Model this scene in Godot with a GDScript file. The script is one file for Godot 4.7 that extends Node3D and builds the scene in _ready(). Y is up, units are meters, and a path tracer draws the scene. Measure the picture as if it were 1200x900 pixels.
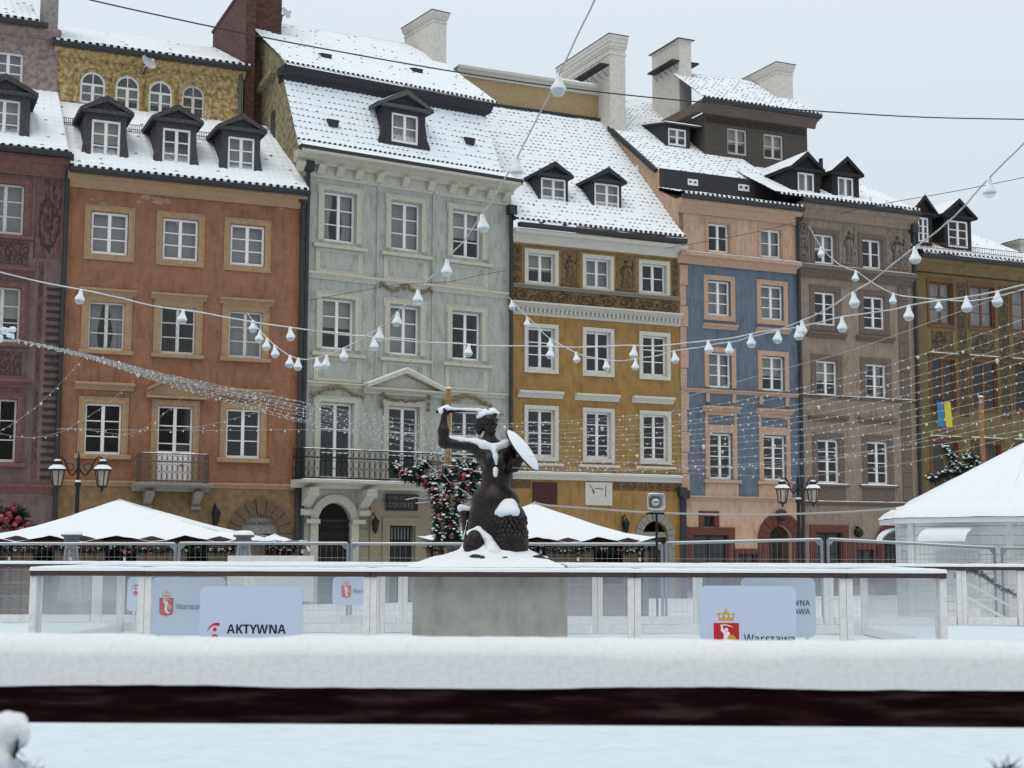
extends Node3D
# A snowed-in old market square: a row of painted townhouses, a bronze statue inside an ice rink, market stalls and light strings.

# ---------------------------------------------------------------- lens of the photograph (1200 x 900 pixels)
const FOCAL := 1718.0
const EYE := Vector3(0, 1.41, 0)
const GROUND := -0.5              # the paved square; the ice of the rink lies at 0
var cam: Camera3D
var rng := RandomNumberGenerator.new()
var M := {}
var taken := {}
var mesh_cache := {}
var noise := FastNoiseLite.new()


func ray(px: float, py: float) -> Vector3:
	return cam.basis * Vector3((px - 600.0) / FOCAL, (450.0 - py) / FOCAL, -1.0)


func at_depth(px: float, py: float, depth: float) -> Vector3:
	var d := ray(px, py)
	return EYE + d * (depth / -d.z)


# ---------------------------------------------------------------- mesh collecting
class MB:
	var v := PackedVector3Array()
	var n := PackedVector3Array()
	var uv := PackedVector2Array()
	var c := PackedColorArray()
	var ix := PackedInt32Array()
	var use_uv := false
	var col := Color(1, 1, 1)
	var use_col := false

	func vert(p: Vector3, nn: Vector3, u := Vector2.ZERO) -> int:
		v.append(p); n.append(nn); uv.append(u); c.append(col)
		return v.size() - 1

	func tri(a: Vector3, b: Vector3, d: Vector3) -> void:          # counter-clockwise from the front
		var nn := (b - a).cross(d - a).normalized()
		var i := v.size()
		v.append(a); v.append(b); v.append(d)
		for k in 3:
			n.append(nn); uv.append(Vector2.ZERO); c.append(col)
		ix.append(i); ix.append(i + 2); ix.append(i + 1)

	func quad(a: Vector3, b: Vector3, d: Vector3, e: Vector3) -> void:
		var nn := (b - a).cross(e - a)
		if nn.length_squared() < 1e-14:
			nn = (d - b).cross(e - b)
		nn = nn.normalized()
		var i := v.size()
		v.append(a); v.append(b); v.append(d); v.append(e)
		for k in 4:
			n.append(nn); c.append(col)
		uv.append(Vector2(0, 1)); uv.append(Vector2(1, 1)); uv.append(Vector2(1, 0)); uv.append(Vector2(0, 0))
		ix.append(i); ix.append(i + 2); ix.append(i + 1); ix.append(i); ix.append(i + 3); ix.append(i + 2)

	func box(p: Vector3, q: Vector3) -> void:                    # two opposite corners
		var a := Vector3(minf(p.x, q.x), minf(p.y, q.y), minf(p.z, q.z))
		var b := Vector3(maxf(p.x, q.x), maxf(p.y, q.y), maxf(p.z, q.z))
		hexa([Vector3(a.x, a.y, b.z), Vector3(b.x, a.y, b.z), Vector3(b.x, a.y, a.z), Vector3(a.x, a.y, a.z), Vector3(a.x, b.y, b.z), Vector3(b.x, b.y, b.z), Vector3(b.x, b.y, a.z), Vector3(a.x, b.y, a.z)])

	func hexa(k: Array) -> void:                                 # bottom four (front-left, front-right, back-right, back-left), top four
		quad(k[0], k[1], k[5], k[4])
		quad(k[1], k[2], k[6], k[5])
		quad(k[2], k[3], k[7], k[6])
		quad(k[3], k[0], k[4], k[7])
		quad(k[4], k[5], k[6], k[7])
		quad(k[3], k[2], k[1], k[0])

	func bev_box(p: Vector3, q: Vector3, r: float) -> void:        # front and top edges rounded off by one chamfer
		var a := Vector3(minf(p.x, q.x), minf(p.y, q.y), minf(p.z, q.z))
		var b := Vector3(maxf(p.x, q.x), maxf(p.y, q.y), maxf(p.z, q.z))
		var pr := PackedVector2Array([Vector2(a.z, a.y), Vector2(b.z - r, a.y), Vector2(b.z, a.y + r), Vector2(b.z, b.y - r), Vector2(b.z - r, b.y), Vector2(a.z + r, b.y), Vector2(a.z, b.y - r)])
		prism_x(pr, a.x, b.x)

	func prism_x(pr: PackedVector2Array, x0: float, x1: float) -> void:   # profile of (z, y) points drawn along x
		var k := pr.size()
		var area := 0.0
		for i in k:
			area += pr[i].cross(pr[(i + 1) % k])
		for i in k:
			var p := pr[i]; var q := pr[(i + 1) % k]
			if area < 0:
				var t := p; p = q; q = t
			quad(Vector3(x1, p.y, p.x), Vector3(x1, q.y, q.x), Vector3(x0, q.y, q.x), Vector3(x0, p.y, p.x))
		var tr := Geometry2D.triangulate_polygon(pr)
		for i in range(0, tr.size(), 3):
			var a := pr[tr[i]]; var b := pr[tr[i + 1]]; var d := pr[tr[i + 2]]
			if (b - a).cross(d - a) > 0:
				var t := b; b = d; d = t
			tri(Vector3(x1, a.y, a.x), Vector3(x1, b.y, b.x), Vector3(x1, d.y, d.x))
			tri(Vector3(x0, a.y, a.x), Vector3(x0, d.y, d.x), Vector3(x0, b.y, b.x))

	func prism_z(pr: PackedVector2Array, z0: float, z1: float) -> void:   # outline of (x, y) points, from z0 (back) to z1 (front)
		var k := pr.size()
		var area := 0.0
		for i in k:
			area += pr[i].cross(pr[(i + 1) % k])
		for i in k:
			var p := pr[i]; var q := pr[(i + 1) % k]
			if area < 0:
				var t := p; p = q; q = t
			quad(Vector3(p.x, p.y, z0), Vector3(q.x, q.y, z0), Vector3(q.x, q.y, z1), Vector3(p.x, p.y, z1))
		var tr := Geometry2D.triangulate_polygon(pr)
		for i in range(0, tr.size(), 3):
			var a := pr[tr[i]]; var b := pr[tr[i + 1]]; var d := pr[tr[i + 2]]
			if (b - a).cross(d - a) < 0:
				var t := b; b = d; d = t
			tri(Vector3(a.x, a.y, z1), Vector3(b.x, b.y, z1), Vector3(d.x, d.y, z1))
			tri(Vector3(a.x, a.y, z0), Vector3(d.x, d.y, z0), Vector3(b.x, b.y, z0))

	func grid(rows: Array, closed := false) -> void:               # rows of points, smooth
		var nr := rows.size()
		var nc: int = rows[0].size()
		var base := v.size()
		for i in nr:
			for j in nc:
				var jl := j - 1; var jr := j + 1
				if closed:
					jl = (j + nc - 2) % (nc - 1) if j == 0 else j - 1
					jr = 1 if j == nc - 1 else j + 1
				else:
					jl = maxi(jl, 0); jr = mini(jr, nc - 1)
				var du: Vector3 = rows[i][jr] - rows[i][jl]
				var dv: Vector3 = rows[mini(i + 1, nr - 1)][j] - rows[maxi(i - 1, 0)][j]
				var nn := du.cross(dv)
				nn = nn.normalized() if nn.length_squared() > 1e-16 else Vector3.UP
				vert(rows[i][j], nn, Vector2(float(j) / (nc - 1), 1.0 - float(i) / (nr - 1)))
		for i in nr - 1:
			for j in nc - 1:
				var a := base + i * nc + j
				ix.append(a); ix.append(a + nc + 1); ix.append(a + 1)
				ix.append(a); ix.append(a + nc); ix.append(a + nc + 1)

	func tube(pts: Array, r: float, sides := 6, r1 := -1.0, cap := true) -> void:
		var rows := []
		var k := pts.size()
		var up := Vector3.UP
		for i in k:
			var t: Vector3 = (pts[mini(i + 1, k - 1)] - pts[maxi(i - 1, 0)]).normalized()
			if absf(t.dot(up)) > 0.95:
				up = Vector3.RIGHT
			var s := t.cross(up).normalized()
			up = s.cross(t).normalized()
			var rr := r if r1 < 0 else lerpf(r, r1, float(i) / maxf(1.0, k - 1))
			var ring := []
			for j in sides + 1:
				var a := TAU * j / sides
				ring.append(pts[i] + (s * cos(a) + up * sin(a)) * rr)
			rows.append(ring)
		grid(rows, true)
		if cap:
			for e in 2:
				var ring: Array = rows[0] if e == 0 else rows[k - 1]
				var ctr: Vector3 = pts[0] if e == 0 else pts[k - 1]
				for j in sides:
					if e == 0: tri(ctr, ring[j + 1], ring[j])
					else: tri(ctr, ring[j], ring[j + 1])

	func lathe(pr: Array, o: Vector3, sides := 12) -> void:        # profile of (radius, height) from the bottom up
		var rows := []
		for p in pr:
			var ring := []
			for j in sides + 1:
				var a := -TAU * j / sides
				ring.append(o + Vector3(cos(a) * p.x, p.y, sin(a) * p.x))
			rows.append(ring)
		grid(rows, true)

	func ball(o: Vector3, r: float, sides := 10, rings := 6, squash := 1.0) -> void:
		var pr := []
		for i in rings + 1:
			var a := -PI / 2 + PI * i / rings
			pr.append(Vector2(maxf(cos(a) * r, 0.0001), sin(a) * r * squash))
		lathe(pr, o, sides)

	func mesh() -> ArrayMesh:
		var arr := []
		arr.resize(Mesh.ARRAY_MAX)
		arr[Mesh.ARRAY_VERTEX] = v
		arr[Mesh.ARRAY_NORMAL] = n
		if use_uv:
			arr[Mesh.ARRAY_TEX_UV] = uv
		if use_col:
			arr[Mesh.ARRAY_COLOR] = c
		arr[Mesh.ARRAY_INDEX] = ix
		var m := ArrayMesh.new()
		m.add_surface_from_arrays(Mesh.PRIMITIVE_TRIANGLES, arr)
		return m


func part(mb: MB, called: String, mat: Material, parent: Node) -> MeshInstance3D:
	return part_mesh(mb.mesh(), called, mat, parent)


func part_mesh(mesh: Mesh, called: String, mat: Material, parent: Node) -> MeshInstance3D:
	var o := MeshInstance3D.new()
	o.name = called
	o.mesh = mesh
	o.material_override = mat
	parent.add_child(o, true)
	return o


func numbered(called: String) -> String:
	if not taken.has(called):
		taken[called] = 0
		return called
	taken[called] += 1
	return "%s_%03d" % [called, taken[called]]


func thing(called: String, label: String, category: String, where := Vector3.ZERO, turn := 0.0, group := "") -> Node3D:
	var o := Node3D.new()
	o.name = numbered(called)
	add_child(o)
	o.position = where
	o.rotation.y = turn
	tag(o, label, category, group)
	return o


func tag(o: Node, label: String, category: String, group := "") -> void:
	o.set_meta("label", label)
	o.set_meta("category", category)
	if group != "":
		o.set_meta("group", group)


func structure(o: Node, label: String) -> void:
	o.set_meta("kind", "structure")
	o.set_meta("label", label)
	o.set_meta("category", "ground")


# ---------------------------------------------------------------- materials
func noise_tex(freq: float, colors: Array, stops: Array, octaves := 5, size := 512, sd := 1, kind := FastNoiseLite.TYPE_SIMPLEX_SMOOTH, as_normal := false, strength := 2.0) -> NoiseTexture2D:
	var f := FastNoiseLite.new()
	f.noise_type = kind
	f.seed = sd
	f.frequency = freq
	f.fractal_octaves = octaves
	f.fractal_gain = 0.55
	var t := NoiseTexture2D.new()
	t.width = size; t.height = size
	t.seamless = true
	t.noise = f
	if as_normal:
		t.as_normal_map = true
		t.bump_strength = strength
	else:
		var g := Gradient.new()
		g.colors = PackedColorArray(colors)
		g.offsets = PackedFloat32Array(stops)
		t.color_ramp = g
	return t


func plaster(base: Color, vary := 0.14, scale := 0.16, sd := 1, rough := 0.93) -> StandardMaterial3D:   # base: sRGB
	var m := StandardMaterial3D.new()
	m.albedo_texture = noise_tex(0.022, [base.darkened(vary), base.darkened(vary * 0.35), base, base.lightened(vary * 0.4)], [0.15, 0.4, 0.6, 0.88], 7, 512, sd)
	m.uv1_triplanar = true
	m.uv1_scale = Vector3.ONE * scale
	m.roughness = rough
	m.normal_enabled = true
	m.normal_texture = M.grain
	m.normal_scale = 0.35
	if scale < 0.2:                                                  # house walls: faint rain streaks and grime, longer than wide
		m.detail_enabled = true
		m.detail_blend_mode = BaseMaterial3D.BLEND_MODE_MUL
		m.detail_albedo = M.streaks
		m.detail_uv_layer = BaseMaterial3D.DETAIL_UV_2
		m.uv2_triplanar = true
		m.uv2_scale = Vector3(0.26, 0.07, 0.26)
		m.uv2_offset = Vector3(sd * 0.37, sd * 0.21, 0)
	return m


func flat(base: Color, rough := 0.8, metal := 0.0) -> StandardMaterial3D:
	var m := StandardMaterial3D.new()
	m.albedo_color = base
	m.roughness = rough
	m.metallic = metal
	return m


func printed(im: Image, rough := 0.9) -> StandardMaterial3D:
	var m := StandardMaterial3D.new()
	m.albedo_texture = ImageTexture.create_from_image(im)
	m.roughness = rough
	return m


func make_materials() -> void:
	M.grain = noise_tex(0.09, [], [], 4, 512, 7, FastNoiseLite.TYPE_SIMPLEX_SMOOTH, true, 4.0)
	M.streaks = noise_tex(0.03, [Color(0.88, 0.875, 0.87), Color(0.965, 0.96, 0.955), Color(1, 1, 1)], [0.16, 0.38, 0.6], 6, 512, 201)
	M.snow = plaster(Color(0.905, 0.935, 0.96), 0.025, 0.5, 3, 0.95)
	M.snow.normal_scale = 0.25
	M.ice = plaster(Color(0.83, 0.885, 0.92), 0.035, 0.22, 4, 0.8)
	M.white = plaster(Color(0.90, 0.90, 0.895), 0.06, 0.6, 5, 0.6)
	M.white_old = plaster(Color(0.80, 0.79, 0.76), 0.18, 1.1, 6, 0.75)
	M.glass = flat(Color(0.16, 0.18, 0.21, 0.14), 0.03)
	M.glass.transparency = BaseMaterial3D.TRANSPARENCY_ALPHA
	M.glass.metallic_specular = 1.0
	M.screen = flat(Color(0.80, 0.84, 0.88, 0.07), 0.1)
	M.screen.transparency = BaseMaterial3D.TRANSPARENCY_ALPHA
	M.inside = flat(Color(0.52, 0.49, 0.45), 0.95)
	M.cloth = flat(Color(0.62, 0.62, 0.62), 0.95)
	M.blind = flat(Color(0.66, 0.66, 0.62), 0.9)
	M.iron = flat(Color(0.10, 0.10, 0.11), 0.55, 0.3)
	M.pale_iron = flat(Color(0.36, 0.34, 0.34), 0.6, 0.2)
	M.zinc = plaster(Color(0.16, 0.17, 0.18), 0.2, 0.9, 8, 0.6)
	M.slate = plaster(Color(0.17, 0.17, 0.19), 0.25, 0.8, 9, 0.75)
	M.old_zinc = plaster(Color(0.25, 0.24, 0.26), 0.35, 0.9, 10, 0.7)
	M.tile = plaster(Color(0.20, 0.18, 0.18), 0.3, 1.5, 11, 0.9)
	M.redtile = plaster(Color(0.42, 0.26, 0.22), 0.2, 1.5, 11, 0.9)
	M.wood = wood(Color(0.44, 0.33, 0.25))
	M.rail_wood = wood(Color(0.13, 0.07, 0.075))
	M.rail_wood.metallic_specular = 0.12
	M.rail_wood.roughness = 0.95
	M.post_wood = wood(Color(0.60, 0.45, 0.27))
	M.window_wood = wood(Color(0.42, 0.28, 0.17))
	M.steel = flat(Color(0.62, 0.64, 0.66), 0.45, 0.75)
	M.led = flat(Color(0.80, 0.80, 0.78), 0.4)
	M.cable_white = plaster(Color(0.66, 0.66, 0.66), 0.12, 3.0, 12, 0.7)
	M.bulb = flat(Color(0.88, 0.9, 0.92, 0.3), 0.06)
	M.bulb.transparency = BaseMaterial3D.TRANSPARENCY_ALPHA
	M.socket = flat(Color(0.82, 0.83, 0.83), 0.5)
	M.needle = flat(Color(0.10, 0.17, 0.10), 0.9)
	M.red_ball = flat(Color(0.42, 0.05, 0.08), 0.35)
	M.pink_ball = flat(Color(0.62, 0.30, 0.34), 0.25)
	M.gold = flat(Color(0.72, 0.55, 0.25), 0.45)
	M.red_cloth = flat(Color(0.55, 0.06, 0.10), 0.85)
	M.stone = plaster(Color(0.56, 0.52, 0.44), 0.14, 0.9, 14)
	M.brown_stone = plaster(Color(0.40, 0.33, 0.26), 0.22, 0.9, 15)
	M.red_stone = plaster(Color(0.38, 0.22, 0.19), 0.18, 0.7, 16)
	M.board = flat(Color(0.765, 0.815, 0.90), 0.5)
	M.ink = flat(Color(0.05, 0.08, 0.17), 0.6)
	M.banner_red = flat(Color(0.76, 0.08, 0.13), 0.6)
	M.banner_gold = flat(Color(0.80, 0.62, 0.22), 0.6)
	M.banner_white = flat(Color(0.93, 0.93, 0.93), 0.6)


func wood(base: Color) -> StandardMaterial3D:
	var m := StandardMaterial3D.new()
	m.albedo_texture = noise_tex(0.02, [base.darkened(0.35), base, base.lightened(0.12)], [0.25, 0.5, 0.8], 5, 512, 21)
	m.uv1_triplanar = true
	m.uv1_scale = Vector3(0.35, 3.0, 3.0)
	m.roughness = 0.75
	m.normal_enabled = true
	m.normal_texture = M.grain
	m.normal_scale = 0.4
	return m


# ---------------------------------------------------------------- houses: a frame along the facade (x), up (y) and out to the square (z)
class House:
	var node: Node3D
	var o: Vector3
	var e: Vector3
	var n: Vector3
	var w: float
	var ang: float


func house_frame(o: Vector3, deg: float) -> House:
	var h := House.new()
	h.o = o
	h.ang = deg_to_rad(deg)
	h.e = Vector3(cos(h.ang), 0, -sin(h.ang))
	h.n = Vector3(sin(h.ang), 0, cos(h.ang))
	return h


func along(p: Vector3, e: Vector3, px: float) -> float:           # how far along e from p the pixel column px is met
	var d := ray(px, 620.0)
	var det := d.x * -e.z + e.x * d.z
	return (d.x * (p.z - EYE.z) - d.z * (p.x - EYE.x)) / det


func hit(h: House, px: float, py: float, z := 0.0) -> Vector2:      # a pixel on the facade's plane (moved out by z): along, up
	var d := ray(px, py)
	var t := (h.o + h.n * z - EYE).dot(h.n) / d.dot(h.n)
	var q := EYE + d * t - h.o
	return Vector2(q.dot(h.e), q.y)


func hit_side(h: House, px: float, py: float, lx: float) -> Vector2:  # a pixel on the plane across the facade at lx: out, up
	var d := ray(px, py)
	var t := (h.o + h.e * lx - EYE).dot(h.e) / d.dot(h.e)
	var q := EYE + d * t - h.o
	return Vector2(q.dot(h.n), q.y)


func hit_slope(h: House, px: float, py: float, z0: float, y0: float, pitch: float) -> Vector3:  # a pixel on a roof slope that rises from (z0, y0)
	var nn := h.n * sin(pitch) + Vector3.UP * cos(pitch)
	var p0 := h.o + h.n * z0 + Vector3.UP * y0
	var d := ray(px, py)
	var t := (p0 - EYE).dot(nn) / d.dot(nn)
	var q := EYE + d * t - h.o
	return Vector3(q.dot(h.e), q.y, q.dot(h.n))


func rects(h: House, cols: Array, cy: Array, rows: Array, z := -0.1) -> Array:   # [row][column] -> [x0, x1, y0, y1]
	var out := []
	var k := cols.size()
	for r in rows:
		var top: float = (hit(h, cols[0][0], r[0], z).y + hit(h, cols[k - 1][0], r[2], z).y) / 2
		var bot: float = (hit(h, cols[0][0], r[1], z).y + hit(h, cols[k - 1][0], r[3], z).y) / 2
		var line := []
		for i in k:
			var yy: float = lerpf(cy[0], cy[1], float(i) / maxf(1, k - 1))
			line.append([hit(h, cols[i][0], yy, z).x, hit(h, cols[i][1], yy, z).x, bot, top])
		out.append(line)
	return out


func wall_with_holes(mb: MB, x0: float, x1: float, y0: float, y1: float, holes: Array, z := 0.0, depth := 0.2) -> void:
	var xs := [x0, x1]
	var ys := [y0, y1]
	for q in holes:
		for k in 2:
			if q[k] > x0 and q[k] < x1: xs.append(q[k])
			if q[2 + k] > y0 and q[2 + k] < y1: ys.append(q[2 + k])
	xs.sort(); ys.sort()
	for i in xs.size() - 1:
		if xs[i + 1] - xs[i] < 0.0005: continue
		for j in ys.size() - 1:
			if ys[j + 1] - ys[j] < 0.0005: continue
			var c := Vector2((xs[i] + xs[i + 1]) / 2, (ys[j] + ys[j + 1]) / 2)
			var free := true
			for q in holes:
				if c.x > q[0] and c.x < q[1] and c.y > q[2] and c.y < q[3]:
					free = false
			if free:
				mb.quad(Vector3(xs[i], ys[j], z), Vector3(xs[i + 1], ys[j], z), Vector3(xs[i + 1], ys[j + 1], z), Vector3(xs[i], ys[j + 1], z))
	for q in holes:
		if q[2] >= y1 or q[3] <= y0: continue
		var a := maxf(q[2], y0); var b := minf(q[3], y1)
		if q.size() > 4:                                            # round-headed opening
			var r: float = (q[1] - q[0]) / 2
			var cx: float = (q[0] + q[1]) / 2
			var cy: float = q[3] - r
			for s in 16:
				var t0 := PI * s / 16; var t1 := PI * (s + 1) / 16
				var p := Vector3(cx + r * cos(t0), cy + r * sin(t0), z); var p2 := Vector3(cx + r * cos(t1), cy + r * sin(t1), z)
				mb.quad(p2, p, Vector3(p.x, q[3], z), Vector3(p2.x, q[3], z))
				mb.quad(p, p2, p2 + Vector3(0, 0, -depth), p + Vector3(0, 0, -depth))
			b = cy
		else:
			mb.quad(Vector3(q[0], b, z - depth), Vector3(q[1], b, z - depth), Vector3(q[1], b, z), Vector3(q[0], b, z))
		mb.quad(Vector3(q[0], a, z), Vector3(q[1], a, z), Vector3(q[1], a, z - depth), Vector3(q[0], a, z - depth))
		mb.quad(Vector3(q[0], a, z), Vector3(q[0], a, z - depth), Vector3(q[0], b, z - depth), Vector3(q[0], b, z))
		mb.quad(Vector3(q[1], a, z - depth), Vector3(q[1], a, z), Vector3(q[1], b, z), Vector3(q[1], b, z - depth))


func band(mb: MB, x0: float, x1: float, y0: float, y1: float, z0: float, z1: float, crown := true) -> void:   # a moulded course along the wall
	var hh := y1 - y0
	var p := z1 - z0
	var pr: PackedVector2Array
	if crown:
		pr = PackedVector2Array([Vector2(z0, y0), Vector2(z0 + p * 0.25, y0), Vector2(z0 + p * 0.3, y0 + hh * 0.3), Vector2(z0 + p * 0.6, y0 + hh * 0.55), Vector2(z0 + p * 0.9, y0 + hh * 0.62), Vector2(z1, y0 + hh * 0.68), Vector2(z1, y0 + hh * 0.93), Vector2(z0 + p * 0.9, y1), Vector2(z0, y1)])
	else:
		pr = PackedVector2Array([Vector2(z0, y0), Vector2(z1 - 0.01, y0), Vector2(z1, y0 + 0.01), Vector2(z1, y1 - 0.015), Vector2(z1 - 0.015, y1), Vector2(z0, y1)])
	mb.prism_x(pr, x0, x1)


func ring(mb: MB, x0: float, x1: float, y0: float, y1: float, t: float, z0: float, z1: float, tb := -1.0) -> void:   # a flat frame of width t round an opening
	var b := t if tb < 0 else tb
	var f := minf(0.02, t * 0.2)
	for s in [[x0 - t, x0, y0 - b, y1 + t], [x1, x1 + t, y0 - b, y1 + t]]:
		mb.box(Vector3(s[0], s[2], z0), Vector3(s[1], s[3], z1))
	mb.box(Vector3(x0, y1, z0), Vector3(x1, y1 + t, z1))
	if b > 0:
		mb.box(Vector3(x0, y0 - b, z0), Vector3(x1, y0, z1))


func curtain_mesh(w: float, hh: float, side: int) -> ArrayMesh:
	var key := "curtain %.2f %.2f %d" % [w, hh, side]
	if not mesh_cache.has(key):
		var mb := MB.new()
		var rows := []
		for i in 9:
			var v := i / 8.0
			var line := []
			var cut := w
			if side == 2:                                               # drawn half aside
				cut = w * (0.55 + 0.45 * absf(v - 0.35))
			for j in 17:
				var u := j / 16.0
				line.append(Vector3(u * cut, v * hh, 0.02 * sin(u * cut * 42.0 + side) + 0.008 * sin(u * 90.0)))
			rows.append(line)
		mb.grid(rows)
		mesh_cache[key] = mb.mesh()
	return mesh_cache[key]


func pane_mesh(w: float, hh: float) -> ArrayMesh:
	var key := "pane %.2f %.2f" % [w, hh]
	if not mesh_cache.has(key):
		var mb := MB.new()
		mb.quad(Vector3(-w / 2, -hh / 2, 0), Vector3(w / 2, -hh / 2, 0), Vector3(w / 2, hh / 2, 0), Vector3(-w / 2, hh / 2, 0))
		mesh_cache[key] = mb.mesh()
	return mesh_cache[key]


# A casement window: the sash frame is the part; panes, surround, sill, lintel and curtain are its pieces.
func window(h: House, parent: Node, q: Array, z: float, st: Dictionary) -> MeshInstance3D:
	var cx: float = (q[0] + q[1]) / 2
	var w: float = snappedf(q[1] - q[0], 0.02)
	var hh: float = snappedf(q[3] - q[2], 0.02)
	var rows: int = st.get("rows", 3)
	var cols: int = st.get("cols", 2)
	var arch: bool = q.size() > 4
	var rec: float = st.get("recess", 0.12)
	var f := 0.07
	var mul := 0.105
	var mun := 0.036
	var key := "win %.2f %.2f %d %d %s" % [w, hh, rows, cols, arch]
	var spring: float = hh - w / 2 if arch else hh
	if not mesh_cache.has(key):
		var mb := MB.new()
		mb.box(Vector3(-w / 2, 0, -0.03), Vector3(-w / 2 + f, spring, 0.03))
		mb.box(Vector3(w / 2 - f, 0, -0.03), Vector3(w / 2, spring, 0.03))
		mb.box(Vector3(-w / 2 + f, 0, -0.03), Vector3(w / 2 - f, f * 1.3, 0.032))
		mb.box(Vector3(-w / 2 + f, spring - f, -0.03), Vector3(w / 2 - f, spring, 0.032))
		if arch:
			var r := w / 2
			for s in 14:
				var t0 := PI * s / 14; var t1 := PI * (s + 1) / 14
				var a := Vector3(cos(t0), sin(t0), 0); var b := Vector3(cos(t1), sin(t1), 0)
				var c := Vector3(0, spring, 0)
				mb.hexa([c + b * (r - f) + Vector3(0, 0, 0.03), c + a * (r - f) + Vector3(0, 0, 0.03), c + a * (r - f) - Vector3(0, 0, 0.03), c + b * (r - f) - Vector3(0, 0, 0.03), c + b * r + Vector3(0, 0, 0.03), c + a * r + Vector3(0, 0, 0.03), c + a * r - Vector3(0, 0, 0.03), c + b * r - Vector3(0, 0, 0.03)])
			mb.box(Vector3(-mun / 2, spring, -0.02), Vector3(mun / 2, spring + r - f * 0.5, 0.02))
		for i in range(1, cols):
			var x := -w / 2 + f + (w - 2 * f) * i / cols
			var t := mul if (cols == 2 or i * 2 == cols) else mun
			mb.box(Vector3(x - t / 2, f * 1.3, -0.028), Vector3(x + t / 2, spring - f, 0.038))
		for j in range(1, rows):
			var y := f * 1.3 + (spring - 2.3 * f) * j / rows
			for i in cols:
				var xa := -w / 2 + f + (w - 2 * f) * i / cols + (mul / 2 if i > 0 else 0.0)
				var xb := -w / 2 + f + (w - 2 * f) * (i + 1) / cols - (mul / 2 if i < cols - 1 else 0.0)
				mb.box(Vector3(xa, y - mun / 2, -0.02), Vector3(xb, y + mun / 2, 0.022))
		mesh_cache[key] = mb.mesh()
	var o := part_mesh(mesh_cache[key], "window", st.get("mat", M.white), parent)
	o.position = Vector3(cx, q[2], z - rec)
	if st.has("label"): o.set_meta("label", st.label)
	# panes, each its own sheet of glass, very slightly out of true
	var pw := (w - 2 * f - mul * (1 if cols == 2 else 0)) / cols
	var ph := (spring - 2.3 * f) / rows
	for i in cols:
		for j in rows:
			var p := part_mesh(pane_mesh(pw, ph - mun * 0.5), "pane", M.glass, o)
			p.position = Vector3(-w / 2 + f + pw / 2 + i * (pw + mul), f * 1.3 + ph * (j + 0.5), 0.004)
			p.rotation = Vector3(rng.randf_range(-0.012, 0.012), rng.randf_range(-0.012, 0.012), 0)
	if arch:
		var key2 := "fan %.2f" % w
		if not mesh_cache.has(key2):
			var mb := MB.new()
			var pts := PackedVector2Array()
			for s in 13:
				pts.append(Vector2(cos(PI * s / 12), sin(PI * s / 12)) * (w / 2 - f * 0.9))
			mb.prism_z(pts, -0.002, 0.002)
			mesh_cache[key2] = mb.mesh()
		var p := part_mesh(mesh_cache[key2], "pane", M.glass, o)
		p.position = Vector3(0, spring, 0)
	# what hangs behind the glass
	var cur: int = st.get("curtain", 0)
	if cur < 0:
		cur = [0, 1, 1, 2, 3][rng.randi() % 5]
	if cur == 1:
		var p := part_mesh(curtain_mesh(w, spring * 0.995, 1), "curtain", M.cloth, o)
		p.position = Vector3(-w / 2, 0, -0.22)
	elif cur == 2:
		for s in 2:
			var p := part_mesh(curtain_mesh(w / 2, spring, 2), "curtain", M.cloth, o)
			p.position = Vector3(-w / 2 if s == 0 else w / 2, 0, -0.22)
			p.rotation.y = 0.0 if s == 0 else PI
	elif cur == 3:
		var p := part_mesh(curtain_mesh(w, snappedf(spring * 0.55, 0.02), 1), "blind", M.blind, o)
		p.position = Vector3(-w / 2, spring * 0.45, -0.2)
	# surround
	if st.has("sur"):
		var s: Dictionary = st.sur
		var mb := MB.new()
		var t: float = s.w
		var x0: float = q[0] - cx - s.get("gap", 0.0); var x1: float = q[1] - cx + s.get("gap", 0.0)
		var b: float = s.get("bottom", t)
		var zz: float = rec
		var y1: float = q[3] - q[2] + s.get("gap", 0.0)
		if arch:
			var r0: float = (x1 - x0) / 2; var cy2: float = y1 - r0
			for k in 16:
				var t0 := PI * k / 16; var t1 := PI * (k + 1) / 16
				var a := Vector3(cos(t0), sin(t0), 0); var d := Vector3(cos(t1), sin(t1), 0)
				var c := Vector3(0, cy2, zz)
				var fr := Vector3(0, 0, s.get("proud", 0.04))
				mb.hexa([c + d * r0 + fr, c + a * r0 + fr, c + a * r0, c + d * r0, c + d * (r0 + t) + fr, c + a * (r0 + t) + fr, c + a * (r0 + t), c + d * (r0 + t)])
			mb.box(Vector3(x0 - t, 0, zz), Vector3(x0, cy2, zz + s.get("proud", 0.04)))
			mb.box(Vector3(x1, 0, zz), Vector3(x1 + t, cy2, zz + s.get("proud", 0.04)))
		else:
			var pd: float = s.get("proud", 0.04)
			ring(mb, x0, x1, 0.0, y1, t, zz, zz + pd, b)
			ring(mb, x0 + 0.014, x1 - 0.014, 0.014, y1 - 0.014, 0.012, 0.034, zz, 0.0)
			if t > 0.14 and not s.get("plain", false):                        # a raised outer bead
				ring(mb, x0 - t + 0.035, x1 + t - 0.035, -b + (0.035 if b > 0.04 else 0.0), y1 + t - 0.035, 0.035, zz + pd, zz + pd + 0.018, 0.035 if b > 0.04 else 0.0)
			if s.has("ears"):
				for k in [-1, 1]:
					var ex: float = x0 - t if k < 0 else x1 + t
					mb.box(Vector3(ex, y1 + t - s.ears * 3.2, zz), Vector3(ex + k * s.ears * 0.5, y1 + t, zz + pd))
		part(mb, "surround", s.mat, o)
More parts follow.
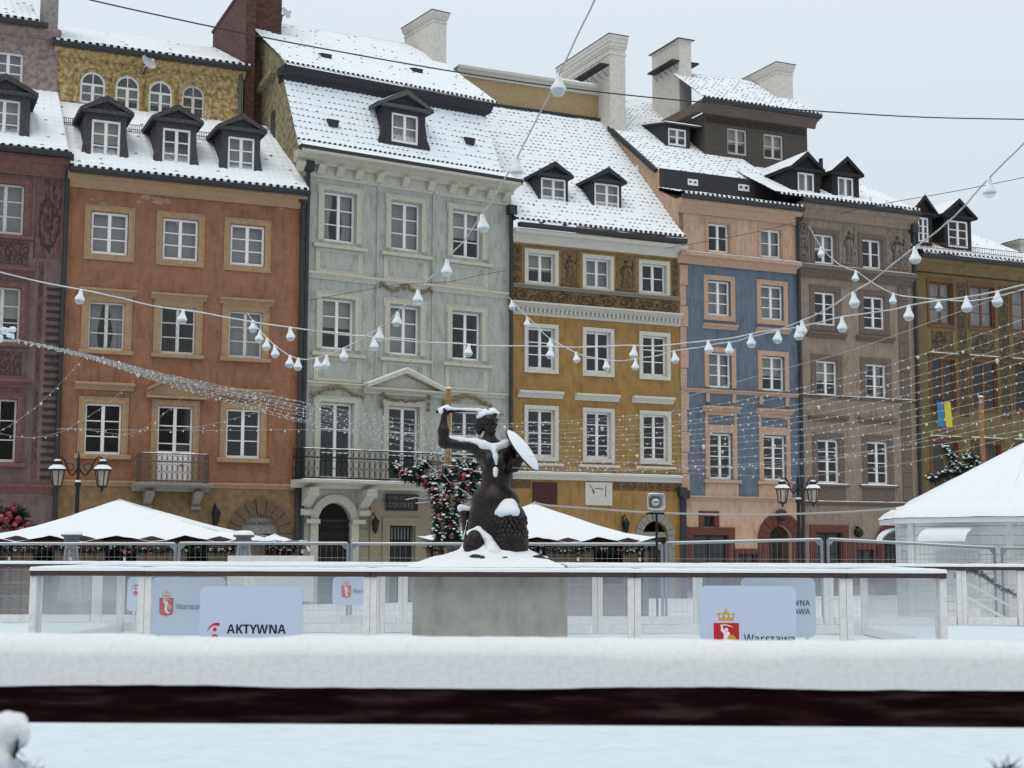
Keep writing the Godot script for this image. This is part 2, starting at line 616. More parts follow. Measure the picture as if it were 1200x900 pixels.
	if st.has("sill"):
		var s: Dictionary = st.sill
		var mb := MB.new()
		var ex: float = s.get("wide", 0.18)
		var top: float = -s.get("drop", 0.0)
		mb.bev_box(Vector3(q[0] - cx - ex, top - s.get("h", 0.1), rec - 0.05), Vector3(q[1] - cx + ex, top, rec + s.get("out", 0.14)), 0.02)
		part(mb, "sill", s.mat, o)
		if s.get("snow", false):
			var sb := MB.new()
			snow_ledge(sb, q[0] - cx - ex, q[1] - cx + ex, top, rec + 0.01, rec + s.get("out", 0.14) + 0.01, 0.045)
			part(sb, "snow", M.snow, o)
	if st.has("lintel"):
		var s: Dictionary = st.lintel
		var mb := MB.new()
		var ex: float = s.get("wide", 0.3)
		var yb: float = q[3] - q[2] + s.up
		band(mb, q[0] - cx - ex, q[1] - cx + ex, yb, yb + s.h, rec, rec + s.get("out", 0.22))
		part(mb, "lintel", s.mat, o)
		if s.get("snow", false):
			var sb := MB.new()
			snow_ledge(sb, q[0] - cx - ex, q[1] - cx + ex, yb + s.h, rec + 0.01, rec + s.get("out", 0.22), 0.04)
			part(sb, "snow", M.snow, o)
	if st.has("apron"):
		var s: Dictionary = st.apron
		var mb := MB.new()
		var ax0: float = q[0] - cx - s.wide; var ax1: float = q[1] - cx + s.wide
		mb.box(Vector3(ax0, s.y0, rec), Vector3(ax1, s.y1, rec + 0.03))
		part(mb, "apron", s.mat, o)
		if s.has("inner"):
			var ib := MB.new()
			ib.box(Vector3(ax0 + 0.18, s.y0 + 0.14, rec + 0.03), Vector3(ax1 - 0.18, s.y1 - 0.12, rec + 0.045))
			part(ib, "panel", s.inner, o)
	return o


func snow_ledge(mb: MB, x0: float, x1: float, y: float, z0: float, z1: float, t: float) -> void:   # a soft uneven ridge of snow lying on a ledge
	var rows := []
	var k := int(clampf((x1 - x0) / 0.12, 4, 160))
	for i in k + 1:
		var x := lerpf(x0, x1, float(i) / k)
		var e := 1.0 if i > 0 and i < k else 0.25
		var hh := t * e * (0.75 + 0.5 * noise.get_noise_2d(x * 60.0, y * 31.0))
		var zf := z1 - 0.02 + 0.025 * noise.get_noise_2d(x * 90.0, y * 13.0 + 7.0)
		rows.append([Vector3(x, y - 0.004, zf), Vector3(x, y + hh * 0.7, zf - 0.015), Vector3(x, y + hh, lerpf(z0, zf, 0.6)), Vector3(x, y + hh * 0.9, z0), Vector3(x, y - 0.004, z0 - 0.01)])
	mb.grid(rows)


# A tiled slope under snow. poly: convex outline in the house's frame, its first edge is the eave. Tiles are a part, their snow a piece of it.
func tile_roof(parent: Node, poly: Array, tw: float, tl: float, bare: float, sd: int, mat: Material = null, called := "roof") -> MeshInstance3D:
	var r := RandomNumberGenerator.new()
	r.seed = sd
	var o: Vector3 = poly[0]
	var ue: Vector3 = (poly[1] - poly[0]).normalized()
	var nn: Vector3 = ue.cross(poly[poly.size() - 1] - poly[0]).normalized()
	if nn.y < 0: nn = -nn
	var ve: Vector3 = nn.cross(ue).normalized()
	if ve.y < 0: ve = -ve
	var pts := []
	var vmax := 0.0
	for p in poly:
		var d: Vector3 = p - o
		pts.append(Vector2(d.dot(ue), d.dot(ve)))
		vmax = maxf(vmax, d.dot(ve))
	var tb := MB.new()
	var sb := MB.new()
	var nrow := int(ceil(vmax / tl))
	var seg := 6
	for i in nrow:
		var v0 := i * tl
		var v1 := minf(v0 + tl, vmax)
		var ra := span(pts, v0 + 0.002)
		var rb := span(pts, v1 - 0.002)
		if ra.y - ra.x < 0.02 and rb.y - rb.x < 0.02: continue
		var u0 := minf(ra.x, rb.x); var u1 := maxf(ra.y, rb.y)
		var c0 := int(floor(u0 / tw)); var c1 := int(ceil(u1 / tw))
		var old := []
		var odd := []
		var th := (0.06 if bare >= 0.0 else 0.01) if i == 0 else 0.009
		for c in range(c0, c1):
			var skirt := (i > 0 or bare < 0.0) and r.randf() > bare
			var jit := r.randf_range(-0.012, 0.012)
			for s in seg + (1 if c == c1 - 1 else 0):
				var u := (c + float(s) / seg) * tw
				var wv := 0.5 + 0.5 * sin(u / tw * TAU)
				var ua := clampf(u, ra.x, ra.y); var ub := clampf(u, rb.x, rb.y)
				var a := o + ue * ua + ve * (v0 + jit) + nn * (0.035 * wv + th)
				var b := o + ue * ub + ve * v1 + nn * (0.035 * wv)
				var low := o + ue * ua + ve * (v0 + jit) + nn * (0.035 * wv - 0.01)
				var cover := 0.022 + 0.018 * noise.get_noise_2d(u * 40.0 + sd, v0 * 40.0)
				var swv := wv * 0.45 + 0.2
				var lift := 0.0
				var sa := o + ue * ua + ve * (v0 + jit + (0.0 if skirt else 0.035 * wv)) + nn * (0.035 * swv + th + cover)
				var sbk := o + ue * ub + ve * (v1 + 0.02) + nn * (0.035 * swv + cover * 0.6)
				var sm := sa.lerp(sbk, 0.25) + nn * 0.006
				var slow := o + ue * ua + ve * (v0 + jit - 0.03) + nn * (0.035 * swv + cover * 0.5 - 0.002)
				var cur := [a, b, low, sa, sbk, slow, wv, skirt, sm]
				if old.size():
					tb.quad(old[0], a, b, old[1])
					tb.quad(old[2], low, a, old[0])
					sb.quad(old[3], sa, sm, old[8])
					sb.quad(old[8], sm, sbk, old[4])
					if old[7] or (old[6] + wv) / 2 < (0.3 if i == 0 else 0.6):                       # snow hangs over the nose; elsewhere the dark nose shows
						sb.quad(old[5], slow, sa, old[3])
				old = cur
	var ro := part(tb, called, mat if mat else M.tile, parent)
	part(sb, "roof_snow", M.snow, ro)
	return ro


func span(pts: Array, v: float) -> Vector2:                       # where a convex outline is cut at height v
	var lo := INF; var hi := -INF
	var k := pts.size()
	for i in k:
		var a: Vector2 = pts[i]; var b: Vector2 = pts[(i + 1) % k]
		if (a.y - v) * (b.y - v) <= 0.0 and absf(a.y - b.y) > 1e-6:
			var u := lerpf(a.x, b.x, (v - a.y) / (b.y - a.y))
			lo = minf(lo, u); hi = maxf(hi, u)
	if lo > hi: return Vector2.ZERO
	return Vector2(lo, hi)


# A dormer: cheeks and front are the part; gable roof, snow, window and panes are its pieces. front face at z; q: its window.
func dormer(h: House, q: Array, z: float, st: Dictionary) -> MeshInstance3D:
	var mb := MB.new()
	var side: float = st.get("side", 0.28)
	var x0: float = q[0] - side; var x1: float = q[1] + side
	var y0: float = q[2] - st.get("below", 0.12)
	var y1: float = q[3] + st.get("head", 0.2)
	var back: float = st.get("back", 3.0)
	var mat: Material = st.get("mat", M.slate)
	wall_with_holes(mb, x0, x1, y0, y1, [q], z, 0.12)
	for k in 2:
		var x := x0 if k == 0 else x1
		mb.quad(Vector3(x, y0, z) if k == 1 else Vector3(x, y0, z - back), Vector3(x, y0, z - back) if k == 1 else Vector3(x, y0, z), Vector3(x, y1, z - back) if k == 1 else Vector3(x, y1, z), Vector3(x, y1, z) if k == 1 else Vector3(x, y1, z - back))
	if st.get("flare", 0.0) > 0:                                      # curved feet at the sides
		for k in [-1, 1]:
			var xe: float = x0 if k < 0 else x1
			var fl: float = st.flare
			mb.prism_z(PackedVector2Array([Vector2(xe, y0), Vector2(xe + k * fl, y0), Vector2(xe + k * fl, y0 + 0.12), Vector2(xe + k * fl * 0.45, y0 + 0.35), Vector2(xe, y0 + 0.95)]), z - 0.25, z - 0.01)
	var o := part(mb, "dormer", mat, h.node)
	var ov: float = st.get("over", 0.22)
	var rise: float = st.get("rise", 0.75)
	var cx := (x0 + x1) / 2
	var gb := MB.new()
	# gable: a sunk triangle inside a projecting raking frame
	gb.prism_z(PackedVector2Array([Vector2(x0 - 0.02, y1), Vector2(x1 + 0.02, y1), Vector2(cx, y1 + rise * 0.86)]), z - 0.1, z + 0.02)
	part(gb, "gable", mat, o)
	var rb := MB.new()
	var t := 0.16
	for k in [-1, 1]:
		var xe: float = cx + k * ((x1 - x0) / 2 + ov)
		var p := PackedVector2Array([Vector2(xe, y1 - 0.06), Vector2(xe, y1 + 0.05), Vector2(cx, y1 + rise + 0.04), Vector2(cx, y1 + rise - t)])
		rb.prism_z(p, z - back, z + 0.2)
	rb.box(Vector3(x0 - ov * 0.7, y1 - 0.07, z), Vector3(x1 + ov * 0.7, y1 + 0.05, z + 0.16))
	part(rb, "roof", st.get("roof_mat", mat), o)
	var sb := MB.new()
	for k in [-1, 1]:
		var xe: float = cx + k * ((x1 - x0) / 2 + ov + 0.01)
		var rows := []
		for i in 9:
			var zz := z + 0.17 - (back + 0.1) * i / 8.0
			var line := []
			for j in 7:
				var u := j / 6.0
				var b := Vector2(xe, y1 + 0.05).lerp(Vector2(cx, y1 + rise + 0.04), u)
				var t2: float = st.get("snow", 0.05) * (0.6 + 0.4 * sin(PI * clampf(u, 0.1, 1.0))) * (1.0 + 0.6 * noise.get_noise_2d(zz * 50.0, u * 60.0 + k))
				line.append(Vector3(b.x, b.y + (t2 if i > 0 else 0.015), zz))
			if k > 0: line.reverse()
			rows.append(line)
		rows.reverse()
		sb.grid(rows)
	part(sb, "roof_snow", M.snow, o)
	# window as frame, panes
	var ws := st.duplicate()
	ws.mat = st.get("frame", M.white)
	window(h, o, q, z, ws)
	return o


func gutter(h: House, x0: float, x1: float, y: float, z: float, snow := true) -> void:
	var mb := MB.new()
	mb.prism_x(PackedVector2Array([Vector2(z - 0.14, y + 0.02), Vector2(z - 0.14, y - 0.08), Vector2(z - 0.08, y - 0.14), Vector2(z + 0.02, y - 0.14), Vector2(z + 0.08, y - 0.06), Vector2(z + 0.08, y + 0.03), Vector2(z + 0.06, y + 0.03)]), x0, x1)
	var g := part(mb, "gutter", M.zinc, h.node)
	if snow:
		var sb := MB.new()
		snow_ledge(sb, x0 + 0.03, x1 - 0.03, y + 0.02, z - 0.13, z + 0.06, 0.05)
		part(sb, "snow", M.snow, g)


func downpipe(h: House, x: float, y0: float, y1: float, z := 0.12) -> void:
	var mb := MB.new()
	mb.tube([Vector3(x, y0, z), Vector3(x, y1, z)], 0.075, 8)
	for k in 5:
		var y := lerpf(y0, y1, (k + 0.5) / 5.0)
		mb.tube([Vector3(x, y, z), Vector3(x, y + 0.06, z)], 0.088, 8)
	mb.box(Vector3(x - 0.16, y1 - 0.1, z - 0.1), Vector3(x + 0.16, y1 + 0.25, z + 0.16))
	part(mb, "downpipe", M.zinc, h.node)


func chimney(h: House, x0: float, x1: float, z0: float, z1: float, y0: float, y1: float, mat: Material, cap := 0.5, crown := true) -> MeshInstance3D:
	var mb := MB.new()
	mb.box(Vector3(x0, y0, z0), Vector3(x1, y1 - cap, z1))
	var o := part(mb, "chimney", mat, h.node)
	var cb := MB.new()
	var st := [[0.03, 0.12], [0.0, 0.3], [0.035, 0.42], [0.06, 0.62], [0.09, 0.8], [0.11, 0.97]] if crown else [[0.0, 0.9], [0.06, 1.0]]
	var y := y1 - cap
	for s in st:
		var yy: float = y1 - cap + cap * s[1]
		cb.box(Vector3(x0 - s[0], y, z0 - s[0]), Vector3(x1 + s[0], yy, z1 + s[0]))
		y = yy
	part(cb, "cap", mat, o)
	var tb := MB.new()
	tb.box(Vector3(x0 - 0.13, y, z0 - 0.13), Vector3(x1 + 0.13, y + 0.03, z1 + 0.13))
	part(tb, "cap_flashing", M.zinc, o)
	var sb := MB.new()
	var n2 := 10
	var rows := []
	for i in n2 + 1:
		var line := []
		for j in 5:
			var e := 0.0 if (i == 0 or i == n2 or j == 0 or j == 4) else 0.04 + 0.02 * noise.get_noise_2d(i * 30.0, j * 47.0)
			line.append(Vector3(lerpf(x0 - 0.11, x1 + 0.11, j / 4.0), y + 0.029 + e, lerpf(z1 + 0.11, z0 - 0.11, float(i) / n2)))
		rows.append(line)
	sb.grid(rows)
	part(sb, "snow", M.snow, o)
	return o


# ---------------------------------------------------------------- scratched and painted plaster ornament (flat decoration on the walls)
func blot(im: Image, x: float, y: float, r: float, c: Color) -> void:
	var w := im.get_width(); var hh := im.get_height()
	for j in range(int(maxf(0, y - r)), int(minf(hh - 1, y + r)) + 1):
		var dx := sqrt(maxf(0.0, r * r - (j - y) * (j - y)))
		var a := int(clampf(x - dx, 0, w)); var b := int(clampf(x + dx + 1, 0, w))
		if b > a: im.fill_rect(Rect2i(a, j, b - a, 1), c)


func stroke(im: Image, pts: Array, r: float, c: Color) -> void:
	for i in pts.size() - 1:
		var a: Vector2 = pts[i]; var b: Vector2 = pts[i + 1]
		var k := int(maxf(1, a.distance_to(b) / maxf(0.7, r * 0.6)))
		for s in k + 1:
			var p := a.lerp(b, float(s) / k)
			blot(im, p.x, p.y, r, c)


func weather(im: Image, amount: float, sd: int) -> void:
	var f := FastNoiseLite.new()
	f.seed = sd; f.frequency = 0.03; f.fractal_octaves = 4
	for y in im.get_height():
		for x in im.get_width():
			var c := im.get_pixel(x, y)
			var k := 1.0 + amount * f.get_noise_2d(x, y)
			im.set_pixel(x, y, Color(c.r * k, c.g * k, c.b * k))


func scroll_image(w: int, hh: int, bg: Color, fg: Color, sd: int, border := true) -> Image:   # leafy scrollwork
	var im := Image.create(w, hh, false, Image.FORMAT_RGB8)
	im.fill(bg)
	var r := RandomNumberGenerator.new()
	r.seed = sd
	var across := w > hh
	var size := float(hh if across else w)
	var k := int(maxf(1, round((w if across else hh) / size)))
	for i in k:
		var c := Vector2((i + 0.5) * size, hh / 2.0) if across else Vector2(w / 2.0, (i + 0.5) * size)
		var turn := 1.0 if i % 2 == 0 else -1.0
		var pts := []
		for s in 40:
			var t := s / 39.0
			var a := t * TAU * 1.5 * turn + i
			pts.append(c + Vector2(cos(a), sin(a)) * size * 0.42 * (1.0 - t * 0.85))
		stroke(im, pts, size * 0.025, fg)
		for s in 16:
			var p: Vector2 = pts[s * 2]
			var a := r.randf() * TAU
			var l := size * r.randf_range(0.06, 0.13)
			for q in 4:
				var d := p + Vector2(cos(a), sin(a)) * l * q / 3.0
				blot(im, d.x, d.y, size * 0.035 * (1.2 - q * 0.25), fg)
		blot(im, c.x, c.y, size * 0.06, fg)
		for s in 46:
			var p := c + Vector2(r.randf_range(-0.5, 0.5), r.randf_range(-0.5, 0.5)) * size
			var a := (p - c).angle() + 1.9 * turn + r.randf_range(-0.5, 0.5)
			var l := size * r.randf_range(0.05, 0.14)
			stroke(im, [p, p + Vector2(cos(a), sin(a)) * l * 0.6, p + Vector2(cos(a + 0.8 * turn), sin(a + 0.8 * turn)) * l], size * r.randf_range(0.012, 0.03), fg.lerp(bg, r.randf_range(0.0, 0.5)))
	if border:
		var b := maxi(2, int(size * 0.03))
		im.fill_rect(Rect2i(0, 0, w, b), fg); im.fill_rect(Rect2i(0, hh - b, w, b), fg)
		im.fill_rect(Rect2i(0, 0, b, hh), fg); im.fill_rect(Rect2i(w - b, 0, b, hh), fg)
	weather(im, 0.25, sd)
	return im


func figure_image(w: int, hh: int, bg: Color, fg: Color, sd: int) -> Image:      # a robed standing figure with a staff, loosely scratched
	var im := Image.create(w, hh, false, Image.FORMAT_RGB8)
	im.fill(bg)
	var r := RandomNumberGenerator.new()
	r.seed = sd
	var cx := w * 0.5
	var lean := r.randf_range(-0.06, 0.06) * w
	for j in 60:
		var t := j / 59.0
		var y := hh * (0.26 + 0.62 * t)
		var ww := w * (0.12 + 0.13 * t + 0.03 * sin(t * 9.0 + sd))
		if j % 5 != 3:
			im.fill_rect(Rect2i(int(cx + lean * (1 - t) - ww), int(y), int(ww * 2), maxi(1, int(hh * 0.012))), fg)
	for k in 7:
		var x := cx + w * (k - 3) * 0.055
		stroke(im, [Vector2(x * 0.3 + cx * 0.7, hh * 0.36), Vector2(x, hh * 0.88)], w * 0.008, bg)
	blot(im, cx + lean, hh * 0.19, w * 0.085, fg)
	stroke(im, [Vector2(cx - w * 0.12, hh * 0.3), Vector2(cx - w * 0.28, hh * 0.42), Vector2(cx - w * 0.22, hh * 0.52)], w * 0.04, fg)
	stroke(im, [Vector2(cx + w * 0.12, hh * 0.3), Vector2(cx + w * 0.3, hh * 0.36), Vector2(cx + w * 0.33, hh * 0.22)], w * 0.04, fg)
	stroke(im, [Vector2(cx + w * 0.34, hh * 0.08), Vector2(cx + w * 0.3, hh * 0.9)], w * 0.014, fg)
	for k in 26:
		var p := Vector2(r.randf() * w, r.randf() * hh)
		if absf(p.x - cx) > w * 0.3:
			stroke(im, [p, p + Vector2(r.randf_range(-0.1, 0.1) * w, -0.05 * hh)], w * 0.014, fg)
	im.fill_rect(Rect2i(0, int(hh * 0.93), w, maxi(1, int(hh * 0.02))), fg)
	weather(im, 0.28, sd)
	return im


func print_panel(h: House, mat: Material, x0: float, x1: float, y0: float, y1: float, z := 0.006, called := "painted_panel") -> void:
	var mb := MB.new()
	mb.use_uv = true
	mb.quad(Vector3(x0, y0, z), Vector3(x1, y0, z), Vector3(x1, y1, z), Vector3(x0, y1, z))
	part(mb, called, mat, h.node)


func lettering(parent: Node, text: String, size: float, mat: Material, at: Vector3, bold := true, serif := false, depth := 0.008) -> MeshInstance3D:
	var t := TextMesh.new()
	var f := SystemFont.new()
	f.font_names = PackedStringArray(["Droid Serif" if serif else "Droid Sans"])
	f.font_weight = 700 if bold else 400
	t.font = f
	t.text = text
	t.font_size = 32
	t.pixel_size = size / 32.0
	t.depth = depth
	var o := part_mesh(t, "lettering", mat, parent)
	o.position = at
	return o


# ---------------------------------------------------------------- shells shared by all houses
func shell(h: House, top: float, side_mat: Material, back := 9.0) -> void:
	var mb := MB.new()
	mb.box(Vector3(0.2, 0, -4.6), Vector3(h.w - 0.2, top - 0.3, -4.5))
	part(mb, "inner_wall", M.inside, h.node)
	var cb := MB.new()
	cb.box(Vector3(0.2, top - 0.3, -4.6), Vector3(h.w - 0.2, top - 0.2, -0.22))
	part(cb, "inner_ceiling", M.inside, h.node)
	var sb := MB.new()
	sb.box(Vector3(0.005, 0, -back), Vector3(0.2, top - 0.05, -0.21))
	sb.box(Vector3(h.w - 0.2, 0, -back), Vector3(h.w - 0.005, top - 0.05, -0.21))
	sb.box(Vector3(0.2, 0, -back), Vector3(h.w - 0.2, top - 0.05, -back + 0.2))
	part(sb, "side_wall", side_mat, h.node)


func arch_trim(mb: MB, cx: float, spring: float, r0: float, r1: float, y0: float, z0: float, z1: float, stones := 0) -> void:
	for k in 18:
		var t0 := PI * k / 18; var t1 := PI * (k + 1) / 18
		var a := Vector3(cos(t0), sin(t0), 0); var d := Vector3(cos(t1), sin(t1), 0)
		var c := Vector3(cx, spring, z0)
		var f := Vector3(0, 0, z1 - z0)
		mb.hexa([c + d * r0 + f, c + a * r0 + f, c + a * r0, c + d * r0, c + d * r1 + f, c + a * r1 + f, c + a * r1, c + d * r1])
	if spring > y0:
		mb.box(Vector3(cx - r1, y0, z0), Vector3(cx - r0, spring, z1))
		mb.box(Vector3(cx + r0, y0, z0), Vector3(cx + r1, spring, z1))


func voussoirs(parent: Node, cx: float, spring: float, r0: float, r1: float, y0: float, z0: float, z1: float, count: int, mat: Material) -> void:   # single arch stones and jamb stones
	for k in count:
		var t0 := PI * k / count + 0.015; var t1 := PI * (k + 1) / count - 0.015
		var mb := MB.new()
		for s in 3:
			var ta := lerpf(t0, t1, s / 3.0); var tb := lerpf(t0, t1, (s + 1) / 3.0)
			var a := Vector3(cos(ta), sin(ta), 0); var d := Vector3(cos(tb), sin(tb), 0)
			var c := Vector3(cx, spring, z0)
			var key := k == count / 2 and count % 2 == 1
			var ro := r1 * 1.08 if key else r1
			var f := Vector3(0, 0, z1 - z0 + (0.07 if key else 0.0))
			mb.hexa([c + d * r0 + f, c + a * r0 + f, c + a * r0, c + d * r0, c + d * ro + f, c + a * ro + f, c + a * ro, c + d * ro])
		part(mb, "arch_stone", mat, parent)
	var n := int((spring - y0) / 0.42)
	for k in [-1, 1]:
		for i in n:
			var mb := MB.new()
			var xa: float = cx + k * r0; var xb: float = cx + k * r1
			mb.box(Vector3(xa, lerpf(y0, spring, float(i) / n) + 0.008, z0), Vector3(xb, lerpf(y0, spring, (i + 1.0) / n) - 0.008, z1))
			part(mb, "jamb_stone", mat, parent)


func door_leaf(h: House, x0: float, x1: float, y1: float, z: float, mat: Material, arch := false) -> void:
	var mb := MB.new()
	mb.box(Vector3(x0, 0, z - 0.06), Vector3(x1, y1, z))
	var n := 4
	for i in 2:
		for j in n:
			var xa := lerpf(x0, x1, i / 2.0) + 0.08; var xb := lerpf(x0, x1, (i + 1) / 2.0) - 0.08
			var ya := lerpf(0, y1, float(j) / n) + 0.08; var yb := lerpf(0, y1, (j + 1.0) / n) - 0.08
			mb.box(Vector3(xa, ya, z), Vector3(xb, yb, z + 0.02))
	part(mb, "door", mat, h.node)


func railing(parent: Node, x0: float, x1: float, y0: float, y1: float, z0: float, z1: float, step: float, mat: Material = null) -> void:   # three-sided wrought-iron rail with curls
	var mb := MB.new()
	for s in [[Vector3(x0, 0, z1), Vector3(x1, 0, z1)], [Vector3(x0, 0, z0), Vector3(x0, 0, z1)], [Vector3(x1, 0, z0), Vector3(x1, 0, z1)]]:
		var a: Vector3 = s[0]; var b: Vector3 = s[1]
		var n := int(maxf(2, a.distance_to(b) / step))
		for y in [y0 + 0.06, y0 + (y1 - y0) * 0.72, y1]:
			mb.tube([a + Vector3(0, y, 0), b + Vector3(0, y, 0)], 0.02, 4)
		for i in n + 1:
			var p := a.lerp(b, float(i) / n)
			mb.tube([p + Vector3(0, y0, 0), p + Vector3(0, y1, 0)], 0.011, 4, -1.0, false)
			if i < n:
				var q := a.lerp(b, (i + 0.5) / n)
				var d := (b - a).normalized() * a.distance_to(b) / n * 0.42
				for c in [[0.22, 0.16], [0.5, 0.14], [0.84, 0.1]]:
					var ctr := q + Vector3(0, lerpf(y0, y1, c[0]), 0)
					var pts := []
					for t in 9:
						var an := TAU * t / 8.0
						pts.append(ctr + d * cos(an) + Vector3(0, sin(an) * c[1] * (y1 - y0), 0))
					mb.tube(pts, 0.009, 3, -1.0, false)
	part(mb, "railing", mat if mat else M.iron, parent)
	var sb := MB.new()
	snow_ledge(sb, x0, x1, y1 + 0.016, z1 - 0.02, z1 + 0.03, 0.035)
	part(sb, "snow", M.snow, parent)


func console_bracket(parent: Node, x: float, y1: float, hh: float, out: float, w: float, z: float, mat: Material) -> void:
	var mb := MB.new()
	var pr := PackedVector2Array()
	for i in 13:
		var t := i / 12.0
		pr.append(Vector2(z + out * (pow(1.0 - t, 1.4) + 0.13 * sin(t * TAU * 1.0)) + 0.05, y1 - hh * t))
	pr.append(Vector2(z, y1 - hh)); pr.append(Vector2(z, y1))
	mb.prism_x(pr, x - w / 2, x + w / 2)
	mb.tube([Vector3(x - w / 2 - 0.03, y1 - hh * 0.16, z + out * 0.82), Vector3(x + w / 2 + 0.03, y1 - hh * 0.16, z + out * 0.82)], hh * 0.15, 10)
	mb.tube([Vector3(x - w / 2 - 0.02, y1 - hh * 0.85, z + out * 0.2), Vector3(x + w / 2 + 0.02, y1 - hh * 0.85, z + out * 0.2)], hh * 0.12, 10)
	part(mb, "bracket", mat, parent)


func blob_chain(mb: MB, pts: Array, r: float, sd: int) -> void:          # stucco swag: overlapping leaves and fruit
	var g := RandomNumberGenerator.new()
	g.seed = sd
	for i in pts.size() - 1:
		for s in 3:
			var p: Vector3 = pts[i].lerp(pts[i + 1], s / 3.0)
			mb.ball(p + Vector3(g.randf_range(-1, 1), g.randf_range(-1, 1), 0.4) * r * 0.6, r * g.randf_range(0.55, 1.0), 6, 4)


func wall_lantern(h: House, x: float, y: float, z: float) -> void:
	var mb := MB.new()
	mb.box(Vector3(x - 0.03, y - 0.2, 0), Vector3(x + 0.03, y + 0.55, 0.04))
	mb.tube([Vector3(x, y + 0.5, 0.03), Vector3(x, y + 0.62, z * 0.5), Vector3(x, y + 0.45, z)], 0.018, 5)
	mb.lathe([Vector2(0.02, -0.1), Vector2(0.1, 0.0), Vector2(0.15, 0.3), Vector2(0.17, 0.31), Vector2(0.06, 0.42), Vector2(0.02, 0.5)], Vector3(x, y, z), 6)
	part(mb, "wall_lantern", M.iron, h.node)


# ---------------------------------------------------------------- the seven houses
func house_red(h: House) -> void:
	var wall := plaster(Color(0.44, 0.375, 0.365), 0.1, 0.16, 31)
	var trim := plaster(Color(0.44, 0.315, 0.30), 0.14, 0.4, 32)
	var R := rects(h, [[-16, 28], [-16, 28]], [245, 245], [[212, 272, 215.6, 274]])
	var RB := rects(h, [[-20, 23.5], [-20, 23.5]], [370, 370], [[334, 399, 336, 400]])
	var RC := rects(h, [[-24, 18.7], [-24, 18.7]], [505, 505], [[466, 541, 467, 541]])
	var q := [R[0][0], RB[0][0], RC[0][0]]
	var y_str := hit(h, 40, 572).y
	var ye := hit(h, 40, 176, 0.4).y
	var mb := MB.new()
	wall_with_holes(mb, 0, h.w, 0, ye - 0.1, q)
	part(mb, "wall", wall, h.node)
	shell(h, ye, wall)
	var cb := MB.new()
	band(cb, -0.1, h.w, ye - 0.75, ye - 0.1, 0, 0.34)
	part(cb, "cornice", trim, h.node)
	var sb := MB.new()
	band(sb, 0, h.w, y_str - 0.15, y_str + 0.12, 0, 0.12)
	part(sb, "string_course", trim, h.node)
	for i in 3:
		window(h, h.node, q[i], 0, {"rows": 3, "mat": M.white_old, "curtain": [1, 3, 0][i], "sur": {"w": 0.2, "mat": trim, "proud": 0.06, "bottom": 0.0}, "sill": {"mat": trim, "h": 0.14, "wide": 0.3, "drop": 0.02}})
		if i > 0:
			var lb := MB.new()
			band(lb, q[i][0] - 0.35, q[i][1] + 0.35, q[i][3] + 0.35, q[i][3] + 0.62, 0, 0.24)
			part(lb, "lintel", trim, h.node)
	# ornament scratched into the plaster
	var dark := Color(0.23, 0.18, 0.185); var red := Color(0.393, 0.288, 0.277)
	var st := printed(scroll_image(96, 512, red, dark, 5, false))
	var x1 := h.w
	print_panel(h, st, q[1][1] + 0.5, x1 - 0.62, y_str + 0.3, q[1][3] + 0.9)
	var net := printed(scroll_image(256, 256, red, dark, 9, false))
	print_panel(h, net, q[0][1] + 0.32, x1 - 0.15, q[1][3] + 1.0, ye - 0.8)
	print_panel(h, printed(scroll_image(256, 96, red, dark, 12, true)), q[0][0], q[0][1] + 0.2, q[1][3] + 0.75, q[0][2] - 0.25)
	print_panel(h, printed(scroll_image(256, 96, red, dark, 14, true)), q[1][0], q[1][1] + 0.1, q[2][3] + 0.75, q[1][2] - 0.3)
	# rusticated edge: short dark blocks
	for i in 26:
		var y := y_str + 0.3 + i * 0.24
		var bb := MB.new()
		bb.box(Vector3(x1 - 0.5, y, 0), Vector3(x1 - 0.08, y + 0.09, 0.03))
		part(bb, "edge_block", M.brown_dark, h.node)
	gutter(h, -0.2, h.w + 0.05, ye, 0.5)
	downpipe(h, h.w - 0.02, 0, ye - 0.2)
	# roof with dormer, set-back top storey
	var zb := -3.4
	var yb := hit(h, 50, 107, zb).y
	tile_roof(h.node, [Vector3(-0.2, ye, 0.5), Vector3(h.w - 0.05, ye, 0.5), Vector3(h.w - 0.05, yb, zb), Vector3(-0.2, yb, zb)], 0.24, 0.34, 0.12, 51)
	var dq := [hit(h, -14, 140, -0.2).x, hit(h, 23.5, 140, -0.2).x, hit(h, 10, 162, -0.2).y, hit(h, 10, 117, -0.2).y]
	dormer(h, dq, -0.15, {"mat": M.old_zinc, "side": 0.3, "rise": 0.55, "head": 0.2, "back": 3.0, "rows": 3, "curtain": 3})
	var up := plaster(Color(0.576, 0.51, 0.488), 0.25, 0.35, 33)
	var uy := hit(h, 40, 33, zb).y
	var uq := [hit(h, -8, 80, zb).x, hit(h, 27, 80, zb).x, hit(h, 10, 99, zb).y, hit(h, 10, 61, zb).y]
	var ub := MB.new()
	wall_with_holes(ub, -0.2, h.w - 0.1, yb - 1.0, uy, [uq], zb)
	ub.box(Vector3(-0.2, yb - 1.0, -9), Vector3(h.w - 0.1, uy, zb - 0.9))
	part(ub, "top_storey", up, h.node)
	window(h, h.node, uq, zb, {"rows": 3, "curtain": 1})
	var ucb := MB.new()
	band(ucb, -0.2, h.w - 0.02, uy - 0.35, uy, zb, zb + 0.2)
	part(ucb, "cornice", up, h.node)
	tile_roof(h.node, [Vector3(-0.2, uy + 0.12, zb + 0.35), Vector3(h.w - 0.8, uy + 0.12, zb + 0.35), Vector3(h.w - 0.8, uy + 2.3, zb - 3.5), Vector3(-0.2, uy + 2.3, zb - 3.5)], 0.24, 0.34, 0.15, 52)
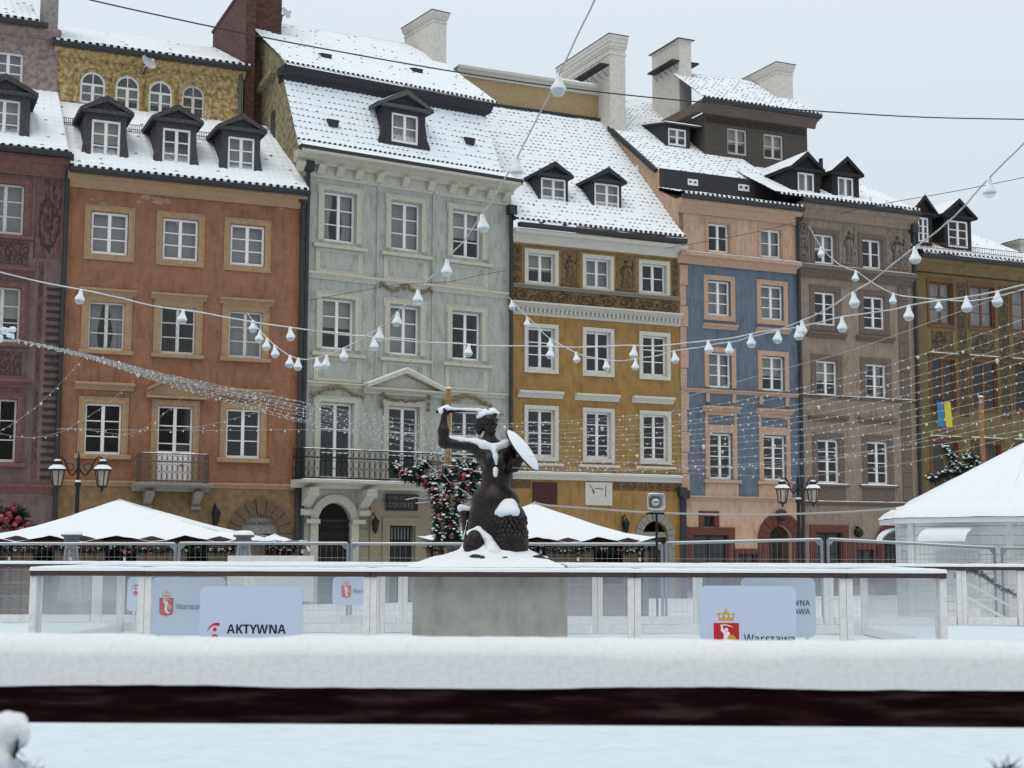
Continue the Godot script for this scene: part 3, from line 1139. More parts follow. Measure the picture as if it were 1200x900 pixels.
	gutter(h, -0.2, h.w - 0.5, uy + 0.06, zb + 0.42, false)
	var cx0 := hit(h, 49, 20, zb - 0.2).x
	var ch := chimney(h, cx0 + 0.12, h.w - 0.12, zb - 2.2, zb - 0.1, uy - 0.4, uy + 2.6, plaster(Color(0.564, 0.542, 0.531), 0.25, 0.6, 34), 0.5)


func house_orange(h: House) -> void:
	var wall := plaster(Color(0.57, 0.403, 0.305), 0.07, 0.13, 41)
	var ochre := plaster(Color(0.635, 0.53, 0.41), 0.10, 0.4, 42)
	var low := plaster(Color(0.50, 0.41, 0.29), 0.15, 0.25, 43)
	var R := rects(h, [[102.7, 145.6], [187.1, 228.4], [266.7, 306.7]], [382, 392], [[247.1, 297.1, 263.3, 310], [353.3, 410, 364, 418.9], [472.2, 533.3, 478.9, 536]])
	var y_str := hit(h, 200, 569).y
	var ye := hit(h, 200, 208, 0.4).y
	R[2][1][2] = y_str + 0.12                                          # the balcony door
	var flat_holes = R[0] + R[1] + R[2]
	var mb := MB.new()
	wall_with_holes(mb, 0, h.w, y_str, ye - 0.05, flat_holes)
	part(mb, "wall", wall, h.node)
	var px := [hit(h, 282, 640).x, hit(h, 326, 640).x]
	var arch_top := hit(h, 304, 603).y
	var hole := [px[0], px[1], 0.0, arch_top, true]
	var w2 := [hit(h, 100, 640).x, hit(h, 150, 640).x, 0.9, 3.0]
	var gb := MB.new()
	wall_with_holes(gb, 0, h.w, 0, y_str, [hole, w2])
	part(gb, "ground_floor_wall", low, h.node)
	shell(h, ye, wall)
	window(h, h.node, w2, 0, {"rows": 3, "mat": M.white_old})
	var rad: float = (px[1] - px[0]) / 2
	voussoirs(h.node, (px[0] + px[1]) / 2, arch_top - rad, rad + 0.02, rad * 1.72, 0, 0.0, 0.06, 9, M.brown_stone)
	var tb := MB.new()
	var pts := PackedVector2Array()
	for s in 17: pts.append(Vector2((px[0] + px[1]) / 2 + cos(PI * s / 16) * rad, arch_top - rad + sin(PI * s / 16) * rad))
	tb.prism_z(pts, -0.2, -0.13)
	var tym := part(tb, "tympanum", M.stone_grey, h.node)
	lettering(tym, "RYNEK", 0.27, M.carved, Vector3((px[0] + px[1]) / 2, arch_top - rad + 0.62, -0.125), false, false)
	lettering(tym, "STARE MIASTO", 0.15, M.carved, Vector3((px[0] + px[1]) / 2, arch_top - rad + 0.33, -0.125), false, false)
	door_leaf(h, px[0], px[1], arch_top - rad, -0.18, M.dark_door)
	var cb := MB.new()
	band(cb, -0.02, h.w, ye - 0.55, ye - 0.05, 0, 0.36)
	part(cb, "cornice", ochre, h.node)
	var sb := MB.new()
	band(sb, 0, h.w, y_str - 0.06, y_str + 0.12, 0, 0.1)
	part(sb, "string_course", ochre, h.node)
	for r in 3:
		for c in 3:
			var st := {"rows": 3, "mat": M.white_old if r == 1 else M.white, "curtain": [1, 2, 0][r], "recess": 0.1}
			if r == 0:
				st.sur = {"w": 0.2, "mat": ochre, "proud": 0.02, "gap": 0.02}
				if c == 1: st.curtain = 1
			elif r == 1:
				st.sur = {"w": 0.22, "mat": ochre, "proud": 0.03, "bottom": 0.0}
				st.lintel = {"up": 0.22, "h": 0.2, "mat": ochre, "wide": 0.33, "out": 0.2}
				st.sill = {"mat": ochre, "h": 0.13, "wide": 0.28}
				st.curtain = [2, 0, 1][c]
			else:
				st.sur = {"w": 0.2, "mat": ochre, "proud": 0.04, "bottom": 0.0}
				if c != 1:
					st.lintel = {"up": 0.42, "h": 0.24, "mat": ochre, "wide": 0.36, "out": 0.24}
					st.sill = {"mat": ochre, "h": 0.15, "wide": 0.3}
				else:
					st.rows = 4
			window(h, h.node, R[r][c], 0, st)
	# places under the cornice where the colour coat has flaked off
	var flake := plaster(Color(0.64, 0.52, 0.44), 0.12, 0.6, 46)
	for f in [[120, 239, 0.09], [108, 234, 0.06], [158, 226, 0.12], [172, 231, 0.16], [184, 235, 0.2], [196, 236, 0.11], [163, 236, 0.08], [330, 244, 0.09], [207, 262, 0.05], [186, 290, 0.07], [337, 296, 0.05], [158, 300, 0.05], [213, 545, 0.08], [335, 330, 0.04]]:
		var c := hit(h, f[0], f[1])
		var poly := PackedVector2Array()
		for k in 14:
			var rr: float = f[2] * (0.65 + 0.55 * noise.get_noise_2d(k * 40.0, f[0] * 9.0))
			poly.append(c + Vector2(cos(TAU * k / 14) * rr * 1.5, sin(TAU * k / 14) * rr))
		var fb := MB.new()
		fb.prism_z(poly, 0.0, 0.003)
		part(fb, "flaked_patch", flake, h.node)
	# low pediment over the balcony door
	var d: Array = R[2][1]
	var pb := MB.new()
	var py: float = d[3] + 0.3
	var pp := PackedVector2Array()
	for s in 13:
		var u := s / 12.0
		pp.append(Vector2(lerpf(d[1] + 0.38, d[0] - 0.38, u), py + 0.16 + 0.36 * sin(PI * u)))
	var outer := pp.duplicate()
	outer.append(Vector2(d[0] - 0.38, py)); outer.append(Vector2(d[1] + 0.38, py))
	pb.prism_z(outer, 0.0, 0.1)
	for s in 12:
		pb.hexa([Vector3(pp[s + 1].x, pp[s + 1].y, 0.26), Vector3(pp[s].x, pp[s].y, 0.26), Vector3(pp[s].x, pp[s].y, 0), Vector3(pp[s + 1].x, pp[s + 1].y, 0), Vector3(pp[s + 1].x, pp[s + 1].y + 0.1, 0.28), Vector3(pp[s].x, pp[s].y + 0.1, 0.28), Vector3(pp[s].x, pp[s].y + 0.1, 0), Vector3(pp[s + 1].x, pp[s + 1].y + 0.1, 0)])
	pb.box(Vector3(d[0] - 0.4, py - 0.06, 0), Vector3(d[1] + 0.4, py + 0.02, 0.22))
	part(pb, "pediment", ochre, h.node)
	# balcony
	var bx := [hit(h, 157, 571, 0.6).x, hit(h, 247, 571, 0.6).x]
	var bb := MB.new()
	band(bb, bx[0], bx[1], y_str - 0.2, y_str + 0.06, 0.1, 0.95)
	var bal := part(bb, "balcony", M.stone_grey, h.node)
	railing(bal, bx[0] + 0.14, bx[1] - 0.14, y_str + 0.06, y_str + 0.98, 0.12, 0.86, 0.16, M.pale_iron)
	var dpb := MB.new()
	dpb.bev_box(Vector3(d[0] + 0.02, d[2] + 0.02, -0.13), Vector3(d[1] - 0.02, d[2] + 1.0, -0.04), 0.01)
	part(dpb, "door_panel", M.white, h.node)
	for x in [hit(h, 174, 590, 0.3).x, hit(h, 231, 590, 0.3).x]:
		console_bracket(bal, x, y_str - 0.2, 0.6, 0.5, 0.26, 0.01, M.stone_grey)
	wall_lantern(h, hit(h, 253, 600, 0.3).x, hit(h, 253, 612, 0.3).y, 0.35)
	gutter(h, 0.0, h.w + 0.05, ye - 0.02, 0.5)
	downpipe(h, h.w - 0.1, 0, ye - 0.25)
	# snowy roof with three dormers
	var zb := -3.5
	var yb := (hit(h, 63, 120, zb).y + hit(h, 262, 142, zb).y) / 2
	tile_roof(h.node, [Vector3(0.0, ye, 0.52), Vector3(h.w - 0.02, ye, 0.52), Vector3(h.w - 0.02, yb, zb), Vector3(0.0, yb, zb)], 0.24, 0.36, 0.1, 53)
	for w in [[107, 141, 141, 188, 3], [190.4, 223, 151, 197, 0], [267, 298, 161, 206, 1]]:
		var z := -0.28
		var cy: float = (w[2] + w[3]) / 2
		dormer(h, [hit(h, w[0], cy, z).x, hit(h, w[1], cy, z).x, hit(h, (w[0] + w[1]) / 2, w[3], z).y, hit(h, (w[0] + w[1]) / 2, w[2], z).y], z, {"mat": M.old_zinc, "side": 0.2, "rise": 0.5, "head": 0.26, "back": 3.2, "rows": 3, "curtain": w[4], "flare": 0.2, "over": 0.2, "recess": 0.05})
	# snow guards: short red lattice runs between the dormers
	for s in [[66, 92, 142], [150, 175, 151], [230, 252, 159]]:
		var p0 := hit(h, s[0], s[2], -1.9); var p1 := hit(h, s[1], s[2] + 2.0, -1.9)
		var kb := MB.new()
		for y in [0.0, 0.16]:
			kb.tube([Vector3(p0.x, p0.y + y, -1.9), Vector3(p1.x, p0.y + y, -1.9)], 0.013, 4)
		for i in 12:
			var x := lerpf(p0.x, p1.x, i / 11.0)
			kb.tube([Vector3(x, p0.y - 0.1, -1.9), Vector3(x, p0.y + 0.16, -1.9)], 0.01, 4)
		part(kb, "snow_guard", M.redtile, h.node)
	# weathered yellow top storey with four round-headed windows
	var yel := plaster(Color(0.54, 0.43, 0.20), 0.1, 0.4, 44)
	yel.albedo_texture = noise_tex(0.02, [Color(0.46, 0.41, 0.31), Color(0.645, 0.55, 0.345), Color(0.69, 0.595, 0.385), Color(0.76, 0.705, 0.575)], [0.2, 0.42, 0.58, 0.75], 6, 512, 45)
	var ax0 := hit(h, 62, 90, zb).x
	var ax1 := hit(h, 285, 100, zb).x
	var ay := (hit(h, 66, 52, zb).y + hit(h, 284, 86, zb).y) / 2
	var holes := []
	for w in [[93, 123, 84, 122], [134.4, 162.7, 89, 129], [173.5, 201.3, 95, 134], [212, 239, 100, 140]]:
		var m: float = (w[0] + w[1]) / 2
		holes.append([hit(h, w[0], w[3], zb - 0.05).x, hit(h, w[1], w[3], zb - 0.05).x, hit(h, m, w[3], zb - 0.05).y, hit(h, m, w[2], zb - 0.05).y, true])
	var ab := MB.new()
	wall_with_holes(ab, ax0, ax1, yb - 0.5, ay, holes, zb)
	ab.box(Vector3(ax0, yb - 1.5, -8.5), Vector3(ax1, ay, zb - 1.0))
	part(ab, "top_storey", yel, h.node)
	for i in 4:
		window(h, h.node, holes[i], zb, {"rows": 2, "mat": M.white if i != 3 else M.white_old, "curtain": [1, 3, 3, 0][i], "recess": 0.08, "sur": {"w": 0.14, "mat": yel, "proud": 0.05, "gap": 0.1}})
	var acb := MB.new()
	band(acb, ax0, ax1 + 0.05, ay - 0.32, ay, zb, zb + 0.24)
	part(acb, "cornice", yel, h.node)
	var pit := deg_to_rad(24)
	var rt := hit_slope(h, 175, 46, zb + 0.4, ay + 0.08, pit)
	tile_roof(h.node, [Vector3(ax0 - 0.1, ay + 0.08, zb + 0.42), Vector3(ax1 + 0.15, ay + 0.08, zb + 0.42), Vector3(ax1 - 0.1, rt.y, rt.z), Vector3(ax0 + 0.1, rt.y, rt.z)], 0.24, 0.36, 0.06, 54)
	gutter(h, ax0 - 0.1, ax1 + 0.15, ay + 0.04, zb + 0.46, false)
	var dp := MB.new()
	dp.tube([Vector3(ax1 - 0.12, yb - 0.2, zb + 0.1), Vector3(ax1 - 0.12, ay, zb + 0.1)], 0.07, 8)
	part(dp, "downpipe", M.steel_dull, h.node)
	dish(h, hit(h, 173, 74, zb + 0.5), zb + 0.5, 0.29, zb)
	# brick firewall and stack
	var bx0 := ax1 + 0.06
	var e := hit_side(h, 262, 21, bx0)
	var eb := hit_side(h, 249.5, 43, bx0)
	var fb := MB.new()
	fb.box(Vector3(bx0, yb - 3.4, eb.x), Vector3(bx0 + 0.36, e.y, zb - 0.05))
	fb.box(Vector3(bx0 + 0.36, yb - 3.4, eb.x), Vector3(h.w - 0.03, yb + 2.6, zb - 0.5))
	var sx := hit(h, 327, 20, zb - 1.6).x
	fb.box(Vector3(bx0 + 0.36, yb + 2.6, zb - 2.9), Vector3(sx, e.y + 1.2, zb - 1.2))
	fb.box(Vector3(bx0 - 0.05, e.y, eb.x - 0.05), Vector3(bx0 + 0.4, e.y + 0.1, zb))
	part(fb, "brick_firewall", M.brick, h.node)


func dish(h: House, p: Vector2, z: float, r: float, zwall: float) -> void:
	var mb := MB.new()
	var pr := []
	for i in 6:
		var t := i / 5.0
		pr.append(Vector2(maxf(0.001, r * t), 0.25 * r * t * t))
	for i in 6:
		var t := 1.0 - i / 5.0
		pr.append(Vector2(maxf(0.001, r * t), 0.25 * r * t * t + 0.012))
	mb.lathe(pr, Vector3.ZERO, 20)
	mb.tube([Vector3(0, -0.02, r * 0.8), Vector3(0, r * 0.9, 0.1)], 0.012, 5)
	mb.box(Vector3(-0.04, r * 0.9, 0.03), Vector3(0.04, r * 1.1, 0.12))
	mb.tube([Vector3(0, 0, 0), Vector3(-0.02, -0.18, 0.05)], 0.03, 6)
	var o := part(mb, "satellite_dish", M.dish, h.node)
	o.position = Vector3(p.x, p.y, z)
	o.rotation = Vector3(1.15, 0.5, 0)
	var bb := MB.new()
	bb.tube([Vector3(p.x - 0.05, p.y, z - 0.15), Vector3(p.x - 0.05, p.y - 0.25, z - 0.2), Vector3(p.x - 0.05, p.y - 0.25, zwall)], 0.025, 6)
	part(bb, "dish_bracket", M.iron, h.node)


func house_grey(h: House) -> void:
	var wall := plaster(Color(0.66, 0.672, 0.645), 0.05, 0.13, 61)
	var cream := plaster(Color(0.726, 0.715, 0.663), 0.08, 0.5, 62)
	var gold := plaster(Color(0.52, 0.46, 0.36), 0.35, 2.0, 63)
	var R := rects(h, [[378.5, 415.1], [457.3, 491.1], [529.6, 562.2]], [253, 275], [[224.5, 282.2, 246.2, 301.1], [350, 409.2, 364.4, 420.9], [472.2, 529, 481.3, 535]])
	var yb := hit(h, 437, 564, 0.8).y                                     # balcony floor
	for c in 3: R[2][c][2] = yb + 0.08
	var yc := (hit(h, 353, 202).y + hit(h, 595, 238).y) / 2                 # foot of the cornice brackets
	var ye := hit(h, 470, 191, 0.5).y
	var y1 := (hit(h, 354, 319).y + hit(h, 593, 348).y) / 2
	var y2 := (hit(h, 354, 449).y + hit(h, 593, 465).y) / 2
	var mb := MB.new()
	var dx := [hit(h, 372, 640).x, hit(h, 410, 640).x]
	var dtop := hit(h, 391, 589.5).y
	var rx := [hit(h, 455, 640).x, hit(h, 485, 640).x]
	var rtop := hit(h, 470, 616).y
	wall_with_holes(mb, 0, h.w, 0, ye - 0.05, R[0] + R[1] + R[2] + [[dx[0], dx[1], 0.0, dtop, true], [rx[0], rx[1], 0.0, rtop]])
	part(mb, "wall", wall, h.node)
	shell(h, ye, wall)
	# slightly forward middle bay edges
	var bay := MB.new()
	for x in [hit(h, 441, 380).x, hit(h, 506.5, 380).x]:
		bay.box(Vector3(x - 0.04, y2, 0), Vector3(x + 0.04, yc, 0.05))
	part(bay, "bay_edge", wall, h.node)
	# cornice with brackets
	var cb := MB.new()
	band(cb, -0.45, h.w + 0.02, ye - 0.42, ye - 0.05, 0, 0.72)
	cb.box(Vector3(-0.05, yc - 0.1, 0), Vector3(h.w, ye - 0.42, 0.05))
	part(cb, "cornice", cream, h.node)
	for p in [353, 377, 399, 421, 446, 476, 506, 531, 553, 575, 594]:
		var x := hit(h, p, 200 + (p - 353) * 0.15, 0.2).x
		var kb := MB.new()
		kb.prism_x(PackedVector2Array([Vector2(0.05, yc + 0.02), Vector2(0.12, yc + 0.02), Vector2(0.18, yc + 0.1), Vector2(0.32, ye - 0.5), Vector2(0.32, ye - 0.41), Vector2(0.05, ye - 0.41)]), x - 0.13, x + 0.13)
		part(kb, "bracket", cream, h.node)
	for y in [[y1 - 0.12, y1 + 0.12, 0.14], [y2 - 0.08, y2 + 0.1, 0.1]]:
		var sb := MB.new()
		band(sb, 0, h.w, y[0], y[1], 0, y[2])
		part(sb, "string_course", cream, h.node)
	for r in 3:
		for c in 3:
			var st := {"rows": 3, "cols": 2, "curtain": [[2, 1, 3], [3, 1, 0], [0, 0, 0]][r][c], "recess": 0.16}
			st.sur = {"w": 0.2, "mat": cream, "proud": 0.05, "bottom": 0.0, "gap": 0.04, "ears": 0.1}
			if r < 2:
				st.sill = {"mat": cream, "h": 0.12, "wide": 0.42, "drop": 0.14, "out": 0.16}
				st.apron = {"y0": (y1 if r == 0 else y2) + 0.13 - R[r][c][2], "y1": -0.27, "wide": 0.3, "mat": cream, "inner": wall}
			window(h, h.node, R[r][c], 0, st)
	# stucco swags and crowns
	var g1 := MB.new()
	var a: Array = R[1][1]
	for k in 2:
		var pts := []
		for i in 9:
			var u := i / 8.0
			pts.append(Vector3(lerpf(a[0] - 0.45 + k * (a[1] - a[0] + 0.9) / 2, a[0] - 0.45 + (k + 1) * (a[1] - a[0] + 0.9) / 2, u), a[3] + 0.78 - 0.26 * sin(PI * u), 0.05))
		blob_chain(g1, pts, 0.06, 4 + k)
	for k in 3:
		var x: float = a[0] - 0.45 + k * (a[1] - a[0] + 0.9) / 2
		blob_chain(g1, [Vector3(x, a[3] + 0.82, 0.05), Vector3(x, a[3] + 0.5, 0.05)], 0.06, 9 + k)
	part(g1, "swag", gold, h.node)
	for c in [0, 2]:
		var q: Array = R[2][c]
		var g := MB.new()
		var pts := []
		for i in 15:
			var u := i / 14.0
			pts.append(Vector3(lerpf(q[0] - 0.42, q[1] + 0.42, u), q[3] + 0.28 + 0.28 * pow(sin(PI * u), 2.0), 0.06))
		blob_chain(g, pts, 0.07, 21 + c)
		blob_chain(g, [Vector3(q[0] - 0.4, q[3] + 0.3, 0.05), Vector3(q[0] - 0.4, q[3] - 0.2, 0.05)], 0.05, 23)
		blob_chain(g, [Vector3((q[0] + q[1]) / 2 - 0.3, q[3] + 0.5, 0.08), Vector3((q[0] + q[1]) / 2 + 0.3, q[3] + 0.5, 0.08)], 0.09, 25)
		part(g, "stucco_crown", gold, h.node)
	# triangular pediment over the middle balcony door
	var d: Array = R[2][1]
	var px0 := hit(h, 430, 452, 0.3).x; var px1 := hit(h, 521, 462, 0.3).x
	var py := (hit(h, 435, 456, 0.3).y + hit(h, 515, 462, 0.3).y) / 2
	var pm := (px0 + px1) / 2
	var pb := MB.new()
	pb.prism_z(PackedVector2Array([Vector2(px0 + 0.15, py + 0.1), Vector2(px1 - 0.15, py + 0.1), Vector2(pm, py + 0.62)]), 0, 0.12)
	for k in [-1, 1]:
		var xe := px0 if k < 0 else px1
		pb.prism_z(PackedVector2Array([Vector2(xe, py + 0.06), Vector2(xe, py + 0.2), Vector2(pm, py + 0.82), Vector2(pm, py + 0.66)]), 0, 0.4)
	band(pb, px0, px1, py - 0.12, py + 0.1, 0, 0.36)
	var ped := part(pb, "pediment", cream, h.node)
	var ps := MB.new()
	for k in [-1, 1]:
		var xe := px0 if k < 0 else px1
		ps.prism_z(PackedVector2Array([Vector2(xe, py + 0.2), Vector2(xe, py + 0.23), Vector2(pm, py + 0.86), Vector2(pm, py + 0.82)]), 0.03, 0.39)
	part(ps, "snow", M.snow, ped)
	var pg := MB.new()
	for k in [-1, 1]:
		var x: float = d[0] - 0.32 if k < 0 else d[1] + 0.32
		var cb3 := MB.new()
		blob_chain(cb3, [Vector3(x, py - 0.12, 0.12), Vector3(x, py - 0.75, 0.06)], 0.1, 31 + k)
		part(cb3, "stucco_drop", gold, h.node)
	var pts2 := []
	for i in 9: pts2.append(Vector3(lerpf(d[0] - 0.2, d[1] + 0.2, i / 8.0), py - 0.22 - 0.1 * sin(PI * i / 8.0), 0.06))
	blob_chain(pg, pts2, 0.06, 37)
	part(pg, "swag", gold, h.node)
	# long balcony on scrolled brackets
	var bx := [hit(h, 352, 565, 0.9).x, hit(h, 572, 572, 0.9).x]
	var bb := MB.new()
	band(bb, bx[0], bx[1], yb - 0.26, yb, 0.1, 1.05)
	var bal := part(bb, "balcony", cream, h.node)
	railing(bal, bx[0] + 0.06, bx[1] - 0.06, yb, yb + 1.02, 0.12, 0.97, 0.2)
	var bs := MB.new()
	snow_ledge(bs, bx[0], bx[1], yb, 0.98, 1.05, 0.03)
	part(bs, "snow", M.snow, bal)
	for p in [364, 432, 545]:
		console_bracket(bal, hit(h, p, 585, 0.5).x, yb - 0.26, 0.95, 0.75, 0.36, 0.01, cream)
	# round-headed portal, side door, dark name board
	var rad: float = (dx[1] - dx[0]) / 2
	var ar := MB.new()
	arch_trim(ar, (dx[0] + dx[1]) / 2, dtop - rad, rad + 0.01, rad + 0.3, 0, 0, 0.08)
	ar.box(Vector3(dx[0] - 0.5, dtop - rad - 0.1, 0.08), Vector3(dx[0], dtop - rad + 0.05, 0.2))
	ar.box(Vector3(dx[1], dtop - rad - 0.1, 0.08), Vector3(dx[1] + 0.5, dtop - rad + 0.05, 0.2))
	part(ar, "portal", cream, h.node)
	door_leaf(h, dx[0], dx[1], dtop - rad, -0.15, M.dark_door)
	var gr := MB.new()
	for i in 11:
		var x := lerpf(dx[0], dx[1], i / 10.0)
		gr.tube([Vector3(x, 0.2, -0.1), Vector3(x, dtop - rad, -0.1)], 0.012, 4)
		for k in 6:
			gr.ball(Vector3(x + 0.09, 0.4 + k * 0.42, -0.1), 0.05, 6, 4)
	gr.box(Vector3(dx[0], dtop - rad - 0.05, -0.12), Vector3(dx[1], dtop - rad + 0.05, -0.05))
	part(gr, "door_grille", M.iron, h.node)
	var sd := MB.new()
	sd.box(Vector3(rx[0] - 0.75, 0, 0), Vector3(rx[0], rtop + 0.02, 0.07)); sd.box(Vector3(rx[1], 0, 0), Vector3(rx[1] + 0.75, rtop + 0.02, 0.07))
	sd.box(Vector3(rx[0] - 0.75, rtop + 0.02, 0), Vector3(rx[1] + 0.75, rtop + 0.85, 0.07))
	ring(sd, rx[0], rx[1], 0, rtop, 0.28, 0.07, 0.12, 0.0)
	part(sd, "door_surround", M.stone, h.node)
	for k in [-1, 1]:
		for i in 5:
			var xa: float = rx[0] - 1.3 if k < 0 else rx[1] + 0.8
			var jb := MB.new()
			jb.box(Vector3(xa, 0.1 + i * 0.62, 0), Vector3(xa + 0.5, 0.68 + i * 0.62, 0.05))
			part(jb, "jamb_stone", M.stone, h.node)
	door_leaf(h, rx[0], rx[1], rtop - 0.55, -0.15, M.dark_door)
	var tr := MB.new()
	for i in 8: tr.box(Vector3(lerpf(rx[0], rx[1], i / 8.0) + 0.03, rtop - 0.5, -0.12), Vector3(lerpf(rx[0], rx[1], (i + 1) / 8.0) - 0.03, rtop - 0.05, -0.1))
	part(tr, "door_grille", M.steel_dull, h.node)
	var s0 := hit(h, 453, 598, 0.15); var s1 := hit(h, 490, 579.5, 0.15)
	var nb := MB.new()
	nb.box(Vector3(s0.x, s0.y, 0.05), Vector3(s1.x, s1.y, 0.13))
	ring(nb, s0.x + 0.05, s1.x - 0.05, s0.y + 0.05, s1.y - 0.05, 0.05, 0.13, 0.15)
	var board := part(nb, "name_board", M.sign_dark, h.node)
	lettering(board, "DOM SZTUKI", 0.22, M.sign_ink, Vector3((s0.x + s1.x) / 2, s0.y + 0.46, 0.135), true, true)
	lettering(board, "LUDOWEJ", 0.22, M.sign_ink, Vector3((s0.x + s1.x) / 2 - 0.12, s0.y + 0.19, 0.135), true, true)
	wall_lantern(h, hit(h, 440, 610, 0.3).x, hit(h, 440, 622, 0.3).y, 0.3)
	# mansard roof
	gutter(h, -0.5, h.w + 0.1, ye + 0.02, 0.66, false)
	downpipe(h, 0.06, 0, ye - 0.6)
	downpipe(h, h.w - 0.06, 0, ye - 1.1, 0.16)
	var gable := plaster(Color(0.564, 0.531, 0.422), 0.3, 0.35, 64)
	var zf := -0.75; var yf := ye + 0.62
	tile_roof(h.node, [Vector3(-0.4, ye + 0.06, 0.6), Vector3(h.w + 0.02, ye + 0.06, 0.6), Vector3(h.w + 0.02, yf, zf), Vector3(0.0, yf, zf)], 0.2, 1.6, -1.0, 55, null, "eave_roof")
	var tp := hit_side(h, 333, 92, 0.0)
	tile_roof(h.node, [Vector3(-0.05, yf - 0.02, zf + 0.06), Vector3(h.w, yf - 0.02, zf + 0.06), Vector3(h.w, tp.y, tp.x), Vector3(-0.05, tp.y, tp.x)], 0.2, 0.29, 0.7, 56)
	var db := MB.new()
	var xr := hit(h, 578, 122, tp.x + 0.3).x
	db.box(Vector3(-0.05, tp.y - 0.1, tp.x - 0.4), Vector3(xr - 0.2, tp.y + 0.12, tp.x + 0.08))
	db.prism_x(PackedVector2Array([Vector2(tp.x - 0.3, tp.y + 0.1), Vector2(tp.x + 0.1, tp.y + 0.1), Vector2(tp.x + 0.32, tp.y + 0.28), Vector2(tp.x + 0.36, tp.y + 0.42), Vector2(tp.x - 0.3, tp.y + 0.42)]), -0.15, xr)
	part(db, "mansard_cornice", M.slate, h.node)
	var pit := deg_to_rad(35)
	var zu := tp.x + 0.4; var yu := tp.y + 0.44
	var br := hit_slope(h, 569, 110, zu, yu, pit)
	var tr2 := hit_slope(h, 521, 75, zu, yu, pit)
	var tl2 := hit_slope(h, 331, 29, zu, yu, pit)
	var tm2 := hit_slope(h, 475, 52, zu, yu, pit)
	tile_roof(h.node, [Vector3(-0.12, yu, zu), Vector3(br.x, yu, zu), tr2, tm2, tl2, Vector3(-0.12, tl2.y, tl2.z)], 0.2, 0.29, 0.12, 57)
	var gp := PackedVector2Array([Vector2(-0.05, 8.0), Vector2(-0.05, ye - 0.4), Vector2(zf, yf - 0.05), Vector2(tp.x, tp.y), Vector2(tp.x + 0.2, tp.y + 0.2), Vector2(zu - 0.1, yu - 0.02), Vector2(tl2.z, tl2.y - 0.06), Vector2(-9.0, tl2.y - 0.1), Vector2(-9.0, 8.0)])
	var gb := MB.new()
	gb.prism_x(gp, -0.02, 0.004)
	part(gb, "gable_wall", gable, h.node)
	var rkb := MB.new()                                                # raking moulding and narrow slit on the gable
	var k0 := hit_side(h, 293, 119, -0.1); var k1 := hit_side(h, 322, 80, -0.1)
	rkb.hexa([Vector3(-0.25, k0.y - 0.2, k0.x), Vector3(-0.02, k0.y - 0.2, k0.x), Vector3(-0.02, k1.y - 0.2, k1.x), Vector3(-0.25, k1.y - 0.2, k1.x), Vector3(-0.25, k0.y, k0.x), Vector3(-0.02, k0.y, k0.x), Vector3(-0.02, k1.y, k1.x), Vector3(-0.25, k1.y, k1.x)])
	part(rkb, "raking_moulding", gable, h.node)
	var sw0 := hit_side(h, 317, 172, -0.02); var sw1 := hit_side(h, 321, 130, -0.02)
	var slb := MB.new()
	slb.box(Vector3(-0.035, sw0.y, sw0.x), Vector3(-0.02, sw1.y, sw0.x + 0.4))
	part(slb, "slit_window", M.old_zinc, h.node)
	for v in [[388, 144, zf, yf, atan2(tp.y - yf, zf - tp.x)], [548, 165, zf, yf, atan2(tp.y - yf, zf - tp.x)], [380, 67, zu, yu, pit], [487, 84, zu, yu, pit]]:
		var c := hit_slope(h, v[0], v[1], v[2], v[3], v[4])
		var vb := MB.new()
		vb.hexa([c + Vector3(-0.17, -0.2, 0.22), c + Vector3(0.17, -0.2, 0.22), c + Vector3(0.17, -0.2, -0.3), c + Vector3(-0.17, -0.2, -0.3), c + Vector3(-0.2, 0.06, 0.26), c + Vector3(0.2, 0.06, 0.26), c + Vector3(0.2, 0.2, -0.3), c + Vector3(-0.2, 0.2, -0.3)])
		part(vb, "roof_vent", M.slate, h.node)
	var dz := -0.85
	dormer(h, [hit(h, 459, 151, dz).x, hit(h, 490, 151, dz).x, hit(h, 474, 168, dz).y, hit(h, 474, 134, dz).y], dz, {"mat": M.slate, "side": 0.3, "rise": 0.62, "head": 0.24, "back": 2.0, "rows": 2, "curtain": 1, "flare": 0.22, "over": 0.26, "recess": 0.05, "roof_mat": M.copper})
	var c0 := hit_slope(h, 507, 72, zu, yu, pit)
	var cx1 := hit(h, 523, 60, c0.z).x
	var ctop := hit(h, 515, 14, c0.z).y
	var cb2 := hit_side(h, 474, 51, c0.x)
	chimney(h, c0.x, cx1, cb2.x, c0.z, c0.y - 1.5, ctop, M.render, 0.45)
	dish(h, hit(h, 334, 16, -4.6), -4.6, 0.24, -5.5)


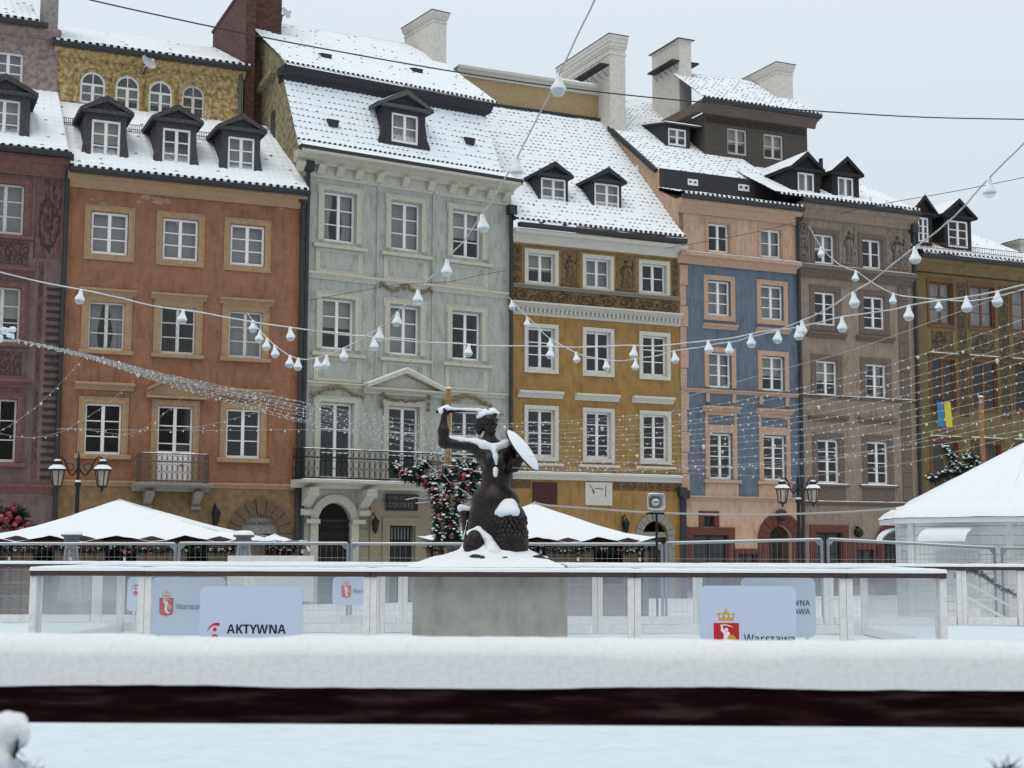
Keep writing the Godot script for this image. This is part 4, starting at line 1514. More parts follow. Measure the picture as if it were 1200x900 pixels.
func house_ochre(h: House) -> void:
	var wall := plaster(Color(0.59, 0.472, 0.275), 0.07, 0.14, 71)
	var white := plaster(Color(0.763, 0.752, 0.718), 0.06, 0.5, 72)
	var sg := Color(0.439, 0.353, 0.238); var sd := Color(0.24, 0.19, 0.13)
	var R := rects(h, [[617.3, 648.4], [684.9, 713.3], [750.7, 778.9]], [315, 327], [[296.7, 331.6, 308.9, 342.2], [384.3, 432.2, 392.5, 440], [478.9, 534.4, 486.2, 539.6]])
	var ye := hit(h, 690, 273, 0.4).y
	var ys := (hit(h, 602, 560).y + hit(h, 798, 566).y) / 2
	var yl := (hit(h, 602, 334).y + hit(h, 797, 349).y) / 2               # ledge under the top windows
	var yd0 := (hit(h, 602, 370).y + hit(h, 797, 381).y) / 2
	var yd1 := (hit(h, 602, 354).y + hit(h, 797, 369).y) / 2
	var ax := [hit(h, 753, 640).x, hit(h, 782, 640).x]
	var atop := hit(h, 768, 611).y
	var mb := MB.new()
	wall_with_holes(mb, 0, h.w, 0, ye - 0.05, R[0] + R[1] + R[2] + [[ax[0], ax[1], 0.0, atop, true]])
	part(mb, "wall", wall, h.node)
	shell(h, ye, wall)
	for r in 3:
		for c in 3:
			var st := {"rows": [2, 3, 4][r], "recess": 0.16, "curtain": [0, 0, 0][r], "sur": {"w": 0.15, "mat": white, "proud": 0.06, "plain": true}}
			if r == 0: st.curtain = [3, 1, 0][c]
			if r == 2:
				st.sill = {"mat": white, "h": 0.1, "wide": 0.34, "drop": 0.24, "out": 0.12}
			window(h, h.node, R[r][c], 0, st)
	# scratched panels between and under the top windows
	var y0 := yl + 0.05
	var y1 := ye - 0.62
	var m1 := printed(figure_image(128, 256, sg, sd, 71)); var m2 := printed(figure_image(128, 256, sg, sd, 74))
	var m3 := printed(scroll_image(64, 256, sg, sd, 75)); var m4 := printed(scroll_image(512, 64, sg, sd, 76))
	print_panel(h, m1, R[0][0][1] + 0.26, R[0][1][0] - 0.26, y0, y1)
	print_panel(h, m2, R[0][1][1] + 0.26, R[0][2][0] - 0.26, y0, y1)
	print_panel(h, m3, 0.03, R[0][0][0] - 0.26, y0, y1)
	print_panel(h, m3, R[0][2][1] + 0.26, h.w - 0.05, y0, y1)
	for c in 3:
		print_panel(h, m4, R[0][c][0] - 0.23, R[0][c][1] + 0.23, R[0][c][3] + 0.24, y1)
	print_panel(h, m4, 0.03, h.w - 0.05, yd1 + 0.02, yl - 0.1)
	var lb := MB.new()
	band(lb, 0, h.w, yl - 0.1, yl + 0.04, 0, 0.14)
	part(lb, "string_course", M.stone_grey, h.node)
	# white cornice with dentils
	var db := MB.new()
	band(db, 0, h.w, yd1 - 0.2, yd1 + 0.02, 0.02, 0.34)
	db.box(Vector3(0, yd0, 0), Vector3(h.w, yd1 - 0.2, 0.05))
	var dc := part(db, "dentil_cornice", white, h.node)
	var tooth := MB.new()
	tooth.box(Vector3(-0.05, 0, 0), Vector3(0.05, 0.17, 0.1))
	var tm := tooth.mesh()
	var n := int(h.w / 0.18)
	for i in n:
		var t := part_mesh(tm, "dentil", white, dc)
		t.position = Vector3((i + 0.5) * h.w / n, yd0 + 0.12, 0.05)
	for w in [[608, 660, 457, 465], [675, 726, 461, 468.5], [742, 790, 464.5, 471.5]]:
		var kb := MB.new()
		var a := hit(h, w[0], w[3], 0.1); var b := hit(h, w[1], w[2] + 4, 0.1)
		band(kb, a.x, b.x, a.y, a.y + 0.26, 0, 0.22)
		part(kb, "lintel", white, h.node)
	var sb := MB.new()
	band(sb, 0, h.w, ys - 0.02, ys + 0.26, 0, 0.16)
	var sc := part(sb, "string_course", white, h.node)
	var ss := MB.new()
	snow_ledge(ss, 0.05, h.w - 0.05, ys + 0.26, 0.02, 0.15, 0.03)
	part(ss, "snow", M.snow, sc)
	print_panel(h, m4, hit(h, 717, 570).x + 0.05, h.w - 0.05, ys - 0.36, ys - 0.04)
	print_panel(h, m4, 0.05, hit(h, 622, 570).x, ys - 0.36, ys - 0.04)
	var cb := MB.new()
	band(cb, 0, h.w + 0.1, ye - 0.55, ye - 0.08, 0, 0.5)
	part(cb, "cornice", white, h.node)
	# sundial tablet and rusty plaque
	var a0 := hit(h, 685.6, 592); var a1 := hit(h, 716.7, 565.6)
	var tb := MB.new()
	tb.bev_box(Vector3(a0.x, a0.y, 0.002), Vector3(a1.x, a1.y, 0.05), 0.01)
	var dial := part(tb, "sundial", white, h.node)
	var lines := MB.new()
	var mid := Vector3((a0.x + a1.x) / 2, (a0.y + a1.y) / 2 + 0.12, 0.052)
	for s in [[-0.4, 0.22, -0.18, -0.08], [-0.18, 0.08, 0.2, 0.06], [0.3, 0.18, 0.28, -0.22], [-0.28, 0.02, -0.22, -0.12]]:
		lines.tube([mid + Vector3(s[0], s[1], 0), mid + Vector3(s[2], s[3], 0)], 0.014, 4)
	part(lines, "hour_line", M.iron, dial)
	var p0 := hit(h, 624, 591); var p1 := hit(h, 652, 565.5)
	var rb := MB.new()
	rb.bev_box(Vector3(p0.x, p0.y, 0.002), Vector3(p1.x, p1.y, 0.07), 0.01)
	part(rb, "plaque", M.rust, h.node)
	# doorway
	var rad: float = (ax[1] - ax[0]) / 2
	voussoirs(h.node, (ax[0] + ax[1]) / 2, atop - rad, rad + 0.01, rad + 0.3, 0, 0, 0.06, 9, M.stone_grey)
	door_leaf(h, ax[0], ax[1], atop - rad - 0.06, -0.15, M.dark_door)
	var tbar := MB.new()
	tbar.box(Vector3(ax[0], atop - rad - 0.06, -0.16), Vector3(ax[1], atop - rad + 0.14, -0.05))
	part(tbar, "transom", M.stone_grey, h.node)
	wall_lantern(h, hit(h, 734, 615, 0.3).x, hit(h, 734, 622, 0.3).y, 0.3)
	var ob := [hit(h, 640, 640).x, hit(h, 700, 640).x]
	# roof
	gutter(h, 0.1, h.w + 0.02, ye + 0.08, 0.55)
	var pit := deg_to_rad(43.5)
	var ey := ye + 0.22
	var tr := hit_slope(h, 702, 142, 0.45, ey, pit)
	tile_roof(h.node, [Vector3(0.0, ey, 0.45), Vector3(h.w, ey, 0.45), Vector3(h.w, tr.y, tr.z), Vector3(0.0, tr.y, tr.z)], 0.22, 0.3, 0.7, 58)
	for w in [[634, 663, 209, 243], [696.7, 725.6, 215.6, 250]]:
		var z := -0.75
		var cy: float = (w[2] + w[3]) / 2
		dormer(h, [hit(h, w[0], cy, z).x, hit(h, w[1], cy, z).x, hit(h, (w[0] + w[1]) / 2, w[3], z).y, hit(h, (w[0] + w[1]) / 2, w[2], z).y], z, {"mat": M.slate, "side": 0.1, "rise": 0.5, "head": 0.1, "back": 2.6, "rows": 3, "curtain": 3 if w[0] > 690 else 1, "over": 0.16, "recess": 0.04, "snow": 0.02})
	# beige wall of the house behind, its white cornice and the tall rendered chimney
	var zb := tr.z - 0.1
	var wx0 := hit(h, 536, 90, zb).x; var wx1 := hit(h, 716, 120, zb).x
	var wt := (hit(h, 560, 90, zb).y + hit(h, 690, 108, zb).y) / 2
	var ub := MB.new()
	ub.box(Vector3(wx0, tr.y - 1.0, zb - 3.0), Vector3(wx1, wt, zb))
	part(ub, "rear_wall", plaster(Color(0.653, 0.574, 0.429), 0.08, 0.3, 73), h.node)
	var uc := MB.new()
	band(uc, wx0, wx1, wt - 0.1, wt + 0.32, zb, zb + 0.28)
	part(uc, "rear_cornice", white, h.node)
	var us := MB.new()
	snow_ledge(us, wx0, wx1, wt + 0.32, zb - 2.0, zb + 0.24, 0.14)
	part(us, "snow", M.snow, h.node)
	var flash := MB.new()
	flash.box(Vector3(0, tr.y - 0.06, tr.z - 0.05), Vector3(h.w - 0.1, tr.y + 0.1, tr.z + 0.12))
	part(flash, "flashing", M.slate, h.node)
	var z1 := -5.4
	var cx0 := hit(h, 715, 95, z1).x; var cx1 := hit(h, 733, 95, z1).x
	var ct := hit(h, 722, 41, z1).y
	var cb2 := hit_side(h, 655, 87, cx0)
	var ch := chimney(h, cx0, cx1, cb2.x, z1, tr.y - 3.0, ct, M.render, 0.9)
	var plank := MB.new()
	var q0 := hit_side(h, 672, 97, cx0 - 0.3); var q1 := hit_side(h, 708, 73, cx0 - 0.3)
	plank.box(Vector3(cx0 - 0.5, q0.y - 0.05, q0.x), Vector3(cx0 - 0.06, q0.y + 0.02, q1.x))
	for i in 6:
		var z := lerpf(q0.x, q1.x, (i + 0.5) / 6.0)
		plank.tube([Vector3(cx0, q0.y - 0.45, z), Vector3(cx0 - 0.45, q0.y - 0.04, z)], 0.015, 4)
	part(plank, "service_shelf", M.slate, ch)
	downpipe(h, h.w - 0.05, 0, 4.0)


func house_blue(h: House) -> void:
	var blue := plaster(Color(0.388, 0.432, 0.49), 0.06, 0.15, 81)
	var pink := plaster(Color(0.745, 0.625, 0.54), 0.05, 0.16, 82)
	var trim := plaster(Color(0.70, 0.585, 0.505), 0.08, 0.5, 83)
	var RA := rects(h, [[829, 853], [890.4, 914]], [278, 285], [[262.2, 294.4, 267.8, 301.8]])
	var R := rects(h, [[828.4, 853.9], [890.4, 915.8]], [349, 354], [[328.9, 369.3, 334.4, 374.4], [413.3, 453.3, 417.3, 458.2], [507.8, 561.1, 510, 563.3]])
	var ye := hit(h, 860, 236, 0.4).y
	var ym := (hit(h, 802, 307, 0.1).y + hit(h, 938, 322, 0.1).y) / 2     # foot of the middle cornice
	var ymt := (hit(h, 802, 294, 0.3).y + hit(h, 938, 307, 0.3).y) / 2
	var ysc := (hit(h, 802, 458).y + hit(h, 937, 464).y) / 2
	var ys := (hit(h, 802, 584).y + hit(h, 938, 587).y) / 2
	var up := MB.new()
	wall_with_holes(up, 0, h.w, ym, ye - 0.05, RA[0])
	part(up, "upper_wall", pink, h.node)
	var mb := MB.new()
	wall_with_holes(mb, 0, h.w, ys, ym, R[0] + R[1] + R[2])
	part(mb, "wall", blue, h.node)
	var g0 := [hit(h, 812, 640).x, hit(h, 853, 640).x, 0.25, hit(h, 832, 627).y]
	var g1 := [hit(h, 824, 610).x, hit(h, 837, 610).x, hit(h, 830, 617.5).y, hit(h, 830, 605).y]
	var g2 := [hit(h, 901, 640).x, hit(h, 928, 640).x, 0.0, hit(h, 914, 616).y, true]
	var g3 := [hit(h, 864, 650).x, hit(h, 887, 650).x, 0.4, hit(h, 876, 649).y]
	var gb := MB.new()
	wall_with_holes(gb, 0, h.w, 0, ys, [g0, g1, g2, g3])
	part(gb, "ground_floor_wall", pink, h.node)
	shell(h, ye, pink)
	for q in [g0, g1, g3]:
		var w := window(h, h.node, q, 0, {"rows": 3 if q == g0 else 1, "cols": 2, "mat": M.slate, "recess": 0.14, "sur": {"w": 0.3 if q == g0 else 0.2, "mat": M.red_stone, "proud": 0.06, "plain": true, "bottom": 0.0}})
	var rad: float = (g2[1] - g2[0]) / 2
	voussoirs(h.node, (g2[0] + g2[1]) / 2, g2[3] - rad, rad + 0.01, rad + 0.52, 0, 0, 0.06, 9, M.red_stone)
	door_leaf(h, g2[0] + 0.02, (g2[0] + g2[1]) / 2, g2[3] - rad * 0.6, -0.19, M.dark_door)
	var kb := MB.new()
	kb.ball(Vector3((g2[0] + g2[1]) / 2, g2[3] + 0.42, 0.12), 0.24, 8, 6)
	part(kb, "keystone_shield", M.slate, h.node)
	for c in 2:
		window(h, h.node, RA[0][c], 0, {"rows": 2, "curtain": [0, 1][c], "recess": 0.16, "sur": {"w": 0.12, "mat": trim, "proud": 0.03, "gap": 0.04, "bottom": 0.0}})
	for r in 3:
		for c in 2:
			var st := {"rows": [3, 3, 4][r], "curtain": [[1, 1], [1, 3], [0, 0]][r][c], "recess": 0.14, "sur": {"w": 0.2, "mat": trim, "proud": 0.04, "gap": 0.02, "plain": true}}
			if r == 1:
				st.sur.bottom = 0.0
				st.lintel = {"up": 0.95, "h": 0.2, "mat": trim, "wide": 0.3, "out": 0.16}
			elif r == 2:
				st.sur.bottom = 0.0
				st.sill = {"mat": trim, "h": 0.14, "wide": 0.34, "drop": 0.02}
				st.lintel = {"up": 0.85, "h": 0.22, "mat": trim, "wide": 0.36, "out": 0.2}
				st.apron = {"y0": ys + 0.12 - R[2][c][2], "y1": -0.17, "wide": 0.26, "mat": pink}
			window(h, h.node, R[r][c], 0, st)
			if r == 2:
				var fb := MB.new()
				var q: Array = R[2][c]
				ring(fb, q[0] - 0.1, q[1] + 0.1, q[3] + 0.34, q[3] + 0.72, 0.12, 0.0, 0.04)
				part(fb, "frieze_panel", trim, h.node)
	# courses
	for b in [[ymt - 0.45, ymt, 0.36], [ysc - 0.06, ysc + 0.09, 0.12], [ys - 0.06, ys + 0.12, 0.14]]:
		var cb := MB.new()
		band(cb, -0.12 if b[2] > 0.3 else 0.0, h.w, b[0], b[1], 0, b[2])
		var cc := part(cb, "string_course", trim, h.node)
		if b[2] > 0.3:
			var sb := MB.new()
			snow_ledge(sb, -0.1, h.w, b[1], 0.03, b[2], 0.035)
			part(sb, "snow", M.snow, cc)
	for c in 2:
		for k in 2:
			var x: float = R[1][c][k] + (-0.1 if k == 0 else 0.1)
			var cb := MB.new()
			cb.box(Vector3(x - 0.08, ysc - 0.42, 0), Vector3(x + 0.08, ysc - 0.06, 0.07))
			part(cb, "corbel", trim, h.node)
	var top := MB.new()
	band(top, -0.1, h.w + 0.02, ye - 0.6, ye - 0.06, 0, 0.42)
	part(top, "cornice", trim, h.node)
	# quoins on the near edge
	var nq := 11
	for i in nq:
		var y0 := lerpf(ys + 0.14, ymt - 0.5, float(i) / nq); var y1 := lerpf(ys + 0.14, ymt - 0.5, (i + 1.0) / nq)
		var qb := MB.new()
		qb.bev_box(Vector3(0.0, y0 + 0.01, 0.0), Vector3(0.36 if i % 2 == 0 else 0.27, y1 - 0.01, 0.045), 0.012)
		part(qb, "quoin", trim, h.node)
	gutter(h, -0.1, h.w + 0.05, ye + 0.03, 0.5)
	downpipe(h, h.w - 0.02, 0, ye - 0.3)
	# lower roof strip, dark band with small lights, main roof
	var zl := -1.5; var yl := ye + 0.72
	tile_roof(h.node, [Vector3(-0.1, ye + 0.08, 0.48), Vector3(h.w, ye + 0.08, 0.48), Vector3(h.w, yl, zl), Vector3(-0.1, yl, zl)], 0.22, 0.33, 0.2, 59)
	var s0 := hit_side(h, 768, 201, 0.0); var s1 := hit_side(h, 715.6, 151, 0.0)
	var xr := hit(h, 914, 224, zl).x
	var yb := s0.y - 0.12
	var lights := []
	for w in [[806, 818, 209, 216.5], [865, 878, 215.5, 223]]:
		lights.append([hit(h, w[0], w[2], zl).x, hit(h, w[1], w[2], zl).x, hit(h, w[0], w[3], zl).y, hit(h, w[0], w[2], zl).y])
	var db := MB.new()
	wall_with_holes(db, 0.0, xr, yl - 0.2, yb + 0.2, lights, zl, 0.1)
	part(db, "attic_band", M.slate, h.node)
	for q in lights:
		window(h, h.node, q, zl, {"rows": 1, "cols": 2, "recess": 0.03, "curtain": 1})
	var pit := atan2(s1.y - s0.y, s0.x - s1.x)
	var ev := Vector3(0, s0.y, s0.x + 0.15)
	var tr := hit_slope(h, 818, 148, ev.z, ev.y, pit)
	var tl := hit_slope(h, 733, 113, ev.z, ev.y, pit)
	var tm := hit_slope(h, 771, 119, ev.z, ev.y, pit)
	tile_roof(h.node, [Vector3(-0.1, ev.y, ev.z), Vector3(xr + 0.1, ev.y, ev.z), tr, tm, tl, Vector3(-0.1, s1.y + 0.3, s1.x - 0.4)], 0.22, 0.3, 0.55, 60)
	var fb := MB.new()
	fb.hexa([Vector3(-0.16, ev.y - 0.1, ev.z), Vector3(0.0, ev.y - 0.1, ev.z), Vector3(0.0, s1.y - 0.1, s1.x), Vector3(-0.16, s1.y - 0.1, s1.x), Vector3(-0.16, ev.y + 0.12, ev.z), Vector3(0.0, ev.y + 0.12, ev.z), Vector3(0.0, s1.y + 0.12, s1.x), Vector3(-0.16, s1.y + 0.12, s1.x)])
	part(fb, "verge_board", M.slate, h.node)
	var gp := PackedVector2Array([Vector2(0.0, 10.0), Vector2(0.0, ye - 0.1), Vector2(zl, yl - 0.1), Vector2(zl, yb), Vector2(s1.x, s1.y - 0.05), Vector2(-7.5, s1.y + 1.2), Vector2(-8.9, s1.y + 1.2), Vector2(-8.9, 10.0)])
	var gw := MB.new()
	gw.prism_x(gp, -0.02, 0.2)
	part(gw, "gable_wall", pink, h.node)
	var lw := hit_side(h, 746, 203, -0.02)
	var lb := MB.new()
	lb.box(Vector3(-0.06, lw.y - 0.3, lw.x - 0.2), Vector3(-0.02, lw.y + 0.3, lw.x + 0.2))
	part(lb, "gable_vent", M.white, h.node)
	# shed dormer
	var dz := hit_slope(h, 793, 171, ev.z, ev.y, pit).z + 0.1
	var dq := [hit(h, 783, 160, dz).x, hit(h, 804, 160, dz).x, hit(h, 793, 171, dz).y, hit(h, 793, 151, dz).y]
	var sdm := MB.new()
	wall_with_holes(sdm, dq[0] - 0.06, dq[1] + 0.16, dq[2] - 0.1, dq[3] + 0.14, [dq], dz, 0.1)
	sdm.prism_x(PackedVector2Array([Vector2(dz, dq[2] - 0.1), Vector2(dz, dq[3] + 0.14), Vector2(dz - 3.2, dq[3] + 0.75), Vector2(dz - 3.2, dq[2] - 0.1)]), dq[0] - 0.1, dq[0] - 0.06)
	sdm.prism_x(PackedVector2Array([Vector2(dz, dq[2] - 0.1), Vector2(dz, dq[3] + 0.14), Vector2(dz - 3.2, dq[3] + 0.75), Vector2(dz - 3.2, dq[2] - 0.1)]), dq[1] + 0.16, dq[1] + 0.2)
	var sd := part(sdm, "dormer", M.slate, h.node)
	window(h, sd, dq, dz, {"rows": 2, "recess": 0.04, "curtain": 3})
	var rb := MB.new()
	rb.prism_x(PackedVector2Array([Vector2(dz + 0.15, dq[3] + 0.12), Vector2(dz + 0.15, dq[3] + 0.2), Vector2(dz - 3.2, dq[3] + 0.86), Vector2(dz - 3.2, dq[3] + 0.76)]), dq[0] - 0.2, dq[1] + 0.9)
	part(rb, "roof", M.slate, sd)
	var rs := MB.new()
	rs.prism_x(PackedVector2Array([Vector2(dz + 0.13, dq[3] + 0.2), Vector2(dz + 0.1, dq[3] + 0.26), Vector2(dz - 3.2, dq[3] + 0.93), Vector2(dz - 3.2, dq[3] + 0.86)]), dq[0] - 0.18, dq[1] + 0.88)
	part(rs, "roof_snow", M.snow, sd)
	# rendered chimney
	var z1 := -6.2
	var cx0 := hit(h, 796, 70, z1).x; var cx1 := hit(h, 810, 70, z1).x
	var ct := hit(h, 803, 47, z1).y
	var cb2 := hit_side(h, 764, 69, cx0)
	var ch := chimney(h, cx0, cx1, cb2.x, z1, tl.y - 3.5, ct, M.render, 0.35, false)
	var plank := MB.new()
	var q0 := hit_side(h, 763, 87, cx0 - 0.2); var q1 := hit_side(h, 792, 71, cx0 - 0.2)
	plank.box(Vector3(cx0 - 0.4, q0.y - 0.05, q0.x), Vector3(cx0, q0.y + 0.02, q1.x))
	plank.box(Vector3(cx1, q0.y - 0.05, q1.x - 1.0), Vector3(cx1 + 0.4, q0.y + 0.02, q1.x))
	for i in 5:
		var z := lerpf(q0.x, q1.x, (i + 0.5) / 5.0)
		plank.tube([Vector3(cx0, q0.y - 0.35, z), Vector3(cx0 - 0.38, q0.y - 0.04, z)], 0.015, 4)
	part(plank, "service_shelf", M.slate, ch)
	downpipe(h, 0.06, 0, 3.9)


func house_brown(h: House) -> void:
	var wall := plaster(Color(0.554, 0.496, 0.446), 0.07, 0.15, 91)
	var trim := plaster(Color(0.407, 0.359, 0.327), 0.1, 0.5, 92)
	var RA := rects(h, [[953, 976], [1009, 1031]], [290, 297], [[274.4, 308.5, 280.4, 314]])
	var R := rects(h, [[953.3, 977.3], [1010.7, 1034.4]], [361, 366], [[342.2, 380.4, 346.7, 385.6], [422.2, 462.7, 427.1, 467], [514.4, 566.2, 517.8, 567.8]])
	var ye := hit(h, 1000, 241, 0.4).y
	var ym := (hit(h, 943, 324).y + hit(h, 1075, 334).y) / 2
	var ymt := (hit(h, 943, 310, 0.3).y + hit(h, 1077, 320, 0.3).y) / 2
	var ysc := (hit(h, 944, 465).y + hit(h, 1060, 470).y) / 2
	var ys := (hit(h, 944, 590).y + hit(h, 1060, 593).y) / 2
	var mb := MB.new()
	var g0 := [hit(h, 956, 640).x, hit(h, 987, 640).x, 0.0, hit(h, 971, 624).y]
	var g2 := [hit(h, 1035, 640).x, hit(h, 1062, 640).x, 0.0, hit(h, 1048, 622).y, true]
	var g3 := [hit(h, 1003, 650).x, hit(h, 1024, 650).x, 0.4, hit(h, 1012, 644).y]
	wall_with_holes(mb, 0, h.w, 0, ye - 0.05, RA[0] + R[0] + R[1] + R[2] + [g0, g2, g3])
	part(mb, "wall", wall, h.node)
	shell(h, ye, wall)
	for q in [g0, g3]:
		window(h, h.node, q, 0, {"rows": 3, "mat": M.slate, "recess": 0.14, "sur": {"w": 0.3, "mat": M.red_stone, "proud": 0.06, "plain": true, "bottom": 0.0}})
	var rad: float = (g2[1] - g2[0]) / 2
	voussoirs(h.node, (g2[0] + g2[1]) / 2, g2[3] - rad, rad + 0.01, rad + 0.42, 0, 0, 0.06, 9, M.red_stone)
	door_leaf(h, g2[0], g2[1], g2[3] - rad, -0.18, M.dark_door)
	for c in 2:
		window(h, h.node, RA[0][c], 0, {"rows": 2, "recess": 0.14, "curtain": [3, 0][c], "sur": {"w": 0.2, "mat": trim, "proud": 0.05, "gap": 0.03, "bottom": 0.0, "plain": true}})
		for r in 3:
			var st := {"rows": [3, 3, 4][r], "curtain": [[0, 0], [3, 2], [0, 0]][r][c], "recess": 0.12, "sur": {"w": 0.24, "mat": trim, "proud": 0.035, "gap": 0.03, "plain": true}}
			if r == 1: st.sur.bottom = 0.0
			if r > 0: st.lintel = {"up": 0.95 if r == 1 else 0.75, "h": 0.24, "mat": trim, "wide": 0.45, "out": 0.2}
			if r == 2:
				st.sur.bottom = 0.0
				st.sill = {"mat": trim, "h": 0.1, "wide": 0.45, "drop": 0.03, "snow": true}
				st.apron = {"y0": ys + 0.1 - R[2][c][2], "y1": -0.13, "wide": 0.3, "mat": trim}
			window(h, h.node, R[r][c], 0, st)
	var sg := Color(0.463, 0.425, 0.387); var sd := Color(0.229, 0.2, 0.182)
	var y0 := ymt + 0.08; var y1 := ye - 0.72
	print_panel(h, printed(figure_image(160, 256, sg, sd, 91)), RA[0][0][1] + 0.35, RA[0][1][0] - 0.3, y0, y1)
	print_panel(h, printed(scroll_image(96, 256, sg, sd, 93)), 0.12, RA[0][0][0] - 0.3, y0, y1)
	print_panel(h, printed(figure_image(160, 256, sg, sd, 97)), RA[0][1][1] + 0.3, h.w - 0.2, y0, y1)
	for b in [[ymt - 0.5, ymt, 0.34], [ysc - 0.06, ysc + 0.08, 0.1], [ys - 0.06, ys + 0.12, 0.14]]:
		var cb := MB.new()
		band(cb, 0.0, h.w, b[0], b[1], 0, b[2])
		var cc := part(cb, "string_course", trim, h.node)
		var sb := MB.new()
		snow_ledge(sb, 0.05, h.w, b[1], 0.02, b[2], 0.03)
		part(sb, "snow", M.snow, cc)
	var top := MB.new()
	band(top, -0.02, h.w + 0.15, ye - 0.66, ye - 0.06, 0, 0.44)
	part(top, "cornice", wall, h.node)
	for i in 15:                                                     # rusticated far edge
		var ya := lerpf(ys + 0.15, ymt - 0.55, i / 15.0); var yb := lerpf(ys + 0.15, ymt - 0.55, (i + 1) / 15.0)
		var qb := MB.new()
		qb.bev_box(Vector3(h.w - 0.8, ya + 0.012, 0.0), Vector3(h.w - 0.3, yb - 0.012, 0.04), 0.01)
		part(qb, "quoin", trim, h.node)
	var lb := MB.new()
	lb.ball(Vector3(hit(h, 1004, 624).x, hit(h, 1004, 624).y, 0.12), 0.2, 8, 6)
	lb.box(Vector3(hit(h, 1004, 624).x - 0.05, hit(h, 1004, 624).y, 0), Vector3(hit(h, 1004, 624).x + 0.05, hit(h, 1004, 624).y + 0.25, 0.12))
	part(lb, "wall_lantern", M.iron, h.node)
	gutter(h, -0.02, h.w + 0.15, ye + 0.02, 0.5)
	downpipe(h, h.w + 0.05, 0, ye - 0.7)
	# roof, two dormers, set-back top storey
	var zb := -4.0
	var pit := deg_to_rad(28)
	var yb2 := ye + 0.1 + (0.48 - zb) * tan(pit)
	var vr := hit_side(h, 1005, 223, h.w)
	tile_roof(h.node, [Vector3(-1.2, ye + 0.1, 0.48), Vector3(h.w + 0.1, ye + 0.1, 0.48), Vector3(h.w - 0.1, yb2, zb), Vector3(-1.2, yb2, zb)], 0.22, 0.33, 0.12, 61)
	var side := MB.new()
	side.prism_x(PackedVector2Array([Vector2(0.2, ye - 0.3), Vector2(0.3, ye), Vector2(zb, yb2 - 0.1), Vector2(-9, yb2 - 0.5), Vector2(-9, ye - 0.3)]), h.w - 0.2, h.w)
	part(side, "gable_wall", wall, h.node)
	for w in [[935, 954, 202.6, 230], [982, 1000, 208, 234]]:
		var z := -0.35
		var cy: float = (w[2] + w[3]) / 2
		dormer(h, [hit(h, w[0], cy, z).x, hit(h, w[1], cy, z).x, hit(h, (w[0] + w[1]) / 2, w[3], z).y, hit(h, (w[0] + w[1]) / 2, w[2], z).y], z, {"mat": M.black, "side": 0.3, "rise": 0.72, "head": 0.12, "back": 3.2, "rows": 1, "cols": 2, "curtain": 1, "over": 0.14, "recess": 0.04, "snow": 0.05})
	var vp := hit(h, 962, 194, -1.0)
	var vb := MB.new()
	vb.tube([Vector3(vp.x, vp.y - 0.8, -1.0), Vector3(vp.x, vp.y + 0.3, -1.0)], 0.09, 8)
	part(vb, "vent_pipe", M.iron, h.node)
	var brick: Material = M.brick_brown
	var ux0 := hit(h, 826, 150, zb).x; var ux1 := hit(h, 946, 165, zb).x
	var uy := (hit(h, 828, 131, zb).y + hit(h, 944, 150, zb).y) / 2
	var uq := []
	for w in [[851.6, 874.4, 150, 180.5], [894, 917, 156.7, 185.8]]:
		uq.append([hit(h, w[0], w[3], zb - 0.08).x, hit(h, w[1], w[3], zb - 0.08).x, hit(h, w[0], w[3], zb - 0.08).y, hit(h, w[0], w[2], zb - 0.08).y])
	var ub := MB.new()
	wall_with_holes(ub, ux0, ux1, yb2 - 1.5, uy, uq, zb)
	ub.box(Vector3(ux0, yb2 - 3.0, -8.8), Vector3(ux1, uy, zb - 0.9))
	ub.quad(Vector3(ux0, yb2 - 3.0, zb - 0.9), Vector3(ux0, yb2 - 3.0, zb), Vector3(ux0, uy, zb), Vector3(ux0, uy, zb - 0.9))
	ub.quad(Vector3(ux1, yb2 - 3.0, zb), Vector3(ux1, yb2 - 3.0, zb - 0.9), Vector3(ux1, uy, zb - 0.9), Vector3(ux1, uy, zb))
	part(ub, "top_storey", brick, h.node)
	for q in uq:
		window(h, h.node, q, zb, {"rows": 2, "recess": 0.1, "curtain": 3, "mat": M.white_old})
	var ucb := MB.new()
	band(ucb, ux0 - 0.4, ux1 + 0.4, uy - 0.04, uy + 0.44, zb, zb + 0.42)
	ucb.box(Vector3(ux0 - 0.38, uy + 0.05, -8.8), Vector3(ux0, uy + 0.42, zb))
	part(ucb, "cornice", trim, h.node)
	var frz := printed(scroll_image(512, 48, Color(0.22, 0.19, 0.17), Color(0.15, 0.13, 0.12), 99))
	print_panel(h, frz, ux0 + 0.05, ux1 - 0.05, uy - 0.42, uy - 0.1, zb + 0.006)
	var upit := deg_to_rad(34)
	var ez := zb + 0.45; var ey := uy + 0.5
	var p1 := hit_slope(h, 812, 87, ez, ey, upit); var p2 := hit_slope(h, 880, 96, ez, ey, upit); var p3 := hit_slope(h, 929, 117, ez, ey, upit)
	tile_roof(h.node, [Vector3(ux0 - 0.35, ey, ez), Vector3(ux1 + 0.45, ey, ez), p3, p2, p1, Vector3(ux0 - 0.2, p1.y - 0.4, p1.z + 0.6)], 0.22, 0.3, 0.55, 62)
	gutter(h, ux0 - 0.35, ux1 + 0.45, ey - 0.03, ez + 0.04, false)
	var cx0 := hit(h, 910.7, 100, ez - 1.6).x; var cx1 := hit(h, 929, 100, ez - 1.6).x
	var ct := hit(h, 920, 75, ez - 1.6).y
	var cb2 := hit_side(h, 874, 95, cx0)
	chimney(h, cx0, cx1, cb2.x, ez - 1.6, uy - 0.5, ct, M.render, 0.5)


